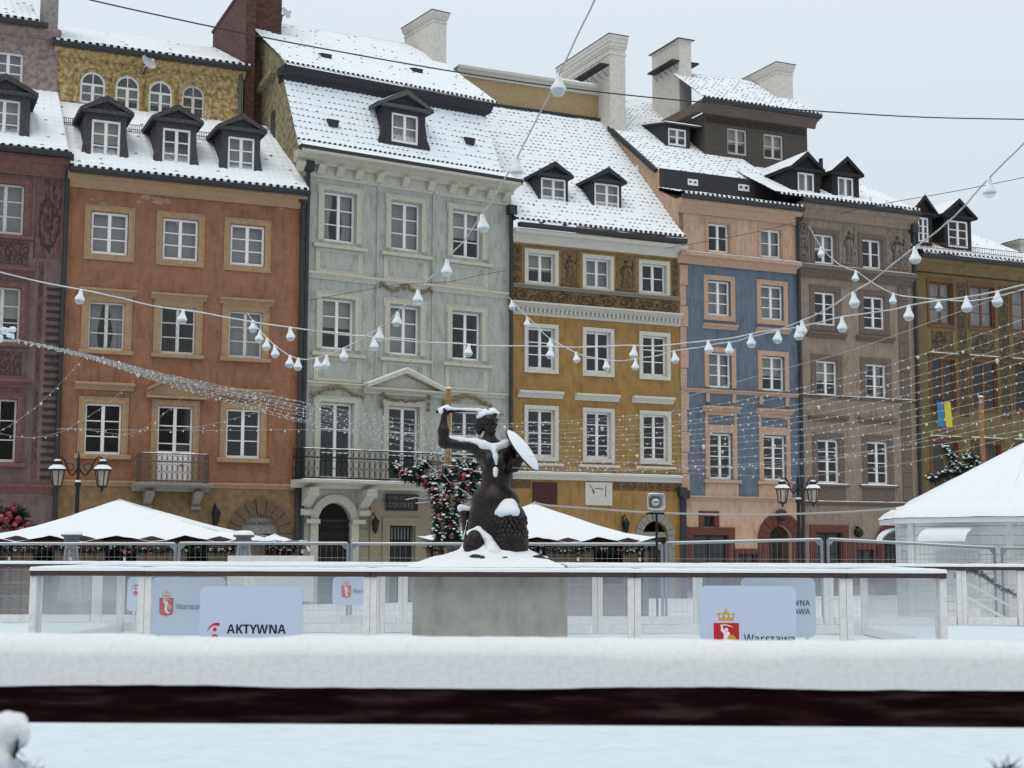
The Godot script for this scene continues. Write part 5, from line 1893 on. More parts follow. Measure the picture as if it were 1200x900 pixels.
func house_olive(h: House) -> void:
	var wall := plaster(Color(0.445, 0.385, 0.255), 0.1, 0.15, 101)
	var trim := plaster(Color(0.41, 0.355, 0.245), 0.1, 0.4, 102)
	var cols := [[1087, 1114.5], [1134.5, 1163], [1184, 1213]]
	var R := rects(h, cols, [355, 364], [[332, 379, 338, 388], [420.5, 475.6, 427, 481]])
	var RC := rects(h, [[1091, 1121], [1140, 1171], [1190, 1220]], [545, 548], [[518, 572, 522, 575]])
	var ye := hit(h, 1130, 303, 0.4).y
	var mb := MB.new()
	wall_with_holes(mb, 0, h.w, 0, ye - 0.05, R[0] + R[1] + RC[0])
	part(mb, "wall", wall, h.node)
	shell(h, ye, wall)
	for r in 3:
		for c in 3:
			var q: Array = R[r][c] if r < 2 else RC[0][c]
			var st := {"rows": [3, 4, 3][r], "mat": M.window_wood, "recess": 0.1, "curtain": [1, 0, 0][r], "sur": {"w": 0.12, "mat": M.window_wood, "proud": 0.05, "bottom": 0.12, "plain": true}}
			if r > 0: st.lintel = {"up": 0.16, "h": 0.1, "mat": trim, "wide": 0.2, "out": 0.14, "snow": true}
			window(h, h.node, q, 0, st)
	var sg := Color(0.353, 0.306, 0.227); var sd := Color(0.20, 0.175, 0.14)
	var m1 := printed(scroll_image(64, 512, sg, sd, 111)); var m2 := printed(scroll_image(128, 128, sg, sd, 113)); var m3 := printed(scroll_image(512, 64, sg, sd, 115, false))
	for c in 2:
		var xa: float = R[0][c][1] + 0.22; var xb: float = R[0][c + 1][0] - 0.22
		print_panel(h, m1, xa, xb, R[1][0][2] - 0.4, R[0][0][3] + 0.1)
	for c in 3:
		print_panel(h, m2, R[0][c][0] + 0.06, R[0][c][1] - 0.06, R[1][c][3] + 0.4, R[0][c][2] - 0.3)
	print_panel(h, m3, 0.1, h.w, R[0][0][3] + 0.35, ye - 0.75)
	for xi in 2:
		var pb := MB.new()
		var x: float = 0.2 if xi == 0 else R[0][2][1] + 0.3
		pb.box(Vector3(x, 4.0, 0), Vector3(x + 0.35, ye - 0.8, 0.05))
		part(pb, "pilaster", trim, h.node)
	for b in [[ye - 0.66, ye - 0.06, 0.42], [R[0][0][3] + 0.2, R[0][0][3] + 0.33, 0.1], [4.1, 4.3, 0.1]]:
		var cb := MB.new()
		band(cb, 0.12, h.w, b[0], b[1], 0, b[2])
		part(cb, "cornice" if b[2] > 0.3 else "string_course", wall, h.node)
	gutter(h, 0.15, h.w, ye + 0.02, 0.5)
	# low roof, hipped to the far side, two tall dormers
	var pit := deg_to_rad(26)
	var hp := hit_slope(h, 1140, 275, 0.48, ye + 0.1, pit)
	var he := hit_slope(h, 1197, 300, 0.48, ye + 0.1, pit)
	tile_roof(h.node, [Vector3(0.1, ye + 0.1, 0.48), Vector3(he.x + 0.5, ye + 0.1, 0.48), hp, Vector3(hp.x - 1.2, hp.y, hp.z), Vector3(0.1, hp.y, hp.z)], 0.24, 0.34, 0.1, 63, M.redtile)
	tile_roof(h.node, [Vector3(he.x + 0.5, ye + 0.1, 0.48), Vector3(h.w, ye + 0.1, 0.48), Vector3(h.w, ye + 0.4, -0.2), Vector3(he.x + 0.3, ye + 0.4, -0.2)], 0.24, 0.34, 0.1, 64, M.redtile)
	for w in [[1076, 1088, 255, 284], [1111, 1134, 259, 290]]:
		var z := -0.4
		var cy: float = (w[2] + w[3]) / 2
		dormer(h, [hit(h, w[0], cy, z).x, hit(h, w[1], cy, z).x, hit(h, (w[0] + w[1]) / 2, w[3], z).y, hit(h, (w[0] + w[1]) / 2, w[2], z).y], z, {"mat": M.black, "side": 0.2, "rise": 0.78, "head": 0.16, "back": 2.4, "rows": 3, "cols": 2, "curtain": 0, "over": 0.22, "recess": 0.04, "snow": 0.04})
	var p0 := hit(h, 1078, 286, 0.2); var p1 := hit(h, 1198, 299, 0.2)
	var kb := MB.new()
	for y in [0.0, 0.22]:
		kb.tube([Vector3(p0.x, p0.y + y - 0.1, 0.2), Vector3(p1.x, p0.y + y - 0.1, 0.2)], 0.014, 4)
	for i in 46:
		var x := lerpf(p0.x, p1.x, i / 45.0)
		kb.tube([Vector3(x, p0.y - 0.28, 0.2), Vector3(x, p0.y + 0.12, 0.2)], 0.01, 3)
	part(kb, "snow_guard", M.redtile, h.node)
	chimney(h, hit(h, 1196, 290, -2.0).x, hit(h, 1196, 290, -2.0).x + 0.8, -3.0, -2.0, ye - 0.5, hit(h, 1197, 281, -2.0).y, M.render, 0.3)
	# pair of cloth flags, blue and yellow, hanging from a short pole
	var fx0 := hit(h, 1097, 485, 0.25).x; var fx1 := hit(h, 1114, 485, 0.25).x
	var fy0 := hit(h, 1105, 500, 0.25).y; var fy1 := hit(h, 1105, 470.5, 0.25).y
	var fpole := MB.new()
	fpole.tube([Vector3((fx0 + fx1) / 2, fy1 + 0.1, 0.0), Vector3((fx0 + fx1) / 2, fy1 + 0.02, 0.35)], 0.02, 6)
	fpole.tube([Vector3(fx0, fy1, 0.3), Vector3(fx1, fy1, 0.3)], 0.016, 6)
	var fp := part(fpole, "flag_pole", M.iron, h.node)
	for k in 2:
		var rows := []
		var a := fx0 if k == 0 else (fx0 + fx1) / 2 + 0.02; var b := (fx0 + fx1) / 2 - 0.04 if k == 0 else fx1
		for i in 9:
			var v := i / 8.0
			var line := []
			for j in 9:
				var u := j / 8.0
				line.append(Vector3(lerpf(a, b, u) + 0.03 * (1 - v), lerpf(fy0 + 0.06 * k * 0, fy1, v), 0.3 + 0.03 * sin(u * 7.0 + k * 2.0 + v * 2.0)))
			rows.append(line)
		var fb := MB.new()
		fb.grid(rows)
		var fo := part(fb, "flag", M.flag_blue if k == 0 else M.flag_yellow, h.node)
		fo.set_meta("label", "blue flag cloth" if k == 0 else "yellow flag cloth")


func build_houses() -> void:
	M.stone_grey = plaster(Color(0.54, 0.53, 0.50), 0.14, 0.8, 17)
	M.carved = flat(Color(0.20, 0.18, 0.16), 0.9)
	M.dark_door = wood(Color(0.13, 0.105, 0.09))
	M.brown_dark = flat(Color(0.22, 0.175, 0.175), 0.95)
	M.dish = flat(Color(0.72, 0.73, 0.74), 0.5)
	M.steel_dull = flat(Color(0.38, 0.39, 0.40), 0.5, 0.4)
	M.sign_dark = flat(Color(0.09, 0.075, 0.085), 0.6)
	M.sign_ink = flat(Color(0.40, 0.35, 0.35), 0.6)
	M.copper = plaster(Color(0.30, 0.315, 0.31), 0.2, 0.8, 18, 0.7)
	M.render = plaster(Color(0.803, 0.79, 0.756), 0.07, 0.3, 19)
	M.rust = plaster(Color(0.25, 0.14, 0.11), 0.35, 1.2, 20)
	M.black = plaster(Color(0.10, 0.095, 0.095), 0.25, 0.9, 22, 0.8)
	M.flag_blue = flat(Color(0.22, 0.47, 0.66), 0.9)
	M.flag_yellow = flat(Color(0.78, 0.73, 0.22), 0.9)
	var bi := Image.create(256, 256, false, Image.FORMAT_RGB8)
	bi.fill(Color(0.30, 0.24, 0.22))
	var g := RandomNumberGenerator.new()
	g.seed = 77
	for j in 32:
		for i in 17:
			var x := i * 16 - (8 if j % 2 == 1 else 0)
			var k := g.randf_range(0.75, 1.15)
			bi.fill_rect(Rect2i(x, j * 8, 15, 7), Color(0.33 * k, 0.22 * k, 0.195 * k))
	M.brick = printed(bi)
	M.brick.uv1_triplanar = true
	M.brick.uv1_scale = Vector3.ONE * 0.4
	var bj := bi.duplicate()
	for y in 256:
		for x in 256:
			var c: Color = bj.get_pixel(x, y)
			bj.set_pixel(x, y, Color(c.r * 0.25 + 0.215, c.g * 0.4 + 0.185, c.b * 0.4 + 0.17))
	M.brick_brown = printed(bj)
	M.brick_brown.uv1_triplanar = true
	M.brick_brown.uv1_scale = Vector3.ONE * 0.4
	var d := ray(597, 642)
	var corner := EYE + d * (54.0 / -d.z)
	corner.y = GROUND
	var list := [
		["dark_red_house", "dark red house with scratched scrollwork, cut off beside the orange house", 64.0, 23.8, house_red],
		["orange_house", "weathered orange house with three dormers and a yellow arcaded top storey", 350.0, 23.8, house_orange],
		["grey_house", "pale grey-green house with a long iron balcony and steep mansard roof", 597.0, 32.4, house_grey],
		["ochre_house", "ochre yellow house with white window frames, dentil cornice and sundial", 799.0, 24.7, house_ochre],
		["blue_house", "slate blue house with pink top floor, pink quoins and window frames", 940.0, 24.5, house_blue],
		["brown_house", "taupe brown house with scratched figures and a dark brick top storey", 1077.0, 24.5, house_brown],
		["olive_house", "olive house with brown timber windows and a blue and yellow flag", 1260.0, 24.5, house_olive]]
	var frames := []
	frames.resize(7)
	var p := corner
	for i in range(3, 7):
		var h := house_frame(p, list[i][3])
		h.w = along(p, h.e, list[i][2])
		frames[i] = h
		p += h.e * h.w
	p = corner
	for i in [2, 1, 0]:
		var h := house_frame(p, list[i][3])
		var s := along(p, h.e, list[i - 1][2] if i > 0 else -70.0)
		h.o = p + h.e * s
		h.w = -s
		frames[i] = h
		p = h.o
	for i in 7:
		var h: House = frames[i]
		h.node = thing(list[i][0], list[i][1], "house", h.o, h.ang, "townhouses along the square")
		list[i][4].call(h)


# ---------------------------------------------------------------- the square
func build_ground() -> void:
	var mb := MB.new()
	mb.quad(Vector3(-400, GROUND, 60), Vector3(400, GROUND, 60), Vector3(400, GROUND, -600), Vector3(-400, GROUND, -600))
	structure(part(mb, "ground", M.snow, self), "snow covered paving of the market square")
	var ib := MB.new()
	var rows := []
	for i in 121:
		var z := lerpf(-2.6, -28.0, i / 120.0)
		var line := []
		for j in 121:
			var x := lerpf(-16.0, 16.0, j / 120.0)
			line.append(Vector3(x, 0.018 * noise.get_noise_2d(x * 45.0, z * 45.0) + 0.012 * noise.get_noise_2d(x * 190.0, z * 190.0), z))
		rows.append(line)
	ib.grid(rows)
	structure(part(ib, "ice_rink", M.ice, self), "snow dusted ice of the skating rink")
	var kb := MB.new()
	kb.box(Vector3(-16, GROUND, -28.02), Vector3(16, -0.05, -2.6))
	structure(part(kb, "rink_platform", M.white, self), "raised white base under the skating rink")


func snow_ridge(mb: MB, a: Vector3, b: Vector3, w: float, t: float, step := 0.08, rough := 1.0) -> void:   # rounded snow lying along a rail from a to b
	var k := int(maxf(6, a.distance_to(b) / step))
	var side := (b - a).cross(Vector3.UP).normalized()
	var rows := []
	for i in k + 1:
		var p := a.lerp(b, float(i) / k)
		var line := []
		var e := (0.3 if step < 0.02 else 0.9) if (i == 0 or i == k) else 1.0
		for j in 11:
			var u := j / 10.0
			var an := PI * u
			var q := p + side * (cos(an) * w / 2)
			var g := noise.get_noise_3d(q.x * 55.0, q.z * 55.0, 3.0) * 0.5 + noise.get_noise_3d(q.x * 260.0, q.z * 260.0, u * 60.0) * 0.28
			var hh := t * e * pow(sin(an), 0.45) * (1.0 + 0.22 * rough * g)
			if j == 0 or j == 10: hh = -0.04 * t * (1.0 + 2.2 * g) * rough
			line.append(q + side * (cos(an) * 0.006 * g) + Vector3(0, hh, 0))
		line.reverse()
		rows.append(line)
	mb.grid(rows)


# One length of rink barrier: two white posts, a clear sheet, a white kick board, a brown hand rail and the snow on it.
func barrier(a: Vector3, b: Vector3, label: String, rail_y := 1.085, group := "rink barrier panels") -> Node3D:
	var t := thing("barrier_panel", label, "barrier", a, atan2(-(b - a).z, (b - a).x), group)
	var l := a.distance_to(b)
	for k in 2:
		var pb := MB.new()
		var x := 0.0 if k == 0 else l - 0.09
		pb.bev_box(Vector3(x, 0, -0.045), Vector3(x + 0.085, rail_y - 0.07, 0.045), 0.008)
		part(pb, "post", M.white, t)
	var kb := MB.new()
	kb.box(Vector3(0.1, 0.02, -0.04), Vector3(l - 0.12, 0.15, 0.04))
	part(kb, "kick_board", M.white, t)
	var gb := MB.new()
	gb.box(Vector3(0.1, 0.15, -0.004), Vector3(l - 0.12, rail_y - 0.07, 0.004))
	part(gb, "clear_sheet", M.screen, t)
	var rb := MB.new()
	rb.bev_box(Vector3(0.004, rail_y - 0.068, -0.08), Vector3(l - 0.008, rail_y, 0.08), 0.012)
	part(rb, "hand_rail", M.rail_brown, t)
	var sb := MB.new()
	snow_ridge(sb, Vector3(0.0, rail_y, 0), Vector3(l, rail_y, 0), 0.17, 0.055, 0.09)
	part(sb, "snow", M.snow, t)
	return t


func px_x(px: float, depth: float) -> float:
	return at_depth(px, 642.0, depth).x


func build_rink() -> void:
	M.rail_brown = plaster(Color(0.27, 0.2, 0.19), 0.15, 1.0, 24, 0.6)
	# statue enclosure
	var zf := 20.0; var zb := 24.5
	var xs := []
	for p in [38, 172, 435, 743, 990, 1107]: xs.append(px_x(p, zf))
	var names := ["short clear barrier at the corner with the outdoor heaters behind", "clear barrier carrying the board with large dark capitals and red arc", "clear barrier in front of the statue's stone block", "clear barrier carrying the crest board with the gold crown", "short misted barrier at the enclosure corner facing the white kiosk"]
	for i in 5:
		barrier(Vector3(xs[i], 0, -zf), Vector3(xs[i + 1], 0, -zf), names[i])
	var bx := [xs[0], px_x(446, zb), px_x(700, zb), px_x(880, zb), xs[5]]
	var bn := ["rear enclosure barrier with the small crest board", "rear enclosure barrier behind the stone block beside the grey door", "rear enclosure barrier behind the stone block beside the crest board", "rear enclosure barrier behind the crest board corner"]
	for i in 4:
		barrier(Vector3(bx[i], 0, -zb), Vector3(bx[i + 1], 0, -zb), bn[i])
	barrier(Vector3(xs[0] + 0.06, 0, -zf - 0.1), Vector3(xs[0] + 0.06, 0, -zb + 0.1), "side barrier of the statue enclosure facing the patio heaters")
	barrier(Vector3(xs[5] - 0.06, 0, -zf - 0.1), Vector3(xs[5] - 0.06, 0, -zb + 0.1), "side barrier of the statue enclosure facing the white kiosk")
	# outer barrier along the stalls
	var ox := [-90, 116, 294, 473, 645, 817, 970, 1125, 1196, 1330]
	var on := ["outer rink barrier below the red bauble garland", "outer rink barrier before the big pointed stall", "outer rink barrier before the small gabled stall", "outer rink barrier before the arched grey portal", "outer rink barrier behind the statue", "outer rink barrier before the loudspeaker pole", "outer rink barrier before the pink portal", "outer rink barrier before the brown doorway", "outer rink barrier before the kiosk steps", "outer rink barrier before the kiosk wall end"]
	for i in 9:
		barrier(Vector3(px_x(ox[i], 27.5), 0, -27.5), Vector3(px_x(ox[i + 1], 27.5), 0, -27.5), on[i], 1.085, "outer rink barrier panels")
	# boards
	board_aktywna(at_depth(235, 687, zf - 0.1), at_depth(353, 775, zf - 0.1))
	board_crest(at_depth(820, 686.5, zf - 0.1), at_depth(934, 780, zf - 0.1), 0.34, 0.155, "pale blue board with big crowned red crest and city name")
	board_crest(at_depth(178, 676.5, zf + 0.9), at_depth(262, 775, zf + 0.9), 0.198, 0.1, "smaller pale board with red crest, partly behind the board with dark capitals")
	board_text(at_depth(868, 677, zf + 0.9), at_depth(957, 775, zf + 0.9))
	board_crest(at_depth(390, 676, 27.35), at_depth(437, 709, 27.35), 0.18, 0.1, "small pale crest board on the outer barrier near the portal")
	board_logo(at_depth(150, 676, 27.35), at_depth(168, 716, 27.35))


func board_base(called: String, a: Vector3, b: Vector3, label: String) -> Node3D:    # a: upper-left, b: lower-right corner
	var w := b.x - a.x
	var hh := minf(a.y - b.y, a.y - 0.17)
	var t := thing(called, label, "board", Vector3(a.x, a.y - hh, a.z), 0.0, "printed boards on the barriers")
	var mb := MB.new()
	var pts := PackedVector2Array()
	var r := 0.08
	for c in [[w - r, hh - r, 0], [r, hh - r, 1], [r, r, 2], [w - r, r, 3]]:
		for s in 5:
			var an: float = PI / 2 * (c[2] + s / 4.0)
			pts.append(Vector2(c[0] + cos(an) * r, c[1] + sin(an) * r))
	mb.prism_z(pts, -0.012, 0.012)
	part(mb, "sheet", M.board, t)
	for x in [0.12, w - 0.12]:
		var lb := MB.new()
		lb.box(Vector3(x - 0.02, -t.position.y, -0.03), Vector3(x + 0.02, 0.3, -0.014))
		part(lb, "leg", M.white, t)
	return t


func disc_pts(c: Vector2, r: float, a0 := 0.0, a1 := TAU, n := 16) -> PackedVector2Array:
	var p := PackedVector2Array()
	for i in n + (0 if a1 - a0 > 6.28 else 1): p.append(c + Vector2(cos(lerpf(a0, a1, float(i) / n)), sin(lerpf(a0, a1, float(i) / n))) * r)
	return p


func crest(t: Node3D, c: Vector2, s: float) -> void:                    # c: top middle of the shield, s: its width
	var sh := MB.new()
	sh.prism_z(PackedVector2Array([c + Vector2(-s / 2, 0), c + Vector2(-s / 2, -s * 1.0), c + Vector2(-s * 0.4, -s * 1.2), c + Vector2(-s * 0.12, -s * 1.24), c + Vector2(0, -s * 1.34), c + Vector2(s * 0.12, -s * 1.24), c + Vector2(s * 0.4, -s * 1.2), c + Vector2(s / 2, -s * 1.0), c + Vector2(s / 2, 0)]), 0.012, 0.016)
	part(sh, "crest_shield", M.banner_red, t)
	var fb := MB.new()
	for p in [[PackedVector2Array([Vector2(-0.2, -0.1), Vector2(-0.13, -0.1), Vector2(-0.13, -0.24), Vector2(0.02, -0.32), Vector2(0.14, -0.36), Vector2(0.12, -0.62), Vector2(0.05, -0.75), Vector2(0.1, -0.95), Vector2(0.3, -1.05), Vector2(0.1, -1.1), Vector2(-0.08, -0.98), Vector2(-0.12, -0.72), Vector2(-0.1, -0.42), Vector2(-0.22, -0.3)])], [disc_pts(Vector2(0.0, -0.26), 0.075)], [PackedVector2Array([Vector2(-0.24, -0.1), Vector2(-0.24, -0.07), Vector2(-0.05, -0.05), Vector2(0.15, -0.09), Vector2(0.3, -0.2), Vector2(0.16, -0.13), Vector2(-0.05, -0.09)])]]:
		var q := PackedVector2Array()
		for v in p[0]: q.append(c + v * s)
		fb.prism_z(q, 0.016, 0.0185)
	part(fb, "crest_figure", M.banner_white, t)
	var gb := MB.new()
	gb.prism_z(disc_pts(c + Vector2(0.2, -0.62) * s, 0.17 * s), 0.0185, 0.021)
	part(gb, "crest_round_shield", M.banner_gold, t)
	var kb := MB.new()
	var q2 := PackedVector2Array()
	for v in [Vector2(-0.28, 0.1), Vector2(0.28, 0.1), Vector2(0.3, 0.26), Vector2(0.36, 0.36), Vector2(0.24, 0.4), Vector2(0.14, 0.33), Vector2(0.1, 0.43), Vector2(0.03, 0.44), Vector2(0.03, 0.55), Vector2(-0.03, 0.55), Vector2(-0.03, 0.44), Vector2(-0.1, 0.43), Vector2(-0.14, 0.33), Vector2(-0.24, 0.4), Vector2(-0.36, 0.36), Vector2(-0.3, 0.26)]:
		q2.append(c + v * s)
	kb.prism_z(q2, 0.012, 0.016)
	part(kb, "crest_crown", M.banner_gold, t)
	var hb := MB.new()
	for x in [-0.2, 0.0, 0.2]: hb.prism_z(disc_pts(c + Vector2(x, 0.27) * s, 0.07 * s, 0, TAU, 10), 0.016, 0.018)
	part(hb, "crown_opening", M.board, t)


func board_crest(a: Vector3, b: Vector3, s: float, tsize: float, label: String) -> void:
	var t := board_base("crest_board", a, b, label)
	var hh: float = a.y - t.position.y
	var cx := 0.0
	if s > 0.27: cx = (850.0 - 820.0) / FOCAL * 19.9
	elif s > 0.185: cx = (196.0 - 178.0) / FOCAL * 20.9
	else: cx = (406.0 - 390.0) / FOCAL * 27.35
	var cy := hh - s * (1.45 if s > 0.27 else (1.45 if s > 0.185 else 0.85))
	crest(t, Vector2(cx, cy), s)
	var l := lettering(t, "Warszawa", tsize, M.ink, Vector3(cx + s * 0.68, cy - s * 0.62, 0.014), false, false, 0.004)
	(l.mesh as TextMesh).horizontal_alignment = HORIZONTAL_ALIGNMENT_LEFT


func board_aktywna(a: Vector3, b: Vector3) -> void:
	var t := board_base("lettered_board", a, b, "pale blue board with large dark capitals and a red arc logo")
	var hh: float = a.y - t.position.y
	var k := 19.9 / FOCAL
	var l := lettering(t, "AKTYWNA", 0.165, M.ink, Vector3((267.0 - 235.0) * k, hh - 49.0 * k, 0.014), true, false, 0.004)
	(l.mesh as TextMesh).horizontal_alignment = HORIZONTAL_ALIGNMENT_LEFT
	var l2 := lettering(t, "WARSZAWA", 0.165, M.ink, Vector3((267.0 - 235.0) * k, hh - 67.0 * k, 0.014), true, false, 0.004)
	(l2.mesh as TextMesh).horizontal_alignment = HORIZONTAL_ALIGNMENT_LEFT
	logo(t, Vector2((253.0 - 235.0) * k, hh - 50.0 * k), 0.125)


func logo(t: Node3D, c: Vector2, s: float) -> void:
	var mb := MB.new()
	var q := PackedVector2Array()
	for i in 13:
		var u := i / 12.0
		var an := lerpf(PI * 0.95, PI * 0.42, u)
		q.append(c + Vector2(0.25 * s, -0.3 * s) + Vector2(cos(an), sin(an)) * s * 1.05)
	for i in 13:
		var u := 1.0 - i / 12.0
		var an := lerpf(PI * 0.95, PI * 0.42, u)
		q.append(c + Vector2(0.25 * s, -0.3 * s) + Vector2(cos(an), sin(an)) * s * lerpf(1.0, 0.72, u))
	mb.prism_z(q, 0.012, 0.016)
	mb.prism_z(disc_pts(c + Vector2(0, 0.05 * s), 0.2 * s), 0.012, 0.016)
	mb.prism_z(disc_pts(c + Vector2(0, -0.85 * s), 0.42 * s), 0.012, 0.016)
	part(mb, "logo", M.banner_red, t)


func board_text(a: Vector3, b: Vector3) -> void:
	var t := board_base("lettered_board", a, b, "pale board showing two cut-off dark words behind the crest board")
	var hh: float = a.y - t.position.y
	var w := b.x - a.x
	for i in 2:
		var l := lettering(t, ["AKTYWNA", "WARSZAWA"][i], 0.105, M.ink, Vector3(w - 0.08, hh - 0.35 - i * 0.12, 0.014), true, false, 0.004)
		(l.mesh as TextMesh).horizontal_alignment = HORIZONTAL_ALIGNMENT_RIGHT


func board_logo(a: Vector3, b: Vector3) -> void:
	var t := board_base("logo_board", a, b, "narrow pale board with small red logo on the outer barrier")
	logo(t, Vector2((b.x - a.x) * 0.5, (a.y - t.position.y) * 0.66), 0.1)


# ---------------------------------------------------------------- surface nets for soft bodies
func soft_body(bones: Array, cell: float, k: float, bump := 0.0, bump_f := 0.0) -> MB:   # bones: [from, to, radius, radius]
	var lo := Vector3.INF; var hi := -Vector3.INF
	for b in bones:
		var m := maxf(b[2], b[3]) + k + cell * 3
		lo = lo.min(b[0] - Vector3.ONE * m).min(b[1] - Vector3.ONE * m)
		hi = hi.max(b[0] + Vector3.ONE * m).max(b[1] + Vector3.ONE * m)
	var n := Vector3i(((hi - lo) / cell).ceil()) + Vector3i.ONE
	var f := PackedFloat32Array()
	f.resize(n.x * n.y * n.z)
	f.fill(9.0)
	var sy := n.x; var sz := n.x * n.y
	for b in bones:
		var a: Vector3 = b[0]; var e: Vector3 = b[1]
		var ra: float = b[2]; var rb: float = b[3]
		var m := maxf(ra, rb) + k + cell * 2
		var i0 := Vector3i((a.min(e) - Vector3.ONE * m - lo) / cell).max(Vector3i.ZERO)
		var i1 := Vector3i((a.max(e) + Vector3.ONE * m - lo) / cell).min(n - Vector3i.ONE)
		var ae := e - a
		var l2 := maxf(ae.length_squared(), 1e-9)
		for z in range(i0.z, i1.z + 1):
			for y in range(i0.y, i1.y + 1):
				for x in range(i0.x, i1.x + 1):
					var p := lo + Vector3(x, y, z) * cell
					var t := clampf((p - a).dot(ae) / l2, 0.0, 1.0)
					var d := (p - a - ae * t).length() - lerpf(ra, rb, t)
					var i := x + y * sy + z * sz
					var g := f[i]
					var hgt := maxf(k - absf(g - d), 0.0) / k
					f[i] = minf(g, d) - hgt * hgt * k * 0.25
	if bump > 0.0:
		for z in n.z:
			for y in n.y:
				for x in n.x:
					var i := x + y * sy + z * sz
					if absf(f[i]) < cell * 3:
						var p := lo + Vector3(x, y, z) * cell
						f[i] += bump * noise.get_noise_3dv(p * bump_f)
	var mb := MB.new()
	var id := PackedInt32Array()
	id.resize(f.size())
	id.fill(-1)
	for z in n.z - 1:
		for y in n.y - 1:
			for x in n.x - 1:
				var i := x + y * sy + z * sz
				var c := 0
				var mn := INF; var mx := -INF
				for q in [i, i + 1, i + sy, i + sy + 1, i + sz, i + sz + 1, i + sz + sy, i + sz + sy + 1]:
					mn = minf(mn, f[q]); mx = maxf(mx, f[q])
				if mn >= 0.0 or mx < 0.0: continue
				var sum := Vector3.ZERO
				var cnt := 0
				for e in [[0, 0, 0, 1, 0, 0], [0, 1, 0, 1, 1, 0], [0, 0, 1, 1, 0, 1], [0, 1, 1, 1, 1, 1], [0, 0, 0, 0, 1, 0], [1, 0, 0, 1, 1, 0], [0, 0, 1, 0, 1, 1], [1, 0, 1, 1, 1, 1], [0, 0, 0, 0, 0, 1], [1, 0, 0, 1, 0, 1], [0, 1, 0, 0, 1, 1], [1, 1, 0, 1, 1, 1]]:
					var va := f[i + e[0] + e[1] * sy + e[2] * sz]; var vb := f[i + e[3] + e[4] * sy + e[5] * sz]
					if (va < 0.0) != (vb < 0.0):
						var t := va / (va - vb)
						sum += Vector3(e[0], e[1], e[2]).lerp(Vector3(e[3], e[4], e[5]), t)
						cnt += 1
				var g := Vector3(f[i + 1] - f[i] + f[i + sy + 1] - f[i + sy], f[i + sy] - f[i] + f[i + sy + 1] - f[i + 1], f[i + sz] - f[i] + f[i + sz + 1] - f[i + 1])
				id[i] = mb.vert(lo + (Vector3(x, y, z) + sum / cnt) * cell, g.normalized())
	for z in range(1, n.z - 1):
		for y in range(1, n.y - 1):
			for x in range(1, n.x - 1):
				var i := x + y * sy + z * sz
				var a := f[i] < 0.0
				for ax in 3:
					var st: int = [1, sy, sz][ax]
					if a == (f[i + st] < 0.0): continue
					var u: int = [sy, sz, 1][ax]; var w: int = [sz, 1, sy][ax]
					var q0 := id[i]; var q1 := id[i - u]; var q2 := id[i - u - w]; var q3 := id[i - w]
					if q0 < 0 or q1 < 0 or q2 < 0 or q3 < 0: continue
					if not a: mb.ix.append_array(PackedInt32Array([q0, q1, q2, q0, q2, q3]))
					else: mb.ix.append_array(PackedInt32Array([q0, q2, q1, q0, q3, q2]))
	return mb


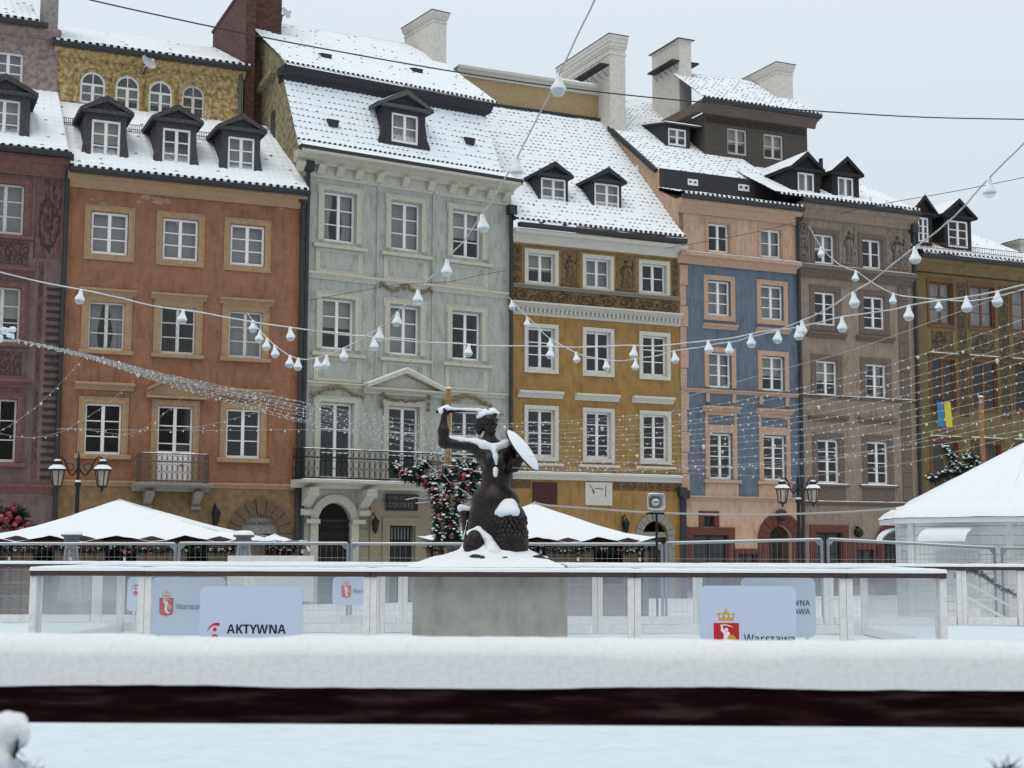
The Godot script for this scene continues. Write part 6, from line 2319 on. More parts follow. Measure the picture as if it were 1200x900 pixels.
func build_statue() -> void:
	var zs := 22.2
	var s := zs / FOCAL
	var top := 1.16
	# stone block
	M.concrete = plaster(Color(0.64, 0.615, 0.565), 0.12, 0.19, 131)
	var x0 := px_x(484, 21.3); var x1 := px_x(665, 21.3)
	var ped := thing("stone_pedestal", "plain grey-beige stone block under the bronze statue", "pedestal", Vector3((x0 + x1) / 2, 0, -22.35))
	var pb := MB.new()
	var hw := (x1 - x0) / 2
	pb.bev_box(Vector3(-hw, 0, -1.05), Vector3(hw, top, 1.05), 0.015)
	part(pb, "block", M.concrete, ped)
	# bronze figure raising a sabre, round shield on the other arm, scaly tail coiled below
	var st := thing("bronze_statue", "dark bronze statue with raised sabre and round shield, capped with snow", "statue", at_depth(580, 655, zs))
	st.position.y = top
	var base := 655.0 + (at_depth(580, 655, zs).y - top) / s * -1.0
	M.bronze = plaster(Color(0.145, 0.118, 0.112), 0.35, 1.6, 133, 0.42)
	M.bronze.metallic = 0.45
	var J := func(px: float, py: float, dz := 0.0) -> Vector3: return Vector3((px - 580.0) * s, (655.0 - py) * s + at_depth(580, 655, zs).y - top, dz)
	var bones := []
	var add := func(ax, ay, az, bx, by, bz, ra, rb): bones.append([J.call(ax, ay, az), J.call(bx, by, bz), ra, rb])
	# trunk
	add.call(565, 531, 0, 592, 532, 0, 0.14, 0.135)
	add.call(572, 536, 0.0, 588, 537, 0.0, 0.17, 0.16)
	add.call(580, 540, 0.0, 582, 560, 0.0, 0.19, 0.185)
	add.call(576, 558, 0.02, 588, 558, 0.02, 0.15, 0.14)
	add.call(582, 562, 0.0, 579, 586, 0.0, 0.19, 0.27)
	add.call(570, 588, 0, 592, 590, 0.03, 0.23, 0.22)
	add.call(580, 590, 0, 577, 622, 0.02, 0.29, 0.3)
	add.call(564, 606, 0.05, 563, 646, 0.1, 0.19, 0.21)
	add.call(580, 606, 0.1, 576, 646, 0.16, 0.2, 0.2)
	add.call(578, 620, 0, 578, 652, 0, 0.28, 0.34)
	add.call(571.5, 541, 0.15, 571.5, 543, 0.165, 0.075, 0.075)
	add.call(588, 541, 0.14, 588, 543, 0.155, 0.075, 0.075)
	# shoulders and arms
	add.call(556, 524, 0, 572, 522, 0, 0.085, 0.1)
	add.call(572, 522, 0, 596, 526, 0, 0.1, 0.085)
	add.call(556, 524, 0, 520, 520, 0.04, 0.088, 0.078)
	add.call(520, 520, 0.04, 519, 506, 0.05, 0.078, 0.075)
	add.call(519, 506, 0.05, 519.5, 489, 0.04, 0.072, 0.048)
	add.call(596, 526, 0, 603, 548, 0.08, 0.085, 0.07)
	add.call(603, 548, 0.08, 613, 535, 0.2, 0.068, 0.05)
	# neck
	add.call(573, 521, 0, 573, 509, 0.01, 0.11, 0.086)
	# tail coil and rocks
	add.call(589, 606, 0.14, 597, 608, 0.25, 0.2, 0.22)
	add.call(598, 608, 0.26, 599, 634, 0.3, 0.22, 0.25)
	add.call(599, 634, 0.3, 609, 645, 0.3, 0.2, 0.12)
	add.call(596, 644, 0.4, 586, 650, 0.42, 0.13, 0.08)
	add.call(553, 640, -0.2, 545, 602, -0.15, 0.13, 0.075)
	add.call(545, 602, -0.15, 541, 598, -0.15, 0.07, 0.05)
	add.call(555, 640, 0.36, 557, 629, 0.36, 0.15, 0.1)
	add.call(560, 632, 0.36, 564, 628, 0.34, 0.1, 0.06)
	add.call(535, 652, 0.0, 560, 655, 0.2, 0.16, 0.2)
	add.call(600, 654, 0.1, 628, 656, 0.0, 0.2, 0.12)
	var body := soft_body(bones, 0.028, 0.07)
	var scale_bump := 0
	part(body, "figure", M.bronze, st)
	# head on a finer grid: skull, face, hair knot
	var hb := []
	var addh := func(ax, ay, az, bx, by, bz, ra, rb): hb.append([J.call(ax, ay, az), J.call(bx, by, bz), ra, rb])
	addh.call(570.5, 494.5, -0.01, 572, 494.5, 0.03, 0.142, 0.132)
	addh.call(573.5, 501, 0.07, 575, 505.5, 0.085, 0.09, 0.06)
	addh.call(579.3, 494.5, 0.135, 581, 499.5, 0.158, 0.014, 0.024)
	addh.call(573, 492.5, 0.138, 583, 493.2, 0.1, 0.016, 0.014)
	addh.call(576.8, 502.8, 0.142, 580.6, 502.8, 0.13, 0.015, 0.013)
	addh.call(577, 507.2, 0.12, 579, 507, 0.115, 0.028, 0.026)
	addh.call(564, 493, -0.03, 563, 501, 0.0, 0.095, 0.075)
	addh.call(559.5, 500, -0.04, 561, 507, -0.02, 0.07, 0.045)
	addh.call(562, 486.5, 0.03, 571, 483, 0.05, 0.04, 0.04)
	addh.call(571, 483, 0.05, 580, 487, 0.07, 0.04, 0.03)
	addh.call(566, 497.5, 0.115, 566.5, 501, 0.11, 0.026, 0.018)
	addh.call(573, 514, 0.0, 573.5, 505, 0.02, 0.085, 0.082)
	part(soft_body(hb, 0.011, 0.022), "head", M.bronze, st)
	# fist round the hilt: palm, four fingers of unequal length, thumb
	var fb := []
	fb.append([J.call(519.5, 489, 0.04), J.call(520, 483.5, 0.05), 0.045, 0.047])
	for i in 4:
		var px := 518.0 + i * 1.5
		var l: float = [0.9, 1.1, 1.0, 0.8][i]
		fb.append([J.call(px, 482.5, 0.05), J.call(px, 480.4, 0.09 * l), 0.014, 0.013])
		fb.append([J.call(px, 480.4, 0.09 * l), J.call(px + 0.2, 483, 0.11 * l), 0.013, 0.012])
	fb.append([J.call(521.5, 486, 0.08), J.call(523.8, 483.6, 0.1), 0.016, 0.013])
	part(soft_body(fb, 0.009, 0.012), "hand", M.bronze, st)
	# sabre
	var sb := MB.new()
	var pts := []
	for i in 13:
		var u := i / 12.0
		pts.append(J.call(lerpf(524, 588, u), 483.2 - 2.2 * sin(PI * u) + 3.6 * u * u, 0.06))
	for i in 12:
		var w0 := lerpf(0.03, 0.006, pow(i / 12.0, 3.0)); var w1 := lerpf(0.03, 0.006, pow((i + 1) / 12.0, 3.0))
		var p: Vector3 = pts[i]; var q: Vector3 = pts[i + 1]
		var z := Vector3(0, 0, 0.011)
		sb.hexa([p - Vector3(0, w0, 0) + z, q - Vector3(0, w1, 0) + z, q - Vector3(0, w1, 0) - z, p - Vector3(0, w0, 0) - z, p + Vector3(0, w0, 0) + z, q + Vector3(0, w1, 0) + z, q + Vector3(0, w1, 0) - z, p + Vector3(0, w0, 0) - z])
	sb.tube([J.call(512.5, 483.5, 0.06), J.call(524.5, 483, 0.06)], 0.02, 8)
	sb.ball(J.call(512, 483.5, 0.06), 0.03, 8, 6)
	sb.tube([J.call(524.5, 479.5, 0.06), J.call(524.5, 488, 0.06)], 0.015, 6)
	part(sb, "sabre", M.bronze, st)
	# shield: a shallow dish tipped up, snow on its face
	var n := Vector3(0.78, 0.58, 0.26).normalized()
	var ax := n.cross(Vector3(0, 0, 1)).normalized()
	var az := ax.cross(n).normalized()
	var shb := MB.new()
	shb.lathe([Vector2(0.001, -0.06), Vector2(0.2, -0.04), Vector2(0.36, 0.0), Vector2(0.385, 0.015), Vector2(0.385, 0.03), Vector2(0.36, 0.03), Vector2(0.2, -0.01), Vector2(0.001, -0.03)], Vector3.ZERO, 36)
	var sho := part(shb, "shield", M.bronze, st)
	sho.transform = Transform3D(Basis(ax, n, az), J.call(610.5, 530.5, 0.2))
	var ssb := MB.new()
	var pr := []
	for i in 9:
		var t := i / 8.0
		pr.append(Vector2(maxf(0.001, 0.375 * (1 - t)), 0.03 + 0.075 * pow(sin(t * PI / 2), 0.6)))
	ssb.lathe(pr, Vector3.ZERO, 30)
	part(ssb, "shield_snow", M.snow, sho)
	# scales on the tail coil
	var scb := MB.new()
	for r in 6:
		for c in 9:
			var an := -1.4 + 2.8 * (c + (0.5 if r % 2 else 0.0)) / 8.5 + rng.randf_range(-0.05, 0.05)
			var y := 611.0 + r * 5.2 + rng.randf_range(-0.8, 0.8)
			var rad := 0.228 + 0.004 * r
			var ctr: Vector3 = J.call(598.6, y, 0.285)
			var dirv := Vector3(sin(an), 0.12, cos(an))
			scb.ball(ctr + dirv * (rad - 0.02), rng.randf_range(0.04, 0.052), 6, 4, 1.25)
	part(scb, "tail_scales", M.bronze, st)
	# snow resting on the bronze
	var sn := []
	var adds := func(ax2, ay2, az2, bx2, by2, bz2, ra, rb): sn.append([J.call(ax2, ay2, az2), J.call(bx2, by2, bz2), ra, rb])
	adds.call(565, 484.5, 0.0, 577, 482.5, 0.02, 0.06, 0.055)
	adds.call(565, 487, 0.07, 574, 485, 0.1, 0.04, 0.035)
	adds.call(560.5, 489.5, 0.0, 562.5, 488, 0.06, 0.045, 0.035)
	adds.call(578, 483.5, 0.05, 582, 485.5, 0.06, 0.035, 0.02)
	adds.call(514.5, 481.5, 0.06, 523, 478.5, 0.06, 0.035, 0.04)
	adds.call(517, 482, 0.09, 516, 486, 0.09, 0.022, 0.016)
	adds.call(523, 480, 0.06, 560, 481.5, 0.06, 0.024, 0.022)
	adds.call(560, 481.5, 0.06, 585, 485.6, 0.06, 0.022, 0.012)
	adds.call(524, 513.8, 0.04, 540, 516.8, 0.04, 0.04, 0.042)
	adds.call(540, 516.8, 0.04, 556, 518.5, 0.03, 0.042, 0.055)
	adds.call(556, 519, 0.03, 566, 522, 0.11, 0.06, 0.06)
	adds.call(566, 523, 0.11, 580, 526, 0.14, 0.06, 0.06)
	adds.call(580, 526, 0.14, 592, 521.5, 0.08, 0.06, 0.065)
	adds.call(592, 521.5, 0.07, 597, 519.5, 0.02, 0.06, 0.05)
	adds.call(562, 520, -0.08, 590, 520, -0.08, 0.06, 0.06)
	adds.call(579, 530, 0.2, 580.5, 537, 0.215, 0.045, 0.04)
	adds.call(580.5, 537, 0.215, 581.5, 545, 0.205, 0.036, 0.018)
	adds.call(580.5, 552, 0.2, 580.5, 558, 0.205, 0.04, 0.035)
	adds.call(587, 603, 0.3, 596, 597, 0.3, 0.1, 0.14)
	adds.call(596, 597, 0.3, 607, 604, 0.3, 0.14, 0.08)
	adds.call(589, 601, 0.42, 602, 601, 0.45, 0.09, 0.09)
	adds.call(597, 593, 0.18, 603, 600, 0.2, 0.09, 0.07)
	adds.call(582, 608, 0.32, 581, 617, 0.33, 0.02, 0.012)
	adds.call(540, 596, -0.13, 548, 597.5, -0.12, 0.06, 0.05)
	adds.call(548, 610, 0.0, 543, 632, 0.06, 0.012, 0.02)
	adds.call(550, 625, 0.32, 561, 621.5, 0.34, 0.04, 0.045)
	adds.call(561, 622, 0.36, 573, 632, 0.42, 0.045, 0.06)
	adds.call(573, 633, 0.36, 578, 648, 0.5, 0.07, 0.12)
	adds.call(564, 612, 0.22, 564.5, 612.5, 0.22, 0.018, 0.018)
	part(soft_body(sn, 0.018, 0.045, 0.012, 300.0), "snow", M.snow, st)
	# snow heap on the block, rocks breaking through
	var hbm := MB.new()
	var rows := []
	for i in 41:
		var z := lerpf(1.16, -0.9, i / 40.0)
		var line := []
		for j in 81:
			var x := lerpf(-1.24, 1.02, j / 80.0)
			var d := Vector2(x * 0.95 + 0.02, z * 1.0).length()
			var hh := 0.44 * exp(-pow(d / 0.5, 2.0)) + 0.08 + 0.06 * noise.get_noise_2d(x * 110.0, z * 110.0) * clampf(1.3 - d, 0, 1)
			var edge := minf(minf(x + 1.24, 1.02 - x), 1.16 - z)
			hh *= smoothstep(0.0, 0.28, edge)
			if edge < 0.004: hh = -0.03
			line.append(Vector3(x, hh, z))
		rows.append(line)
	hbm.grid(rows)
	part(hbm, "snow_heap", M.snow, st)
	for rk in [[559, 653, 0.72, 0.07], [567, 655, 0.8, 0.06], [592, 656, 0.8, 0.06], [630, 656, 0.6, 0.09], [643, 657.5, 0.62, 0.07], [622, 656, 0.55, 0.06]]:
		var rb := MB.new()
		rb.ball(Vector3.ZERO, rk[3], 7, 5, 0.7)
		var ro := part(rb, "rock", M.bronze, st)
		ro.position = J.call(rk[0], rk[1], rk[2])
		ro.position.y = maxf(ro.position.y, 0.03)
		ro.rotation = Vector3(rk[0], rk[1], 0)
		ro.scale = Vector3(1.6, 1.0, 1.0)


# ---------------------------------------------------------------- near rail at the photographer's side
func build_near_rail() -> void:
	var z := 2.5
	var a := at_depth(-160, 797.5, z); var b := at_depth(1360, 805.5, z)
	var y := (a.y + b.y) / 2
	var hgt := 47.5 / FOCAL * z
	var t := thing("wooden_handrail", "dark brown wooden handrail under a thick ridge of snow", "railing", Vector3(a.x, 0, -z - 0.07))
	var l := b.x - a.x
	var tilt := (b.y - a.y) / l
	var rb := MB.new()
	var r := 0.012
	var pr := PackedVector2Array()
	for c in [[0.07 - r, -r, 0], [-0.07 + r, -r, 1], [-0.07 + r, -hgt + r, 2], [0.07 - r, -hgt + r, 3]]:
		for s in 4:
			var an: float = PI / 2 * (c[2] + s / 3.0)
			pr.append(Vector2(c[0] + cos(an) * r, c[1] + sin(an) * r))
	rb.prism_x(pr, 0, l)
	var ro := part(rb, "rail", M.rail_wood, t)
	ro.position.y = a.y
	ro.rotation.z = tilt
	var sb := MB.new()
	snow_ridge(sb, Vector3(0, -0.002, 0.0), Vector3(l, -0.002, 0.0), 0.155, 0.074, 0.007, 1.3)
	part(sb, "snow", M.snow_soft, ro)
	for k in 2:
		var pb := MB.new()
		var x := 0.03 if k == 0 else l - 0.13
		pb.bev_box(Vector3(x, GROUND, -0.05), Vector3(x + 0.1, a.y - hgt - 0.002 + tilt * x, 0.05), 0.01)
		part(pb, "post", M.rail_wood, t)


func needle_sprig(mb: MB, a: Vector3, b: Vector3, count: int, l: float, w: float, g: RandomNumberGenerator) -> void:   # flat needles bristling from a twig
	var d := (b - a).normalized()
	for i in count:
		var t := g.randf()
		var p := a.lerp(b, t)
		var o := Vector3(g.randfn(), g.randfn(), g.randfn()).normalized()
		var dir := (d * 0.8 + o).normalized()
		var side := dir.cross(Vector3(g.randfn(), g.randfn(), g.randfn())).normalized() * w
		var tip := p + dir * l * g.randf_range(0.7, 1.1)
		mb.quad(p - side, p + side, tip + side * 0.3, tip - side * 0.3)


func build_near_firs() -> void:
	var g := RandomNumberGenerator.new()
	g.seed = 88
	for k in 2:
		var p := at_depth(12, 886, 1.75) if k == 0 else at_depth(1178, 869, 1.7)
		var t := thing("young_fir", "young fir bowed under a thick lump of snow beside the handrail" if k == 0 else "dark green fir tip with bare needles beside the handrail", "fir tree", Vector3(p.x, GROUND, p.z), 0.0)
		var top := p.y - GROUND
		var tb := MB.new()
		tb.tube([Vector3.ZERO, Vector3(0, top * 0.5, 0), Vector3(0, top - 0.04, 0)], 0.025, 7, 0.002)
		part(tb, "trunk", M.wood, t)
		var nb := MB.new()
		for i in 70:
			var u := pow(g.randf(), 0.8)
			var y := lerpf(0.25, top, u)
			var reach := lerpf(0.42, 0.022, pow(u, 0.6))
			var an := g.randf() * TAU
			var a := Vector3(0, y, 0)
			var b := a + Vector3(cos(an) * reach, -0.06 * (1 - u) + 0.02, sin(an) * reach)
			nb.tube([a, b], 0.004, 4, 0.002)
			needle_sprig(nb, a, b, int(60 * reach / 0.3) + 24, 0.022, 0.0011, g)
		part(nb, "needles", M.needle, t)
		if k == 0:
			var bl := []
			for i in 26:
				var u := g.randf()
				var an := g.randf() * TAU
				var r := lerpf(0.055, 0.016, u)
				var c := Vector3(cos(an) * r * 0.6 - 0.012, top - 0.16 + 0.2 * u, sin(an) * r * 0.6)
				bl.append([c, c + Vector3(0.006, 0, 0), g.randf_range(0.01, 0.024), g.randf_range(0.01, 0.02)])
			part(soft_body(bl, 0.005, 0.012, 0.006, 1500.0), "snow", M.snow_soft, t)


# ---------------------------------------------------------------- fence panels
func fence_panel(a: Vector3, b: Vector3, label: String) -> void:
	var t := thing("mesh_fence_panel", label, "fence", Vector3(a.x, GROUND, a.z), atan2(-(b - a).z, (b - a).x), "wire mesh fence panels")
	var l := Vector2(b.x - a.x, b.z - a.z).length()
	var ha := a.y - GROUND; var hb := b.y - GROUND
	for k in 2:
		var pb := MB.new()
		var x := 0.02 if k == 0 else l - 0.02
		var hh := ha if k == 0 else hb
		pb.tube([Vector3(x, 0, 0), Vector3(x, hh, 0)], 0.03, 8)
		pb.prism_z(PackedVector2Array([Vector2(x, hh), Vector2(x + (0.16 if k == 0 else -0.16), hh), Vector2(x, hh - 0.16)]), -0.006, 0.006)
		part(pb, "post", M.steel, t)
	var rb := MB.new()
	rb.tube([Vector3(0.02, ha, 0), Vector3(l - 0.02, hb, 0)], 0.024, 8)
	part(rb, "top_rail", M.steel, t)
	var bb := MB.new()
	bb.tube([Vector3(0.02, 0.15, 0), Vector3(l - 0.02, 0.15, 0)], 0.02, 8)
	part(bb, "bottom_rail", M.steel, t)
	var mb := MB.new()
	var n := int(l / 0.11)
	for i in range(1, n):
		var x := l * i / n
		mb.tube([Vector3(x, 0.15, 0), Vector3(x, lerpf(ha, hb, float(i) / n), 0)], 0.0026, 3, -1.0, false)
	for y in [0.4, 0.66, 0.92, 1.18, 1.44, 1.7]:
		mb.tube([Vector3(0.02, y, 0), Vector3(l - 0.02, y, 0)], 0.004, 3, -1.0, false)
	part(mb, "wire_mesh", M.steel, t)
	var fb := MB.new()
	for x in [0.02, l - 0.02]: fb.box(Vector3(x - 0.1, 0, -0.3), Vector3(x + 0.1, 0.12, 0.3))
	part(fb, "foot", M.stone_grey, t)
	var sb := MB.new()
	snow_ridge(sb, Vector3(0.04, ha + 0.018, 0), Vector3(l - 0.04, hb + 0.018, 0), 0.045, 0.02, 0.15)
	part(sb, "snow", M.snow, t)


func build_fences() -> void:
	var p := [[-10, 637.5, 29.6, 207, 637.5, 29.6], [209, 637, 29.5, 409, 637.2, 29.6], [411, 637.6, 29.6, 599, 637.8, 29.5], [601, 638, 29.5, 777, 638, 29.4], [779, 636.8, 29.4, 964, 632.6, 29.0], [969, 632.2, 29.0, 1166, 642.4, 30.5], [1173, 642.6, 30.2, 1370, 645.5, 31.0]]
	var n := ["mesh fence panel before the big pointed stall", "mesh fence panel before the small gabled stall and arched portals", "mesh fence panel behind the statue", "mesh fence panel before the garlanded stall", "mesh fence panel before the pink ground floor", "mesh fence panel overlapping the white kiosk corner", "mesh fence panel before the white kiosk wall"]
	for i in p.size():
		fence_panel(at_depth(p[i][0], p[i][1], p[i][2]), at_depth(p[i][3], p[i][4], p[i][5]), n[i])


# ---------------------------------------------------------------- market stalls
func fir_garland(parent: Node, pts: Array, r: float, sd: int, balls := 6, snow := true, called := "fir_garland") -> void:
	var g := RandomNumberGenerator.new()
	g.seed = sd
	var nb := MB.new()
	var sb := MB.new()
	for i in pts.size() - 1:
		var a: Vector3 = pts[i]; var b: Vector3 = pts[i + 1]
		needle_sprig(nb, a, b, 170, r * 1.35, r * 0.1, g)
		nb.tube([a, b], r * 0.14, 4)
		if snow:
			for k in 12:
				var p := a.lerp(b, g.randf()) + Vector3(g.randf_range(-0.8, 0.8), g.randf_range(0.1, 0.9), g.randf_range(-0.5, 0.9)) * r
				sb.ball(p, r * g.randf_range(0.1, 0.34), 6, 4, 0.5)
	part(nb, called, M.needle, parent)
	if snow: part(sb, "garland_snow", M.snow, parent).set_meta("kind", "stuff")
	for k in balls:
		var i := g.randi() % (pts.size() - 1)
		var p: Vector3 = pts[i].lerp(pts[i + 1], g.randf()) + Vector3(g.randf_range(-0.9, 0.9), g.randf_range(-0.9, 0.7), g.randf_range(0.4, 1.0)) * r
		var bb := MB.new()
		bb.ball(Vector3.ZERO, r * g.randf_range(0.26, 0.42), 9, 7)
		var o := part(bb, "bauble", M.red_ball if g.randf() < 0.65 else M.pink_ball, parent)
		o.position = p


func candy_cane(parent: Node, at: Vector3, hh: float) -> void:
	for s in 8:
		var mb := MB.new()
		var pts := []
		for k in 4:
			var u := (s + k / 3.0) / 8.0
			if u < 0.7: pts.append(at + Vector3(0, hh * u / 0.7 * 0.82, 0))
			else:
				var an := PI * (u - 0.7) / 0.3
				pts.append(at + Vector3(0.09 * (1 - cos(an)), hh * 0.82 + 0.1 * sin(an), 0))
		mb.tube(pts, 0.035, 7)
		part(mb, "candy_cane_stripe", M.red_cloth if s % 2 == 0 else M.banner_white, parent)


# A market stall with a snowed-up pyramid roof, plank walls, small brown gables along the eave
func stall(px0: float, px1: float, apx: float, apy: float, eave_py: float, depth: float, label: String, sd: int) -> Node3D:
	var g := RandomNumberGenerator.new()
	g.seed = sd
	var l := at_depth(px0, eave_py, depth); var r := at_depth(px1, eave_py, depth)
	var w := r.x - l.x
	var d := w * 0.72
	var t := thing("market_stall", label, "market stall", Vector3((l.x + r.x) / 2, GROUND, -depth), 0.0, "wooden market stalls")
	var ey := l.y - GROUND
	var ap := at_depth(apx, apy, depth + d / 2)
	var apex := Vector3(ap.x - t.position.x, ap.y - GROUND, -d / 2)
	var c := [Vector3(-w / 2, ey, 0), Vector3(w / 2, ey, 0), Vector3(w / 2, ey, -d), Vector3(-w / 2, ey, -d)]
	var sb := MB.new()
	var ub := MB.new()
	var ns := float(clampi(int(w / 1.4), 1, 4))
	for k in 4:
		var a: Vector3 = c[k]; var b: Vector3 = c[(k + 1) % 4]
		var rows := []
		for i in 17:
			var v := i / 16.0
			var line := []
			for j in 41:
				var u := j / 40.0
				var p := a.lerp(b, u).lerp(apex, v)
				p.y -= 0.10 * sin(PI * v) * (1.0 - 0.5 * absf(u * 2 - 1))
				var scal := absf(fposmod(u * ns + 0.5, 1.0) - 0.5) * 2.0             # 0 over a small gable, 1 between
				var am := minf(1.0, w / 5.0) if k % 2 == 0 else 0.0
				if i == 0: p.y += am * (0.12 * (1 - scal) - 0.06 * scal) + am * 0.05 * noise.get_noise_2d(u * 300.0, k * 50.0)
				elif i < 4: p.y += am * 0.10 * (1 - scal) * (1.0 - i / 4.0)
				p.y += 0.02 * noise.get_noise_2d(u * 220.0, v * 160.0)
				line.append(p)
			rows.append(line)
		sb.grid(rows)
		ub.tri(a - Vector3(0, 0.1, 0), b - Vector3(0, 0.1, 0), apex - Vector3(0, 0.25, 0))
	part(ub, "roof", M.wood, t)
	part(sb, "roof_snow", M.snow, t)
	for i in int(ns):
		var x := -w / 2 + w * (i + 0.5) / ns
		var gb := MB.new()
		gb.prism_z(PackedVector2Array([Vector2(x - w * 0.3 / ns, ey - 0.02), Vector2(x + w * 0.3 / ns, ey - 0.02), Vector2(x, ey + 0.1 * minf(1.0, w / 5.0))]), -0.2, -0.02)
		part(gb, "gable_board", M.stall_trim, t)
	for p in [Vector3(-w / 2 + 0.3, 0, -0.3), Vector3(w / 2 - 0.3, 0, -0.3), Vector3(-w / 2 + 0.3, 0, -d + 0.3), Vector3(w / 2 - 0.3, 0, -d + 0.3)]:
		var pb := MB.new()
		pb.bev_box(p - Vector3(0.06, 0, 0.06), p + Vector3(0.06, ey, 0.06), 0.01)
		part(pb, "post", M.wood, t)
	# front: planked counters and walls between the posts
	var n := int((w - 0.8) / 0.24)
	var plank := MB.new()
	plank.bev_box(Vector3(0, 0, -0.02), Vector3(0.232, ey - 0.05, 0.02), 0.006)
	var pm := plank.mesh()
	for i in n:
		var u := (i + 0.5) / n
		if absf(fposmod(u * 3.0, 1.0) - 0.5) < 0.16: continue                        # serving hatches
		var o := part_mesh(pm, "plank", M.stall_wood, t)
		o.position = Vector3(-w / 2 + 0.4 + i * (w - 0.8) / n, 0, -0.42 + g.randf_range(-0.004, 0.004))
	var cb := MB.new()
	cb.box(Vector3(-w / 2 + 0.4, 0.92, -0.6), Vector3(w / 2 - 0.4, 0.98, -0.3))
	cb.box(Vector3(-w / 2 + 0.4, 0, -0.5), Vector3(w / 2 - 0.4, 0.92, -0.46))
	part(cb, "counter", M.wood, t)
	var ib := MB.new()
	ib.box(Vector3(-w / 2 + 0.3, 0, -d + 0.3), Vector3(w / 2 - 0.3, ey, -d + 0.35))
	ib.box(Vector3(-w / 2 + 0.28, 0, -d + 0.35), Vector3(-w / 2 + 0.33, ey, -0.4))
	ib.box(Vector3(w / 2 - 0.33, 0, -d + 0.35), Vector3(w / 2 - 0.28, ey, -0.4))
	part(ib, "wall", M.stall_wood, t)
	for i in 5:
		var x := -w / 2 + w * (i + 0.5) / 5.0
		candy_cane(t, Vector3(x + g.randf_range(-0.2, 0.2), ey - 0.75, -0.3), 0.6)
	var gp := []
	for i in 13: gp.append(Vector3(lerpf(-w / 2 + 0.2, w / 2 - 0.2, i / 12.0), ey - 0.16 - 0.12 * absf(sin(i * PI / 3.0)), -0.14))
	fir_garland(t, gp, 0.1, sd + 3, 12)
	return t


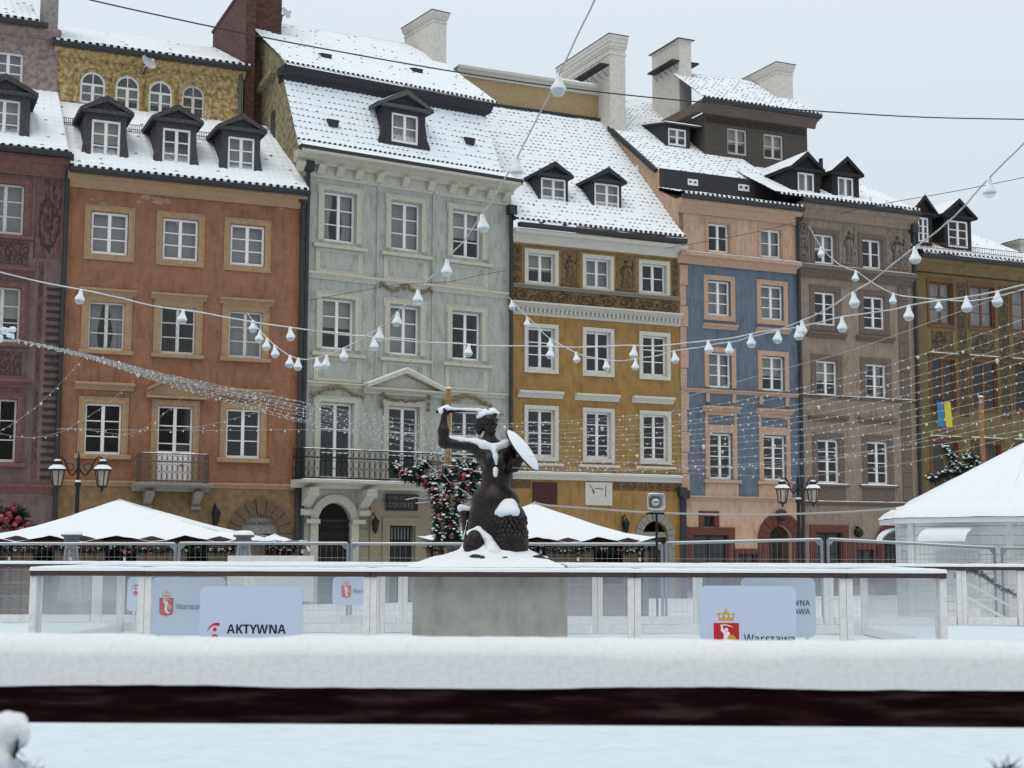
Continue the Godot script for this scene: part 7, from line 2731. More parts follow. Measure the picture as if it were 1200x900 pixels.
func build_stalls() -> void:
	M.stall_wood = wood(Color(0.47, 0.40, 0.33))
	M.stall_trim = wood(Color(0.24, 0.16, 0.13))
	stall(-22, 296, 140, 585, 632.5, 35.0, "big market stall with wide pointed snow roof before the orange house", 5)
	stall(488, 772, 625, 589.5, 634, 37.0, "garlanded market stall with pointed snow roof behind the statue", 6)
	stall(284, 354, 322, 625.5, 634, 38.5, "small market stall with low snow roof before the arched portal", 7)
	stall(-230, -30, -120, 590, 634, 34.0, "market stall with snow roof before the dark red house", 8)
	# gas heaters
	for i in 2:
		var p := at_depth([83, 285][i], 660, 30.6)
		var t := thing("patio_heater", ["tapering steel patio heater by the big pointed stall", "tapering steel patio heater by the small gabled stall"][i], "heater", Vector3(p.x, GROUND, p.z), 0.3, "patio heaters")
		var mb := MB.new()
		mb.hexa([Vector3(-0.24, 0, 0.24), Vector3(0.24, 0, 0.24), Vector3(0.24, 0, -0.24), Vector3(-0.24, 0, -0.24), Vector3(-0.24, 0.75, 0.24), Vector3(0.24, 0.75, 0.24), Vector3(0.24, 0.75, -0.24), Vector3(-0.24, 0.75, -0.24)])
		part(mb, "gas_box", M.steel_dull, t)
		for k in 4:
			var a := TAU * k / 4 + PI / 4
			var lb := MB.new()
			lb.tube([Vector3(cos(a) * 0.32, 0.75, sin(a) * 0.32), Vector3(cos(a) * 0.14, 2.0, sin(a) * 0.14)], 0.02, 6)
			part(lb, "frame_leg", M.steel, t)
		var gb := MB.new()
		gb.tube([Vector3(0, 0.75, 0), Vector3(0, 2.0, 0)], 0.07, 10)
		part(gb, "glass_tube", M.screen, t)
		for k in 4:
			var a := TAU * k / 4
			var f := Vector3(cos(a), 0, sin(a)); var sd := Vector3(-sin(a), 0, cos(a))
			var pb := MB.new()
			pb.quad(f * 0.22 - sd * 0.21 + Vector3(0, 0.78, 0), f * 0.22 + sd * 0.21 + Vector3(0, 0.78, 0), f * 0.1 + sd * 0.09 + Vector3(0, 1.97, 0), f * 0.1 - sd * 0.09 + Vector3(0, 1.97, 0))
			part(pb, "guard_panel", M.screen, t)
		var hb := MB.new()
		hb.lathe([Vector2(0.13, 1.98), Vector2(0.16, 2.0), Vector2(0.16, 2.1), Vector2(0.22, 2.12), Vector2(0.22, 2.15), Vector2(0.05, 2.2), Vector2(0.001, 2.2)], Vector3.ZERO, 14)
		part(hb, "hood", M.steel_dull, t)
		var sb := MB.new()
		sb.lathe([Vector2(0.22, 2.155), Vector2(0.2, 2.2), Vector2(0.15, 2.24), Vector2(0.001, 2.25)], Vector3.ZERO, 14)
		part(sb, "snow", M.snow, t)
	# red and pink bauble arch at the stalls beside the dark red house
	var gp := []
	for i in 14:
		var u := i / 13.0
		gp.append(Vector3(lerpf(-2.2, 1.0, u), 2.0 + 0.75 * sin(PI * u) + 0.25 * sin(i * 2.1), 0.1 * sin(i * 1.7)))
	var base := at_depth(6, 640, 37.0)
	var ar := thing("bauble_arch", "fir arch thick with red and pink baubles beside the big stall", "decoration", Vector3(base.x, GROUND, base.z))
	fir_garland(ar, gp, 0.26, 31, 110, false, "fir_garland")
	for x in [-2.2, 1.0]:
		var pb := MB.new()
		pb.tube([Vector3(x, 0, 0), Vector3(x, 2.3, 0)], 0.05, 7)
		part(pb, "post", M.wood, ar)
	var lb := MB.new()
	for q in [Vector3(-0.1, 2.0, 0.3), Vector3(-0.02, 2.05, 0.3), Vector3(-0.16, 1.98, 0.3)]: lb.ball(q, 0.035, 7, 5)
	part(lb, "fairy_lamp", M.warm, ar)
	# paper notices on the fence
	var q0 := at_depth(267, 651, 29.3); var q1 := at_depth(368, 660, 29.3)
	var nt := thing("paper_banner", "low white banner tied to the mesh fence by the portal", "banner", Vector3(q0.x, q1.y - 0.75, q0.z))
	var nb := MB.new()
	nb.box(Vector3(0, 0, 0), Vector3(q1.x - q0.x, q0.y - q1.y + 0.75, 0.012))
	part(nb, "sheet", M.white, nt)


func build_kiosk() -> void:
	M.kiosk = plaster(Color(0.90, 0.905, 0.905), 0.04, 0.4, 141, 0.6)
	var zc := 33.2
	var c0 := at_depth(1218, 640, zc)
	var t := thing("white_kiosk", "white boarded eight-sided kiosk with pointed snow roof and small awnings", "kiosk", Vector3(c0.x, GROUND, -zc))
	var ey := at_depth(1051, 613, 32.2).y - GROUND
	var rad := 3.2
	var at := func(k: int, r: float, y: float) -> Vector3:
		var a := deg_to_rad(75.0 - 45.0 * k)
		return Vector3(-sin(a) * r, y, cos(a) * r)
	var board_h := 0.2
	var n := int(ceil(ey / board_h))
	var w: float = (at.call(1, rad, 0.0) - at.call(0, rad, 0.0)).length()
	var boards := []
	for i in n:
		var y0 := i * board_h; var y1 := minf(y0 + board_h - 0.007, ey)
		var bb := MB.new()
		bb.prism_x(PackedVector2Array([Vector2(-0.04, y0), Vector2(0.009, y0), Vector2(0.004, y1), Vector2(-0.04, y1)]), 0, w)
		boards.append(bb.mesh())
	var pole := MB.new()
	pole.bev_box(Vector3(-0.07, 0, -0.06), Vector3(0.07, ey, 0.035), 0.01)
	var pm := pole.mesh()
	var apex := at_depth(1208, 520, zc) - t.position
	for k in 8:
		var a: Vector3 = at.call(k, rad, 0.0); var b: Vector3 = at.call(k + 1, rad, 0.0)
		var x := (b - a).normalized()
		var tr := Transform3D(Basis(x, Vector3.UP, x.cross(Vector3.UP)), a)
		for m in boards: part_mesh(m, "board", M.kiosk, t).transform = tr
		part_mesh(pm, "corner_post", M.kiosk, t).transform = Transform3D(tr.basis, a)
		var ub := MB.new()
		ub.tri(at.call(k, rad + 0.42, ey + 0.1), at.call(k + 1, rad + 0.42, ey + 0.1), apex - Vector3(0, 0.1, 0))
		ub.quad(at.call(k, rad + 0.42, ey), at.call(k + 1, rad + 0.42, ey), at.call(k + 1, rad + 0.42, ey + 0.1), at.call(k, rad + 0.42, ey + 0.1))
		ub.quad(at.call(k, rad - 0.05, ey), at.call(k + 1, rad - 0.05, ey), at.call(k + 1, rad + 0.42, ey), at.call(k, rad + 0.42, ey))
		part(ub, "roof_panel", M.kiosk, t)
		var sb := MB.new()
		var rows := []
		for i in 25:
			var v := i / 24.0
			var line := []
			for j in 21:
				var u := j / 20.0
				var p: Vector3 = (at.call(k, rad + 0.46, ey + 0.1) as Vector3).lerp(at.call(k + 1, rad + 0.46, ey + 0.1), u).lerp(apex, v)
				var edge := minf(u, 1.0 - u)
				p.y += (0.10 if i > 1 else 0.015 + 0.06 * i) + 0.02 * noise.get_noise_2d(u * 160.0 + k * 90, v * 190.0) - 0.05 * (1.0 - smoothstep(0.0, 0.05, edge)) * (1.0 if i > 1 else 0.0)
				if i == 4: p.y -= 0.05                                          # the slab of snow has slipped here
				line.append(p)
			rows.append(line)
		sb.grid(rows)
		part(sb, "roof_snow", M.snow, t)
		if k < 2 or k == 7:
			# arched clear awning heaped with snow over a shutter
			var ay := at_depth(1100, 619, 31.4).y - GROUND
			var lw := 1.2
			var x0 := (w - lw) / 2 - 0.05
			var ab := MB.new()
			var ssn := MB.new()
			var r1 := []; var r2 := []
			for i in 9:
				var an := PI / 2 * i / 8.0
				var y := ay - 0.3 + 0.3 * sin(an); var zz := 0.05 + 0.5 * cos(an)
				r1.append([Vector3(x0, y, zz), Vector3(x0 + lw, y, zz)])
				var ln := []
				for j in 13: ln.append(Vector3(x0 + lw * j / 12.0, y + 0.015 + (0.035 if j > 0 and j < 12 else 0.0) * sin(clampf(an + 0.3, 0, 1.57)), zz + 0.02))
				r2.append(ln)
			ab.grid(r1)
			for xe in [x0, x0 + lw]:
				for i in 8:
					var an := PI / 2 * i / 8.0; var an2 := PI / 2 * (i + 1) / 8.0
					ab.tri(Vector3(xe, ay - 0.3, 0.05), Vector3(xe, ay - 0.3 + 0.3 * sin(an), 0.05 + 0.5 * cos(an)), Vector3(xe, ay - 0.3 + 0.3 * sin(an2), 0.05 + 0.5 * cos(an2)))
			var ao := part(ab, "awning", M.screen, t)
			ao.transform = tr
			ssn.grid(r2)
			part(ssn, "snow", M.snow, ao)
			var wb := MB.new()
			wb.box(Vector3(x0 + 0.05, ay - 1.4, 0.0), Vector3(x0 + lw - 0.05, ay - 0.5, 0.03))
			part(wb, "shutter", M.kiosk_shutter, t).transform = tr
	# wooden steps with garlanded handrail, before the kiosk
	var sp := at_depth(1118, 700, 29.9)
	var st := thing("garlanded_steps", "white wooden steps with fir garlands on the sloping handrail", "steps", Vector3(sp.x, GROUND, sp.z))
	for i in 4:
		var tb := MB.new()
		tb.box(Vector3(0.25 + i * 0.28, 0.0, -0.5), Vector3(0.53 + i * 0.28, 0.72 - i * 0.17, 0.0))
		part(tb, "step", M.kiosk, st)
	for k in 2:
		var pb := MB.new()
		var x := 0.22 if k == 0 else 1.35
		pb.bev_box(Vector3(x - 0.04, 0, -0.04), Vector3(x + 0.04, 1.6 if k == 0 else 1.0, 0.04), 0.01)
		part(pb, "newel", M.kiosk, st)
	for dy in [0.0, 0.3, 0.6]:
		var hb := MB.new()
		hb.tube([Vector3(0.22, 1.55 - dy, 0), Vector3(1.35, 0.95 - dy, 0)], 0.03, 6)
		part(hb, "handrail", M.kiosk, st)
	fir_garland(st, [Vector3(0.0, 1.35, 0.08), Vector3(0.3, 1.5, 0.08), Vector3(0.6, 1.38, 0.08), Vector3(0.9, 1.15, 0.08), Vector3(1.3, 0.95, 0.08)], 0.08, 61, 0)
	fir_garland(st, [Vector3(-0.25, 1.5, 0.08), Vector3(0.1, 1.55, 0.08), Vector3(0.6, 1.58, 0.08), Vector3(1.1, 1.56, 0.08)], 0.07, 62, 0)


# ---------------------------------------------------------------- street furniture
func street_lamp(px: float, py_top: float, lant: Array, depth: float, label: String) -> void:
	var p := at_depth(px, 640, depth)
	var t := thing("street_lamp", label, "street lamp", Vector3(p.x, GROUND, p.z), 0.0, "two-armed street lamps")
	var top := at_depth(px, py_top, depth).y - GROUND
	var mb := MB.new()
	mb.lathe([Vector2(0.16, 0), Vector2(0.16, 0.5), Vector2(0.11, 0.6), Vector2(0.07, 0.75), Vector2(0.055, top - 1.0), Vector2(0.09, top - 0.95), Vector2(0.09, top - 0.88), Vector2(0.04, top - 0.8), Vector2(0.05, top - 0.3), Vector2(0.03, top - 0.15), Vector2(0.001, top)], Vector3.ZERO, 10)
	part(mb, "post", M.iron, t)
	var sb := MB.new()
	sb.ball(Vector3(0, top - 0.85, 0), 0.085, 8, 5, 0.6)
	part(sb, "snow", M.snow, t)
	for k in 2:
		var lx: float = (lant[k] - px) / FOCAL * depth
		var sg := signf(lx)
		var ab := MB.new()
		var pts := []
		for i in 17:
			var u := i / 16.0
			pts.append(Vector3(lx * u, top - 0.52 + 0.16 * sin(u * PI * 2.2 + 2.6) + 0.42 * u * u - 0.1 * u, 0))
		pts.append(Vector3(lx, top - 0.32, 0))
		ab.tube(pts, 0.022, 6)
		var cur := []
		for i in 12:
			var an := TAU * i / 11.0
			cur.append(Vector3(lx * 0.42 + sg * 0.13 * cos(an), top - 0.45 + 0.1 * sin(an), 0))
		ab.tube(cur, 0.014, 5)
		part(ab, "arm", M.iron, t)
		var o := Vector3(lx, top - 1.02, 0)
		var lb := MB.new()
		# frame of a tapering hexagonal lantern
		for j in 6:
			var a := TAU * j / 6
			lb.tube([o + Vector3(cos(a) * 0.13, 0.05, sin(a) * 0.13), o + Vector3(cos(a) * 0.2, 0.48, sin(a) * 0.2)], 0.014, 4)
		lb.lathe([Vector2(0.001, -0.12), Vector2(0.03, -0.08), Vector2(0.03, -0.02), Vector2(0.14, 0.03), Vector2(0.14, 0.06), Vector2(0.1, 0.06)], o, 6)
		lb.lathe([Vector2(0.1, 0.47), Vector2(0.25, 0.47), Vector2(0.26, 0.5), Vector2(0.12, 0.62), Vector2(0.12, 0.68), Vector2(0.14, 0.7), Vector2(0.05, 0.77), Vector2(0.02, 0.82)], o, 8)
		var la := part(lb, "lantern", M.iron, t)
		var gb := MB.new()
		gb.lathe([Vector2(0.12, 0.06), Vector2(0.187, 0.47)], o, 6)
		part(gb, "lantern_glass", M.lamp_glass, la)
		var cb := MB.new()
		cb.lathe([Vector2(0.25, 0.51), Vector2(0.22, 0.57), Vector2(0.13, 0.63), Vector2(0.125, 0.625)], o, 10)
		cb.ball(o + Vector3(0, 0.74, 0), 0.1, 9, 5, 0.5)
		part(cb, "lantern_snow", M.snow, la)


func decorated_pole(px: float, top_py: float, depth: float, sd: int, label: String, arms: Array) -> void:
	var p := at_depth(px, 640, depth)
	var t := thing("decorated_pole", label, "decoration", Vector3(p.x, GROUND, p.z), 0.0, "wooden poles dressed with fir")
	var top := at_depth(px, top_py, depth).y - GROUND
	var pb := MB.new()
	pb.tube([Vector3.ZERO, Vector3(0, top, 0)], 0.06, 8)
	part(pb, "pole", M.post_wood, t)
	var cb := MB.new()
	cb.ball(Vector3(0, top, 0), 0.065, 8, 5, 0.5)
	part(cb, "snow", M.snow, t)
	var k := depth / FOCAL
	for a in arms:                                                    # each a run of picture points turned into a bough
		var pts := []
		for q in a[0]: pts.append(Vector3((q[0] - px) * k, at_depth(q[0], q[1], depth).y - GROUND, q[2] if q.size() > 2 else 0.1))
		fir_garland(t, pts, a[1], sd + pts.size(), a[2], true, "fir_bough")
	var g := RandomNumberGenerator.new()
	g.seed = sd
	var tw := MB.new()
	var ts := MB.new()
	for i in 44:
		var b := Vector3(g.randf_range(-0.9, 0.95), top * g.randf_range(0.5, 0.74), g.randf_range(-0.1, 0.2))
		var c := b + Vector3(g.randf_range(-0.5, 0.5), g.randf_range(-0.1, 0.35), 0.1)
		var m := b.lerp(c, 0.5) + Vector3(0, g.randf_range(-0.09, 0.09), 0)
		tw.tube([b * Vector3(0.2, 1, 1), b, m, c], 0.011, 4, 0.004)
		snow_ridge(ts, b + Vector3(0, 0.008, 0), m + Vector3(0, 0.006, 0), 0.026, 0.014, 0.06)
		snow_ridge(ts, m + Vector3(0, 0.006, 0), c + Vector3(0, 0.004, 0), 0.02, 0.012, 0.06)
	part(tw, "twigs", M.wood, t).set_meta("kind", "stuff")
	part(ts, "twig_snow", M.snow, t).set_meta("kind", "stuff")


func build_furniture() -> void:
	M.lamp_glass = flat(Color(0.78, 0.76, 0.68, 0.55), 0.25)
	M.lamp_glass.transparency = BaseMaterial3D.TRANSPARENCY_ALPHA
	street_lamp(88.5, 528, [64, 117], 40.0, "black two-armed street lamp before the orange and dark red houses")
	street_lamp(936.5, 554, [918, 954], 48.0, "black two-armed street lamp between the blue and brown houses")
	# horn loudspeaker on a thin pole
	var z := 29.0
	var c := at_depth(767.5, 588.5, z)
	var t := thing("loudspeaker", "white boxy horn loudspeaker on a thin pole above the stall", "loudspeaker", Vector3(c.x, GROUND, c.z), 0.1)
	var y := c.y - GROUND
	var hb := MB.new()
	var rr := 0.05
	var outer := []; var inner := []
	for i in 25:
		var an := TAU * i / 24.0
		var q := Vector2(clampf(cos(an) * 1.25, -1, 1), clampf(sin(an) * 1.25, -1, 1))
		outer.append(q)
	var rows := []
	for s in [[0.08, -0.2], [0.13, -0.12], [0.175, 0.1], [0.18, 0.14], [0.165, 0.145], [0.135, 0.06], [0.1, -0.04], [0.02, -0.05]]:
		var line := []
		for q in outer: line.append(Vector3(q.x * s[0], y + q.y * s[0] * 0.92, s[1]))
		rows.append(line)
	hb.grid(rows, true)
	part(hb, "horn", M.speaker_white, t)
	var kb := MB.new()
	kb.ball(Vector3(0, y, 0.04), 0.085, 12, 8)
	part(kb, "horn_core", M.socket, t)
	var bb := MB.new()
	bb.box(Vector3(-0.045, y - 0.012, 0.118), Vector3(0.045, y + 0.012, 0.126))
	part(bb, "badge", M.zinc, t)
	var pb := MB.new()
	pb.tube([Vector3(0.04, 0, -0.05), Vector3(0.04, y - 0.2, -0.05)], 0.025, 7)
	pb.box(Vector3(-0.16, y - 0.24, -0.12), Vector3(0.18, y - 0.2, 0.05))
	part(pb, "pole", M.iron, t)
	var sb := MB.new()
	snow_ledge(sb, -0.17, 0.19, y - 0.2, -0.12, 0.06, 0.03)
	snow_ledge(sb, -0.15, 0.15, y + 0.165, -0.1, 0.12, 0.03)
	part(sb, "snow", M.snow, t)
	decorated_pole(524, 455, 34.0, 41, "wooden pole dressed with snowy fir boughs behind the raised arm", [
		[[[458, 545], [468, 553], [478, 560], [490, 553], [500, 545]], 0.15, 4], [[[500, 563], [508, 575], [512, 590], [514, 605], [512, 622], [516, 636]], 0.15, 7],
		[[[535, 545], [545, 560], [540, 580], [535, 600], [532, 620], [538, 636]], 0.17, 4], [[[480, 560], [500, 566], [520, 560], [540, 552], [556, 545]], 0.14, 4], [[[548, 560], [556, 575], [560, 592]], 0.16, 2], [[[522, 548], [526, 570], [520, 595], [527, 615], [522, 636]], 0.16, 4], [[[545, 548], [558, 556], [566, 566]], 0.12, 1]])
	decorated_pole(1155, 465, 34.5, 47, "wooden pole dressed with snowy fir boughs behind the kiosk roof", [
		[[[1088, 562], [1098, 560], [1110, 556], [1122, 550], [1135, 548]], 0.14, 1], [[[1108, 525], [1116, 534], [1122, 545], [1126, 556]], 0.13, 1], [[[1130, 540], [1140, 535], [1146, 545], [1140, 556]], 0.14, 0]])


# ---------------------------------------------------------------- cables and lights
func smooth_path(keys: Array, step := 0.12) -> Array:                    # keys: [px, py, depth] -> points of a smooth cable
	var p := []
	for k in keys: p.append(at_depth(k[0], k[1], k[2]))
	var out := []
	for i in p.size() - 1:
		var a: Vector3 = p[maxi(i - 1, 0)]; var b: Vector3 = p[i]; var c: Vector3 = p[i + 1]; var d: Vector3 = p[mini(i + 2, p.size() - 1)]
		var n := int(maxf(2, b.distance_to(c) / step))
		for s in n: out.append(b.cubic_interpolate(c, a, d, float(s) / n))
	out.append(p[p.size() - 1])
	return out


func on_path(path: Array, px: float) -> Vector3:                        # the point of the cable that is met in picture column px
	var best := INF
	var r := Vector3.ZERO
	for q in path:
		var v: Vector3 = cam.basis.inverse() * (q - EYE)
		var d := absf(600.0 + FOCAL * v.x / -v.z - px)
		if d < best:
			best = d; r = q
	return r


var bulb_meshes := []


func festoon(keys: Array, bulbs: Array, r: float, label: String, size := 1.0) -> void:
	if bulb_meshes.is_empty():
		var a := MB.new()
		a.lathe([Vector2(0.018, -0.062), Vector2(0.021, -0.05), Vector2(0.02, -0.01), Vector2(0.014, 0.004), Vector2(0.001, 0.008)], Vector3.ZERO, 12)
		var b := MB.new()
		b.lathe([Vector2(0.001, -0.15), Vector2(0.02, -0.147), Vector2(0.037, -0.137), Vector2(0.047, -0.12), Vector2(0.049, -0.104), Vector2(0.044, -0.086), Vector2(0.031, -0.068), Vector2(0.02, -0.055)], Vector3.ZERO, 18)
		var c := MB.new()
		c.lathe([Vector2(0.0505, -0.112), Vector2(0.053, -0.104), Vector2(0.049, -0.086), Vector2(0.037, -0.066), Vector2(0.027, -0.048), Vector2(0.021, -0.02), Vector2(0.017, 0.004), Vector2(0.008, 0.014), Vector2(0.001, 0.016)], Vector3.ZERO, 16)
		bulb_meshes = [a.mesh(), b.mesh(), c.mesh()]
	var path := smooth_path(keys)
	var t := thing("festoon_string", label, "light string", path[0], 0.0, "festoon light strings")
	var loc := []
	for i in path.size(): loc.append(path[i] - path[0] + Vector3(0, 0.006 * sin(i * 0.9) + 0.012 * noise.get_noise_2d(i * 9.0, keys[0][0]), 0))
	var mb := MB.new()
	mb.tube(loc, r, 7)
	part(mb, "cable", M.cable_white, t)
	var sb := MB.new()
	var rows := []
	for i in loc.size():
		var u: Vector3 = loc[i]
		var hgt := r * (0.5 + 0.8 * noise.get_noise_2d(i * 23.0, 5.0))
		rows.append([u + Vector3(0, r * 0.3, r), u + Vector3(0, r + hgt, r * 0.45), u + Vector3(0, r + hgt, -r * 0.45), u + Vector3(0, r * 0.3, -r)])
	sb.grid(rows)
	part(sb, "snow", M.snow, t)
	var g := RandomNumberGenerator.new()
	g.seed = int(keys[0][0] * 7 + keys[0][1])
	for px in bulbs:
		var q: Vector3 = on_path(path, px) - path[0] - Vector3(0, r * 0.6, 0)
		var b := part_mesh(bulb_meshes[1], "bulb", M.bulb, t)
		b.position = q
		b.rotation = Vector3(g.randf_range(-0.12, 0.12), g.randf() * TAU, g.randf_range(-0.12, 0.12))
		b.scale = Vector3.ONE * size
		part_mesh(bulb_meshes[0], "socket", M.socket, b)
		var sn := part_mesh(bulb_meshes[2], "snow", M.snow, b)
		sn.scale = Vector3(1, g.randf_range(0.92, 1.05), 1)


func fairy(keys: Array, label: String, sd: int, gap := 0.1, r := 0.004) -> void:
	var path := smooth_path(keys, 0.06)
	var t := thing("fairy_string", label, "light string", path[0], 0.0, "snowy fairy light strings")
	var loc := []
	for i in range(0, path.size(), 3): loc.append(path[i] - path[0])
	var mb := MB.new()
	mb.tube(loc, r * 0.034 * -path[path.size() / 2].z, 4)
	part(mb, "wire", M.cable_white, t)
	if gap <= 0.0: return
	var g := RandomNumberGenerator.new()
	g.seed = sd
	var lb := MB.new()
	var run := 0.0
	for i in range(1, path.size()):
		run += path[i].distance_to(path[i - 1])
		if run > gap:
			run = g.randf_range(-0.03, 0.02)
			var p: Vector3 = path[i] - path[0] + Vector3(0, g.randf_range(-0.02, 0.008), 0)
			var s: float = -path[i].z * (g.randf_range(0.00035, 0.0008) if g.randf() > 0.02 else g.randf_range(0.001, 0.0017))
			var e := g.randf_range(0.8, 2.0)
			var tp := p + Vector3(0, s * 0.9, 0); var bt := p - Vector3(0, s * e, 0)
			var c := [p + Vector3(s, 0, 0), p + Vector3(0, 0, s), p - Vector3(s, 0, 0), p - Vector3(0, 0, s)]
			for k in 4:
				lb.tri(c[(k + 1) % 4], c[k], tp)
				lb.tri(c[k], c[(k + 1) % 4], bt)
	part(lb, "lights", M.led, t).set_meta("kind", "stuff")


func build_lights() -> void:
	festoon([[-40, 311, 12.6], [0, 319.5, 12.8], [95, 340, 13.0], [200, 361, 13.3], [340, 384, 13.8], [425, 394.5, 14.2], [500, 401, 14.6], [590, 405.5, 15], [700, 406.5, 15], [780, 404, 14.6], [830, 399.5, 14.2], [880, 392, 13.8], [935, 382.5, 13.2], [1000, 370, 12.6], [1065, 358.5, 12.2], [1150, 345, 11.8], [1240, 327, 11.4]],
		[98, 222, 336, 433, 549, 640, 737, 832, 880, 912, 940, 991, 1068, 1140, 1168], 0.005, "long festoon sagging across the square from the dark red to the olive house", 0.84)
	festoon([[722, -60, 6.6], [697, 0, 7.2], [655, 88, 8.0], [606, 184, 9.0], [565, 252, 10.2], [524, 305, 11.3], [490, 340, 12.2], [466, 366, 12.9], [445, 384, 13.4], [425, 396, 14.0], [403, 408, 14.4], [383, 417, 14.6], [360, 421, 14.8], [340, 417, 14.9], [322, 405, 15.0], [305, 388, 15.1], [290, 366, 15.2]],
		[654, 604, 565, 525, 491, 466, 445, 403, 383, 370, 352, 336, 325, 312, 304, 294], 0.0048, "festoon swooping down over the grey house then up to the orange", 0.84)
	festoon([[1250, 108, 8.2], [1200, 167, 8.8], [1150, 219, 9.5], [1110, 262, 10.2], [1072, 290, 10.8], [1030, 322, 11.4], [1000, 343, 11.9], [940, 376, 12.8], [870, 398, 14], [830, 405, 14.8], [790, 412, 15.6], [745, 421, 16.4], [710, 422, 17], [675, 413, 17.6], [645, 397, 18.2], [618, 372, 18.8], [596, 348, 19.2]],
		[1155, 1072, 1001, 940, 858, 790, 747, 710, 675, 646, 619, 598], 0.005, "festoon swooping down past the brown house to the ochre house", 0.84)
	festoon([[948, 265, 17.5], [962, 290, 17.3], [985, 311, 17.1], [1003, 318, 17], [1020, 330, 16.9], [1047, 344, 16.7], [1070, 348.5, 16.6], [1100, 352, 16.4], [1140, 352, 16.2], [1180, 345, 16.0], [1240, 330, 15.8]], [963, 1004, 1047, 1103], 0.005, "short festoon dropping from the brown house's top floor", 0.82)
	# snow-crusted fairy wires sagging between the two ends of the square
	var who := ["topmost", "second", "third", "fourth", "fifth", "sixth", "seventh", "eighth", "ninth", "tenth", "eleventh", "lowest"]
	for i in 12:
		var u := i / 11.0
		var j := rng.randf_range(-3.0, 3.0)
		fairy([[14, 397, 14.0], [110, 417 + 4 * u, 17.0], [200, 441 + 9 * u + j, 20.0], [350, 470 + 24 * u + j, 24.0], [480, 492 + 30 * u - j, 26.5], [600, 496 + 52 * u + j * 0.5, 27.5], [800, 480 + 72 * u + j, 27.0 - u], [1000, 439 + 98 * pow(u, 0.9) + j, 24.0 - u], [1200, 374 + 130 * pow(u, 0.95), 20.0 - u], [1260, 350 + 140 * u, 19.0 - u]], "%s of the long snowy fairy light wires sagging across the square" % who[i], 300 + i, 0.19)
	fairy([[806, 464.5, 14], [900, 437, 13.2], [996, 411, 12.5], [1100, 374, 11.8], [1200, 338, 11.2], [1260, 318, 11]], "plain snow-coated wire rising past the brown house", 320, 0.0, 0.006)
	fairy([[98, 420, 10.5], [82, 437, 10.8], [62, 458, 11], [33, 484, 11.4], [0, 505, 11.8], [-40, 520, 12]], "fairy light wire slanting down over the dark red house", 321)
	fairy([[-20, 500, 11.8], [0, 508, 11.6], [33, 513, 11.4], [67, 508, 11.2], [98, 491, 11], [129, 471, 10.8], [160, 442, 10.6]], "fairy light wire looping from the dark red house to the orange", 322)
	fairy([[66, 503, 13], [105, 503, 13], [140, 510, 13], [160, 506, 12.8], [182, 493, 12.6], [205, 474, 12.4], [222, 456, 12.2]], "fairy light wire looping over the balcony door of the orange house", 323)
	fairy([[70, 502, 14], [140, 503.5, 14], [200, 504, 14], [270, 504.5, 14], [350, 503.5, 14], [430, 507, 14]], "almost level fairy light wire across the orange house", 324)
	fairy([[215, 503, 13.2], [245, 498, 13], [275, 490, 12.8], [300, 484, 12.7], [322, 478, 12.6]], "short fairy light wire before the orange house's last window", 325)
	fairy([[600, 548, 15], [680, 552, 15], [760, 551, 15], [840, 556, 15], [940, 558, 14.6], [1010, 550, 14.2], [1085, 538, 13.8], [1200, 508, 13]], "low drooping fairy light wire under the fan of wires", 326)
	fairy([[620, 535, 15.5], [700, 540, 15.5], [800, 545, 15.2], [900, 547, 15], [1000, 533, 14.5], [1110, 506, 14], [1200, 478, 13.5]], "fairy light wire beside the lowest long wires", 327)
	# frozen knots where the wires leave their anchor
	var kt := thing("snow_knot", "lump of iced cable ends where the fairy wires start", "light string", at_depth(6, 394, 9.0))
	var kb := MB.new()
	var g := RandomNumberGenerator.new()
	g.seed = 3
	for i in 14: kb.ball(Vector3(g.randf_range(-0.08, 0.06), g.randf_range(-0.04, 0.05), g.randf_range(-0.04, 0.04)), g.randf_range(0.012, 0.026), 7, 5, 0.8)
	part(kb, "iced_knot", M.snow, kt)
	# rope with snow from the stall top past the loudspeaker to the kiosk
	var path := smooth_path([[626, 588.5, 37], [640, 592, 36.6], [700, 596.5, 35.5], [760, 600.5, 34.5], [870, 603.5, 33], [940, 602, 32.5], [1000, 599.5, 32.2], [1050, 596, 31.9]], 0.2)
	var rt := thing("snowy_rope", "white rope from the garlanded stall to the kiosk roof", "rope", path[0])
	var loc := []
	for q in path: loc.append(q - path[0])
	var rb := MB.new()
	rb.tube(loc, 0.025, 6)
	part(rb, "rope", M.cable_white, rt)
	# dark span wires over the roofs
	var spans := [[[[60, -12, 38], [106, 0, 38.5], [200, 21, 39], [300, 42, 40], [400, 61, 41], [520, 82, 42], [640, 100, 43], [740, 112, 44], [860, 123, 45], [1000, 133, 46], [1100, 138, 47], [1240, 140.5, 48]], 0.022, "thick dark cable spanning high over all the roofs"],
		[[[985, 250, 40], [1040, 238, 39], [1120, 224, 37], [1200, 208, 35], [1260, 196, 34]], 0.009, "thin dark wire over the olive house dormers"],
		[[[780, 291, 44], [840, 281, 43.5], [900, 269, 43], [937, 259, 42.6]], 0.008, "thin dark wire before the pink top floor"],
		[[[593, 317, 40], [560, 323, 40], [520, 331, 40.5], [470, 333, 41], [360, 352, 42]], 0.007, "thin dark wire before the grey house"]]
	for s in spans:
		var pa := smooth_path(s[0], 0.5)
		var t := thing("span_wire", s[2], "cable", pa[0], 0.0, "overhead wires")
		var lo := []
		for q in pa: lo.append(q - pa[0])
		var wb := MB.new()
		wb.tube(lo, s[1], 5)
		part(wb, "wire", M.wire_dark, t)


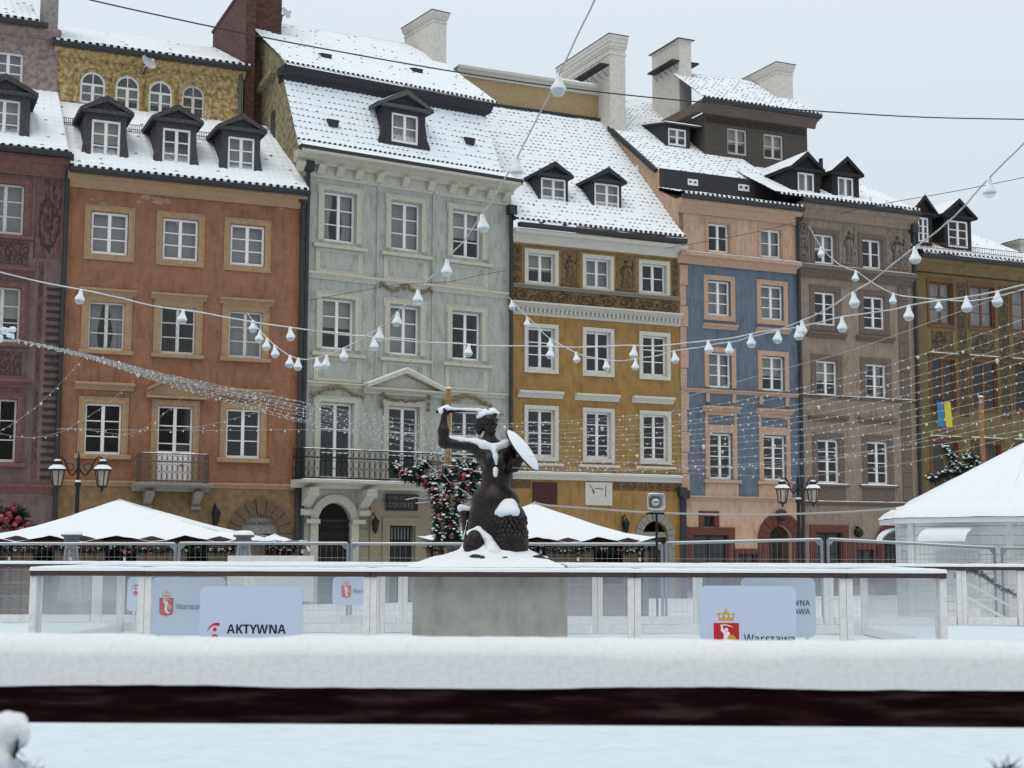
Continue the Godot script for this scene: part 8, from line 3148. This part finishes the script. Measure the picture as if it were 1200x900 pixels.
func build_square() -> void:
	M.warm = flat(Color(1.0, 0.85, 0.5), 0.5)
	M.warm.emission_enabled = true
	M.warm.emission = Color(1.0, 0.72, 0.35)
	M.warm.emission_energy_multiplier = 1.5
	M.wire_dark = flat(Color(0.16, 0.17, 0.18), 0.7)
	M.speaker_white = flat(Color(0.74, 0.75, 0.75), 0.5)
	M.kiosk_shutter = plaster(Color(0.82, 0.83, 0.84), 0.05, 0.6, 142)
	M.snow_soft = plaster(Color(0.905, 0.935, 0.96), 0.05, 6.0, 25, 0.95)
	M.snow_soft.normal_scale = 1.0
	build_rink()
	build_statue()
	build_stalls()
	build_kiosk()
	build_fences()
	build_furniture()
	build_lights()
	build_near_rail()
	build_near_firs()


# The houses across the square, behind the photographer: they shade the low sky and darken the lower window glass
func build_far_side() -> void:
	var tones := [Color(0.50, 0.40, 0.32), Color(0.55, 0.52, 0.46), Color(0.46, 0.33, 0.28), Color(0.56, 0.47, 0.33), Color(0.43, 0.44, 0.44), Color(0.52, 0.42, 0.36)]
	var words := ["tan", "cream", "brick red", "ochre", "grey", "dusty pink"]
	for i in 6:
		var w := 11.0
		var hh: float = [15.0, 16.5, 14.5, 16.0, 15.5, 14.0][i]
		var t := thing("opposite_house", "%s house on the opposite side of the square" % words[i], "house", Vector3(33.0 - i * w, GROUND, 15.0 + i * 0.4), PI, "houses behind the photographer")
		var h := House.new()
		h.node = t
		var holes := []
		for r in 4:
			for c in 4: holes.append([1.2 + c * 2.5, 2.3 + c * 2.5, 1.2 + r * 3.5, 3.0 + r * 3.5])
		var wall := plaster(tones[i], 0.1, 0.15, 151)
		var mb := MB.new()
		wall_with_holes(mb, 0, w, 0, hh, holes)
		part(mb, "wall", wall, t)
		var bb := MB.new()
		bb.box(Vector3(0, 0, -9), Vector3(w, hh, -4.0))
		part(bb, "inner_wall", M.inside, t)
		for q in holes: window(h, t, q, 0, {"rows": 3})
		tile_roof(t, [Vector3(0, hh, 0.4), Vector3(w, hh, 0.4), Vector3(w, hh + 4.2, -4.5), Vector3(0, hh + 4.2, -4.5)], 0.5, 0.7, 0.2, 90 + i)


func _ready() -> void:
	# camera
	cam = Camera3D.new()
	cam.name = "camera"
	add_child(cam)
	cam.position = EYE
	cam.rotation = Vector3(deg_to_rad(6.37), 0, deg_to_rad(0.17))
	cam.fov = rad_to_deg(2.0 * atan(450.0 / FOCAL))
	cam.near = 0.05
	cam.far = 900.0
	var lens := CameraAttributesPhysical.new()
	lens.frustum_focal_length = 12.0 * FOCAL / 450.0     # 24 mm high frame
	lens.frustum_focus_distance = 45.0
	lens.exposure_aperture = 9.0
	lens.frustum_near = 0.05
	lens.frustum_far = 900.0
	cam.attributes = lens
	# overcast winter sky
	var env := Environment.new()
	var sky := Sky.new()
	var sm := ProceduralSkyMaterial.new()
	sm.sky_top_color = Color(0.868, 0.896, 0.926)
	sm.sky_horizon_color = Color(0.736, 0.785, 0.827)
	sm.sky_curve = 0.25
	sm.ground_bottom_color = Color(0.656, 0.686, 0.723)
	sm.ground_horizon_color = Color(0.75, 0.79, 0.827)
	sm.sun_angle_max = 1.0
	sky.sky_material = sm
	env.background_mode = Environment.BG_SKY
	env.sky = sky
	env.tonemap_mode = Environment.TONE_MAPPER_LINEAR
	env.tonemap_exposure = 1.15
	env.sdfgi_enabled = true
	env.ssao_enabled = true
	env.ssil_enabled = true
	var we := WorldEnvironment.new()
	we.name = "world_environment"
	we.environment = env
	add_child(we)
	# the sun behind the cloud: weak and very wide
	var sun := DirectionalLight3D.new()
	sun.name = "veiled_sun"
	sun.light_energy = 0.42
	sun.light_angular_distance = 40.0
	sun.light_color = Color(1.0, 0.98, 0.95)
	sun.shadow_enabled = true
	sun.rotation = Vector3(deg_to_rad(-66), deg_to_rad(-25), 0)
	add_child(sun)
	rng.seed = 20
	noise.seed = 5
	noise.frequency = 0.02
	make_materials()
	build_ground()
	build_houses()
	build_far_side()
	build_square()
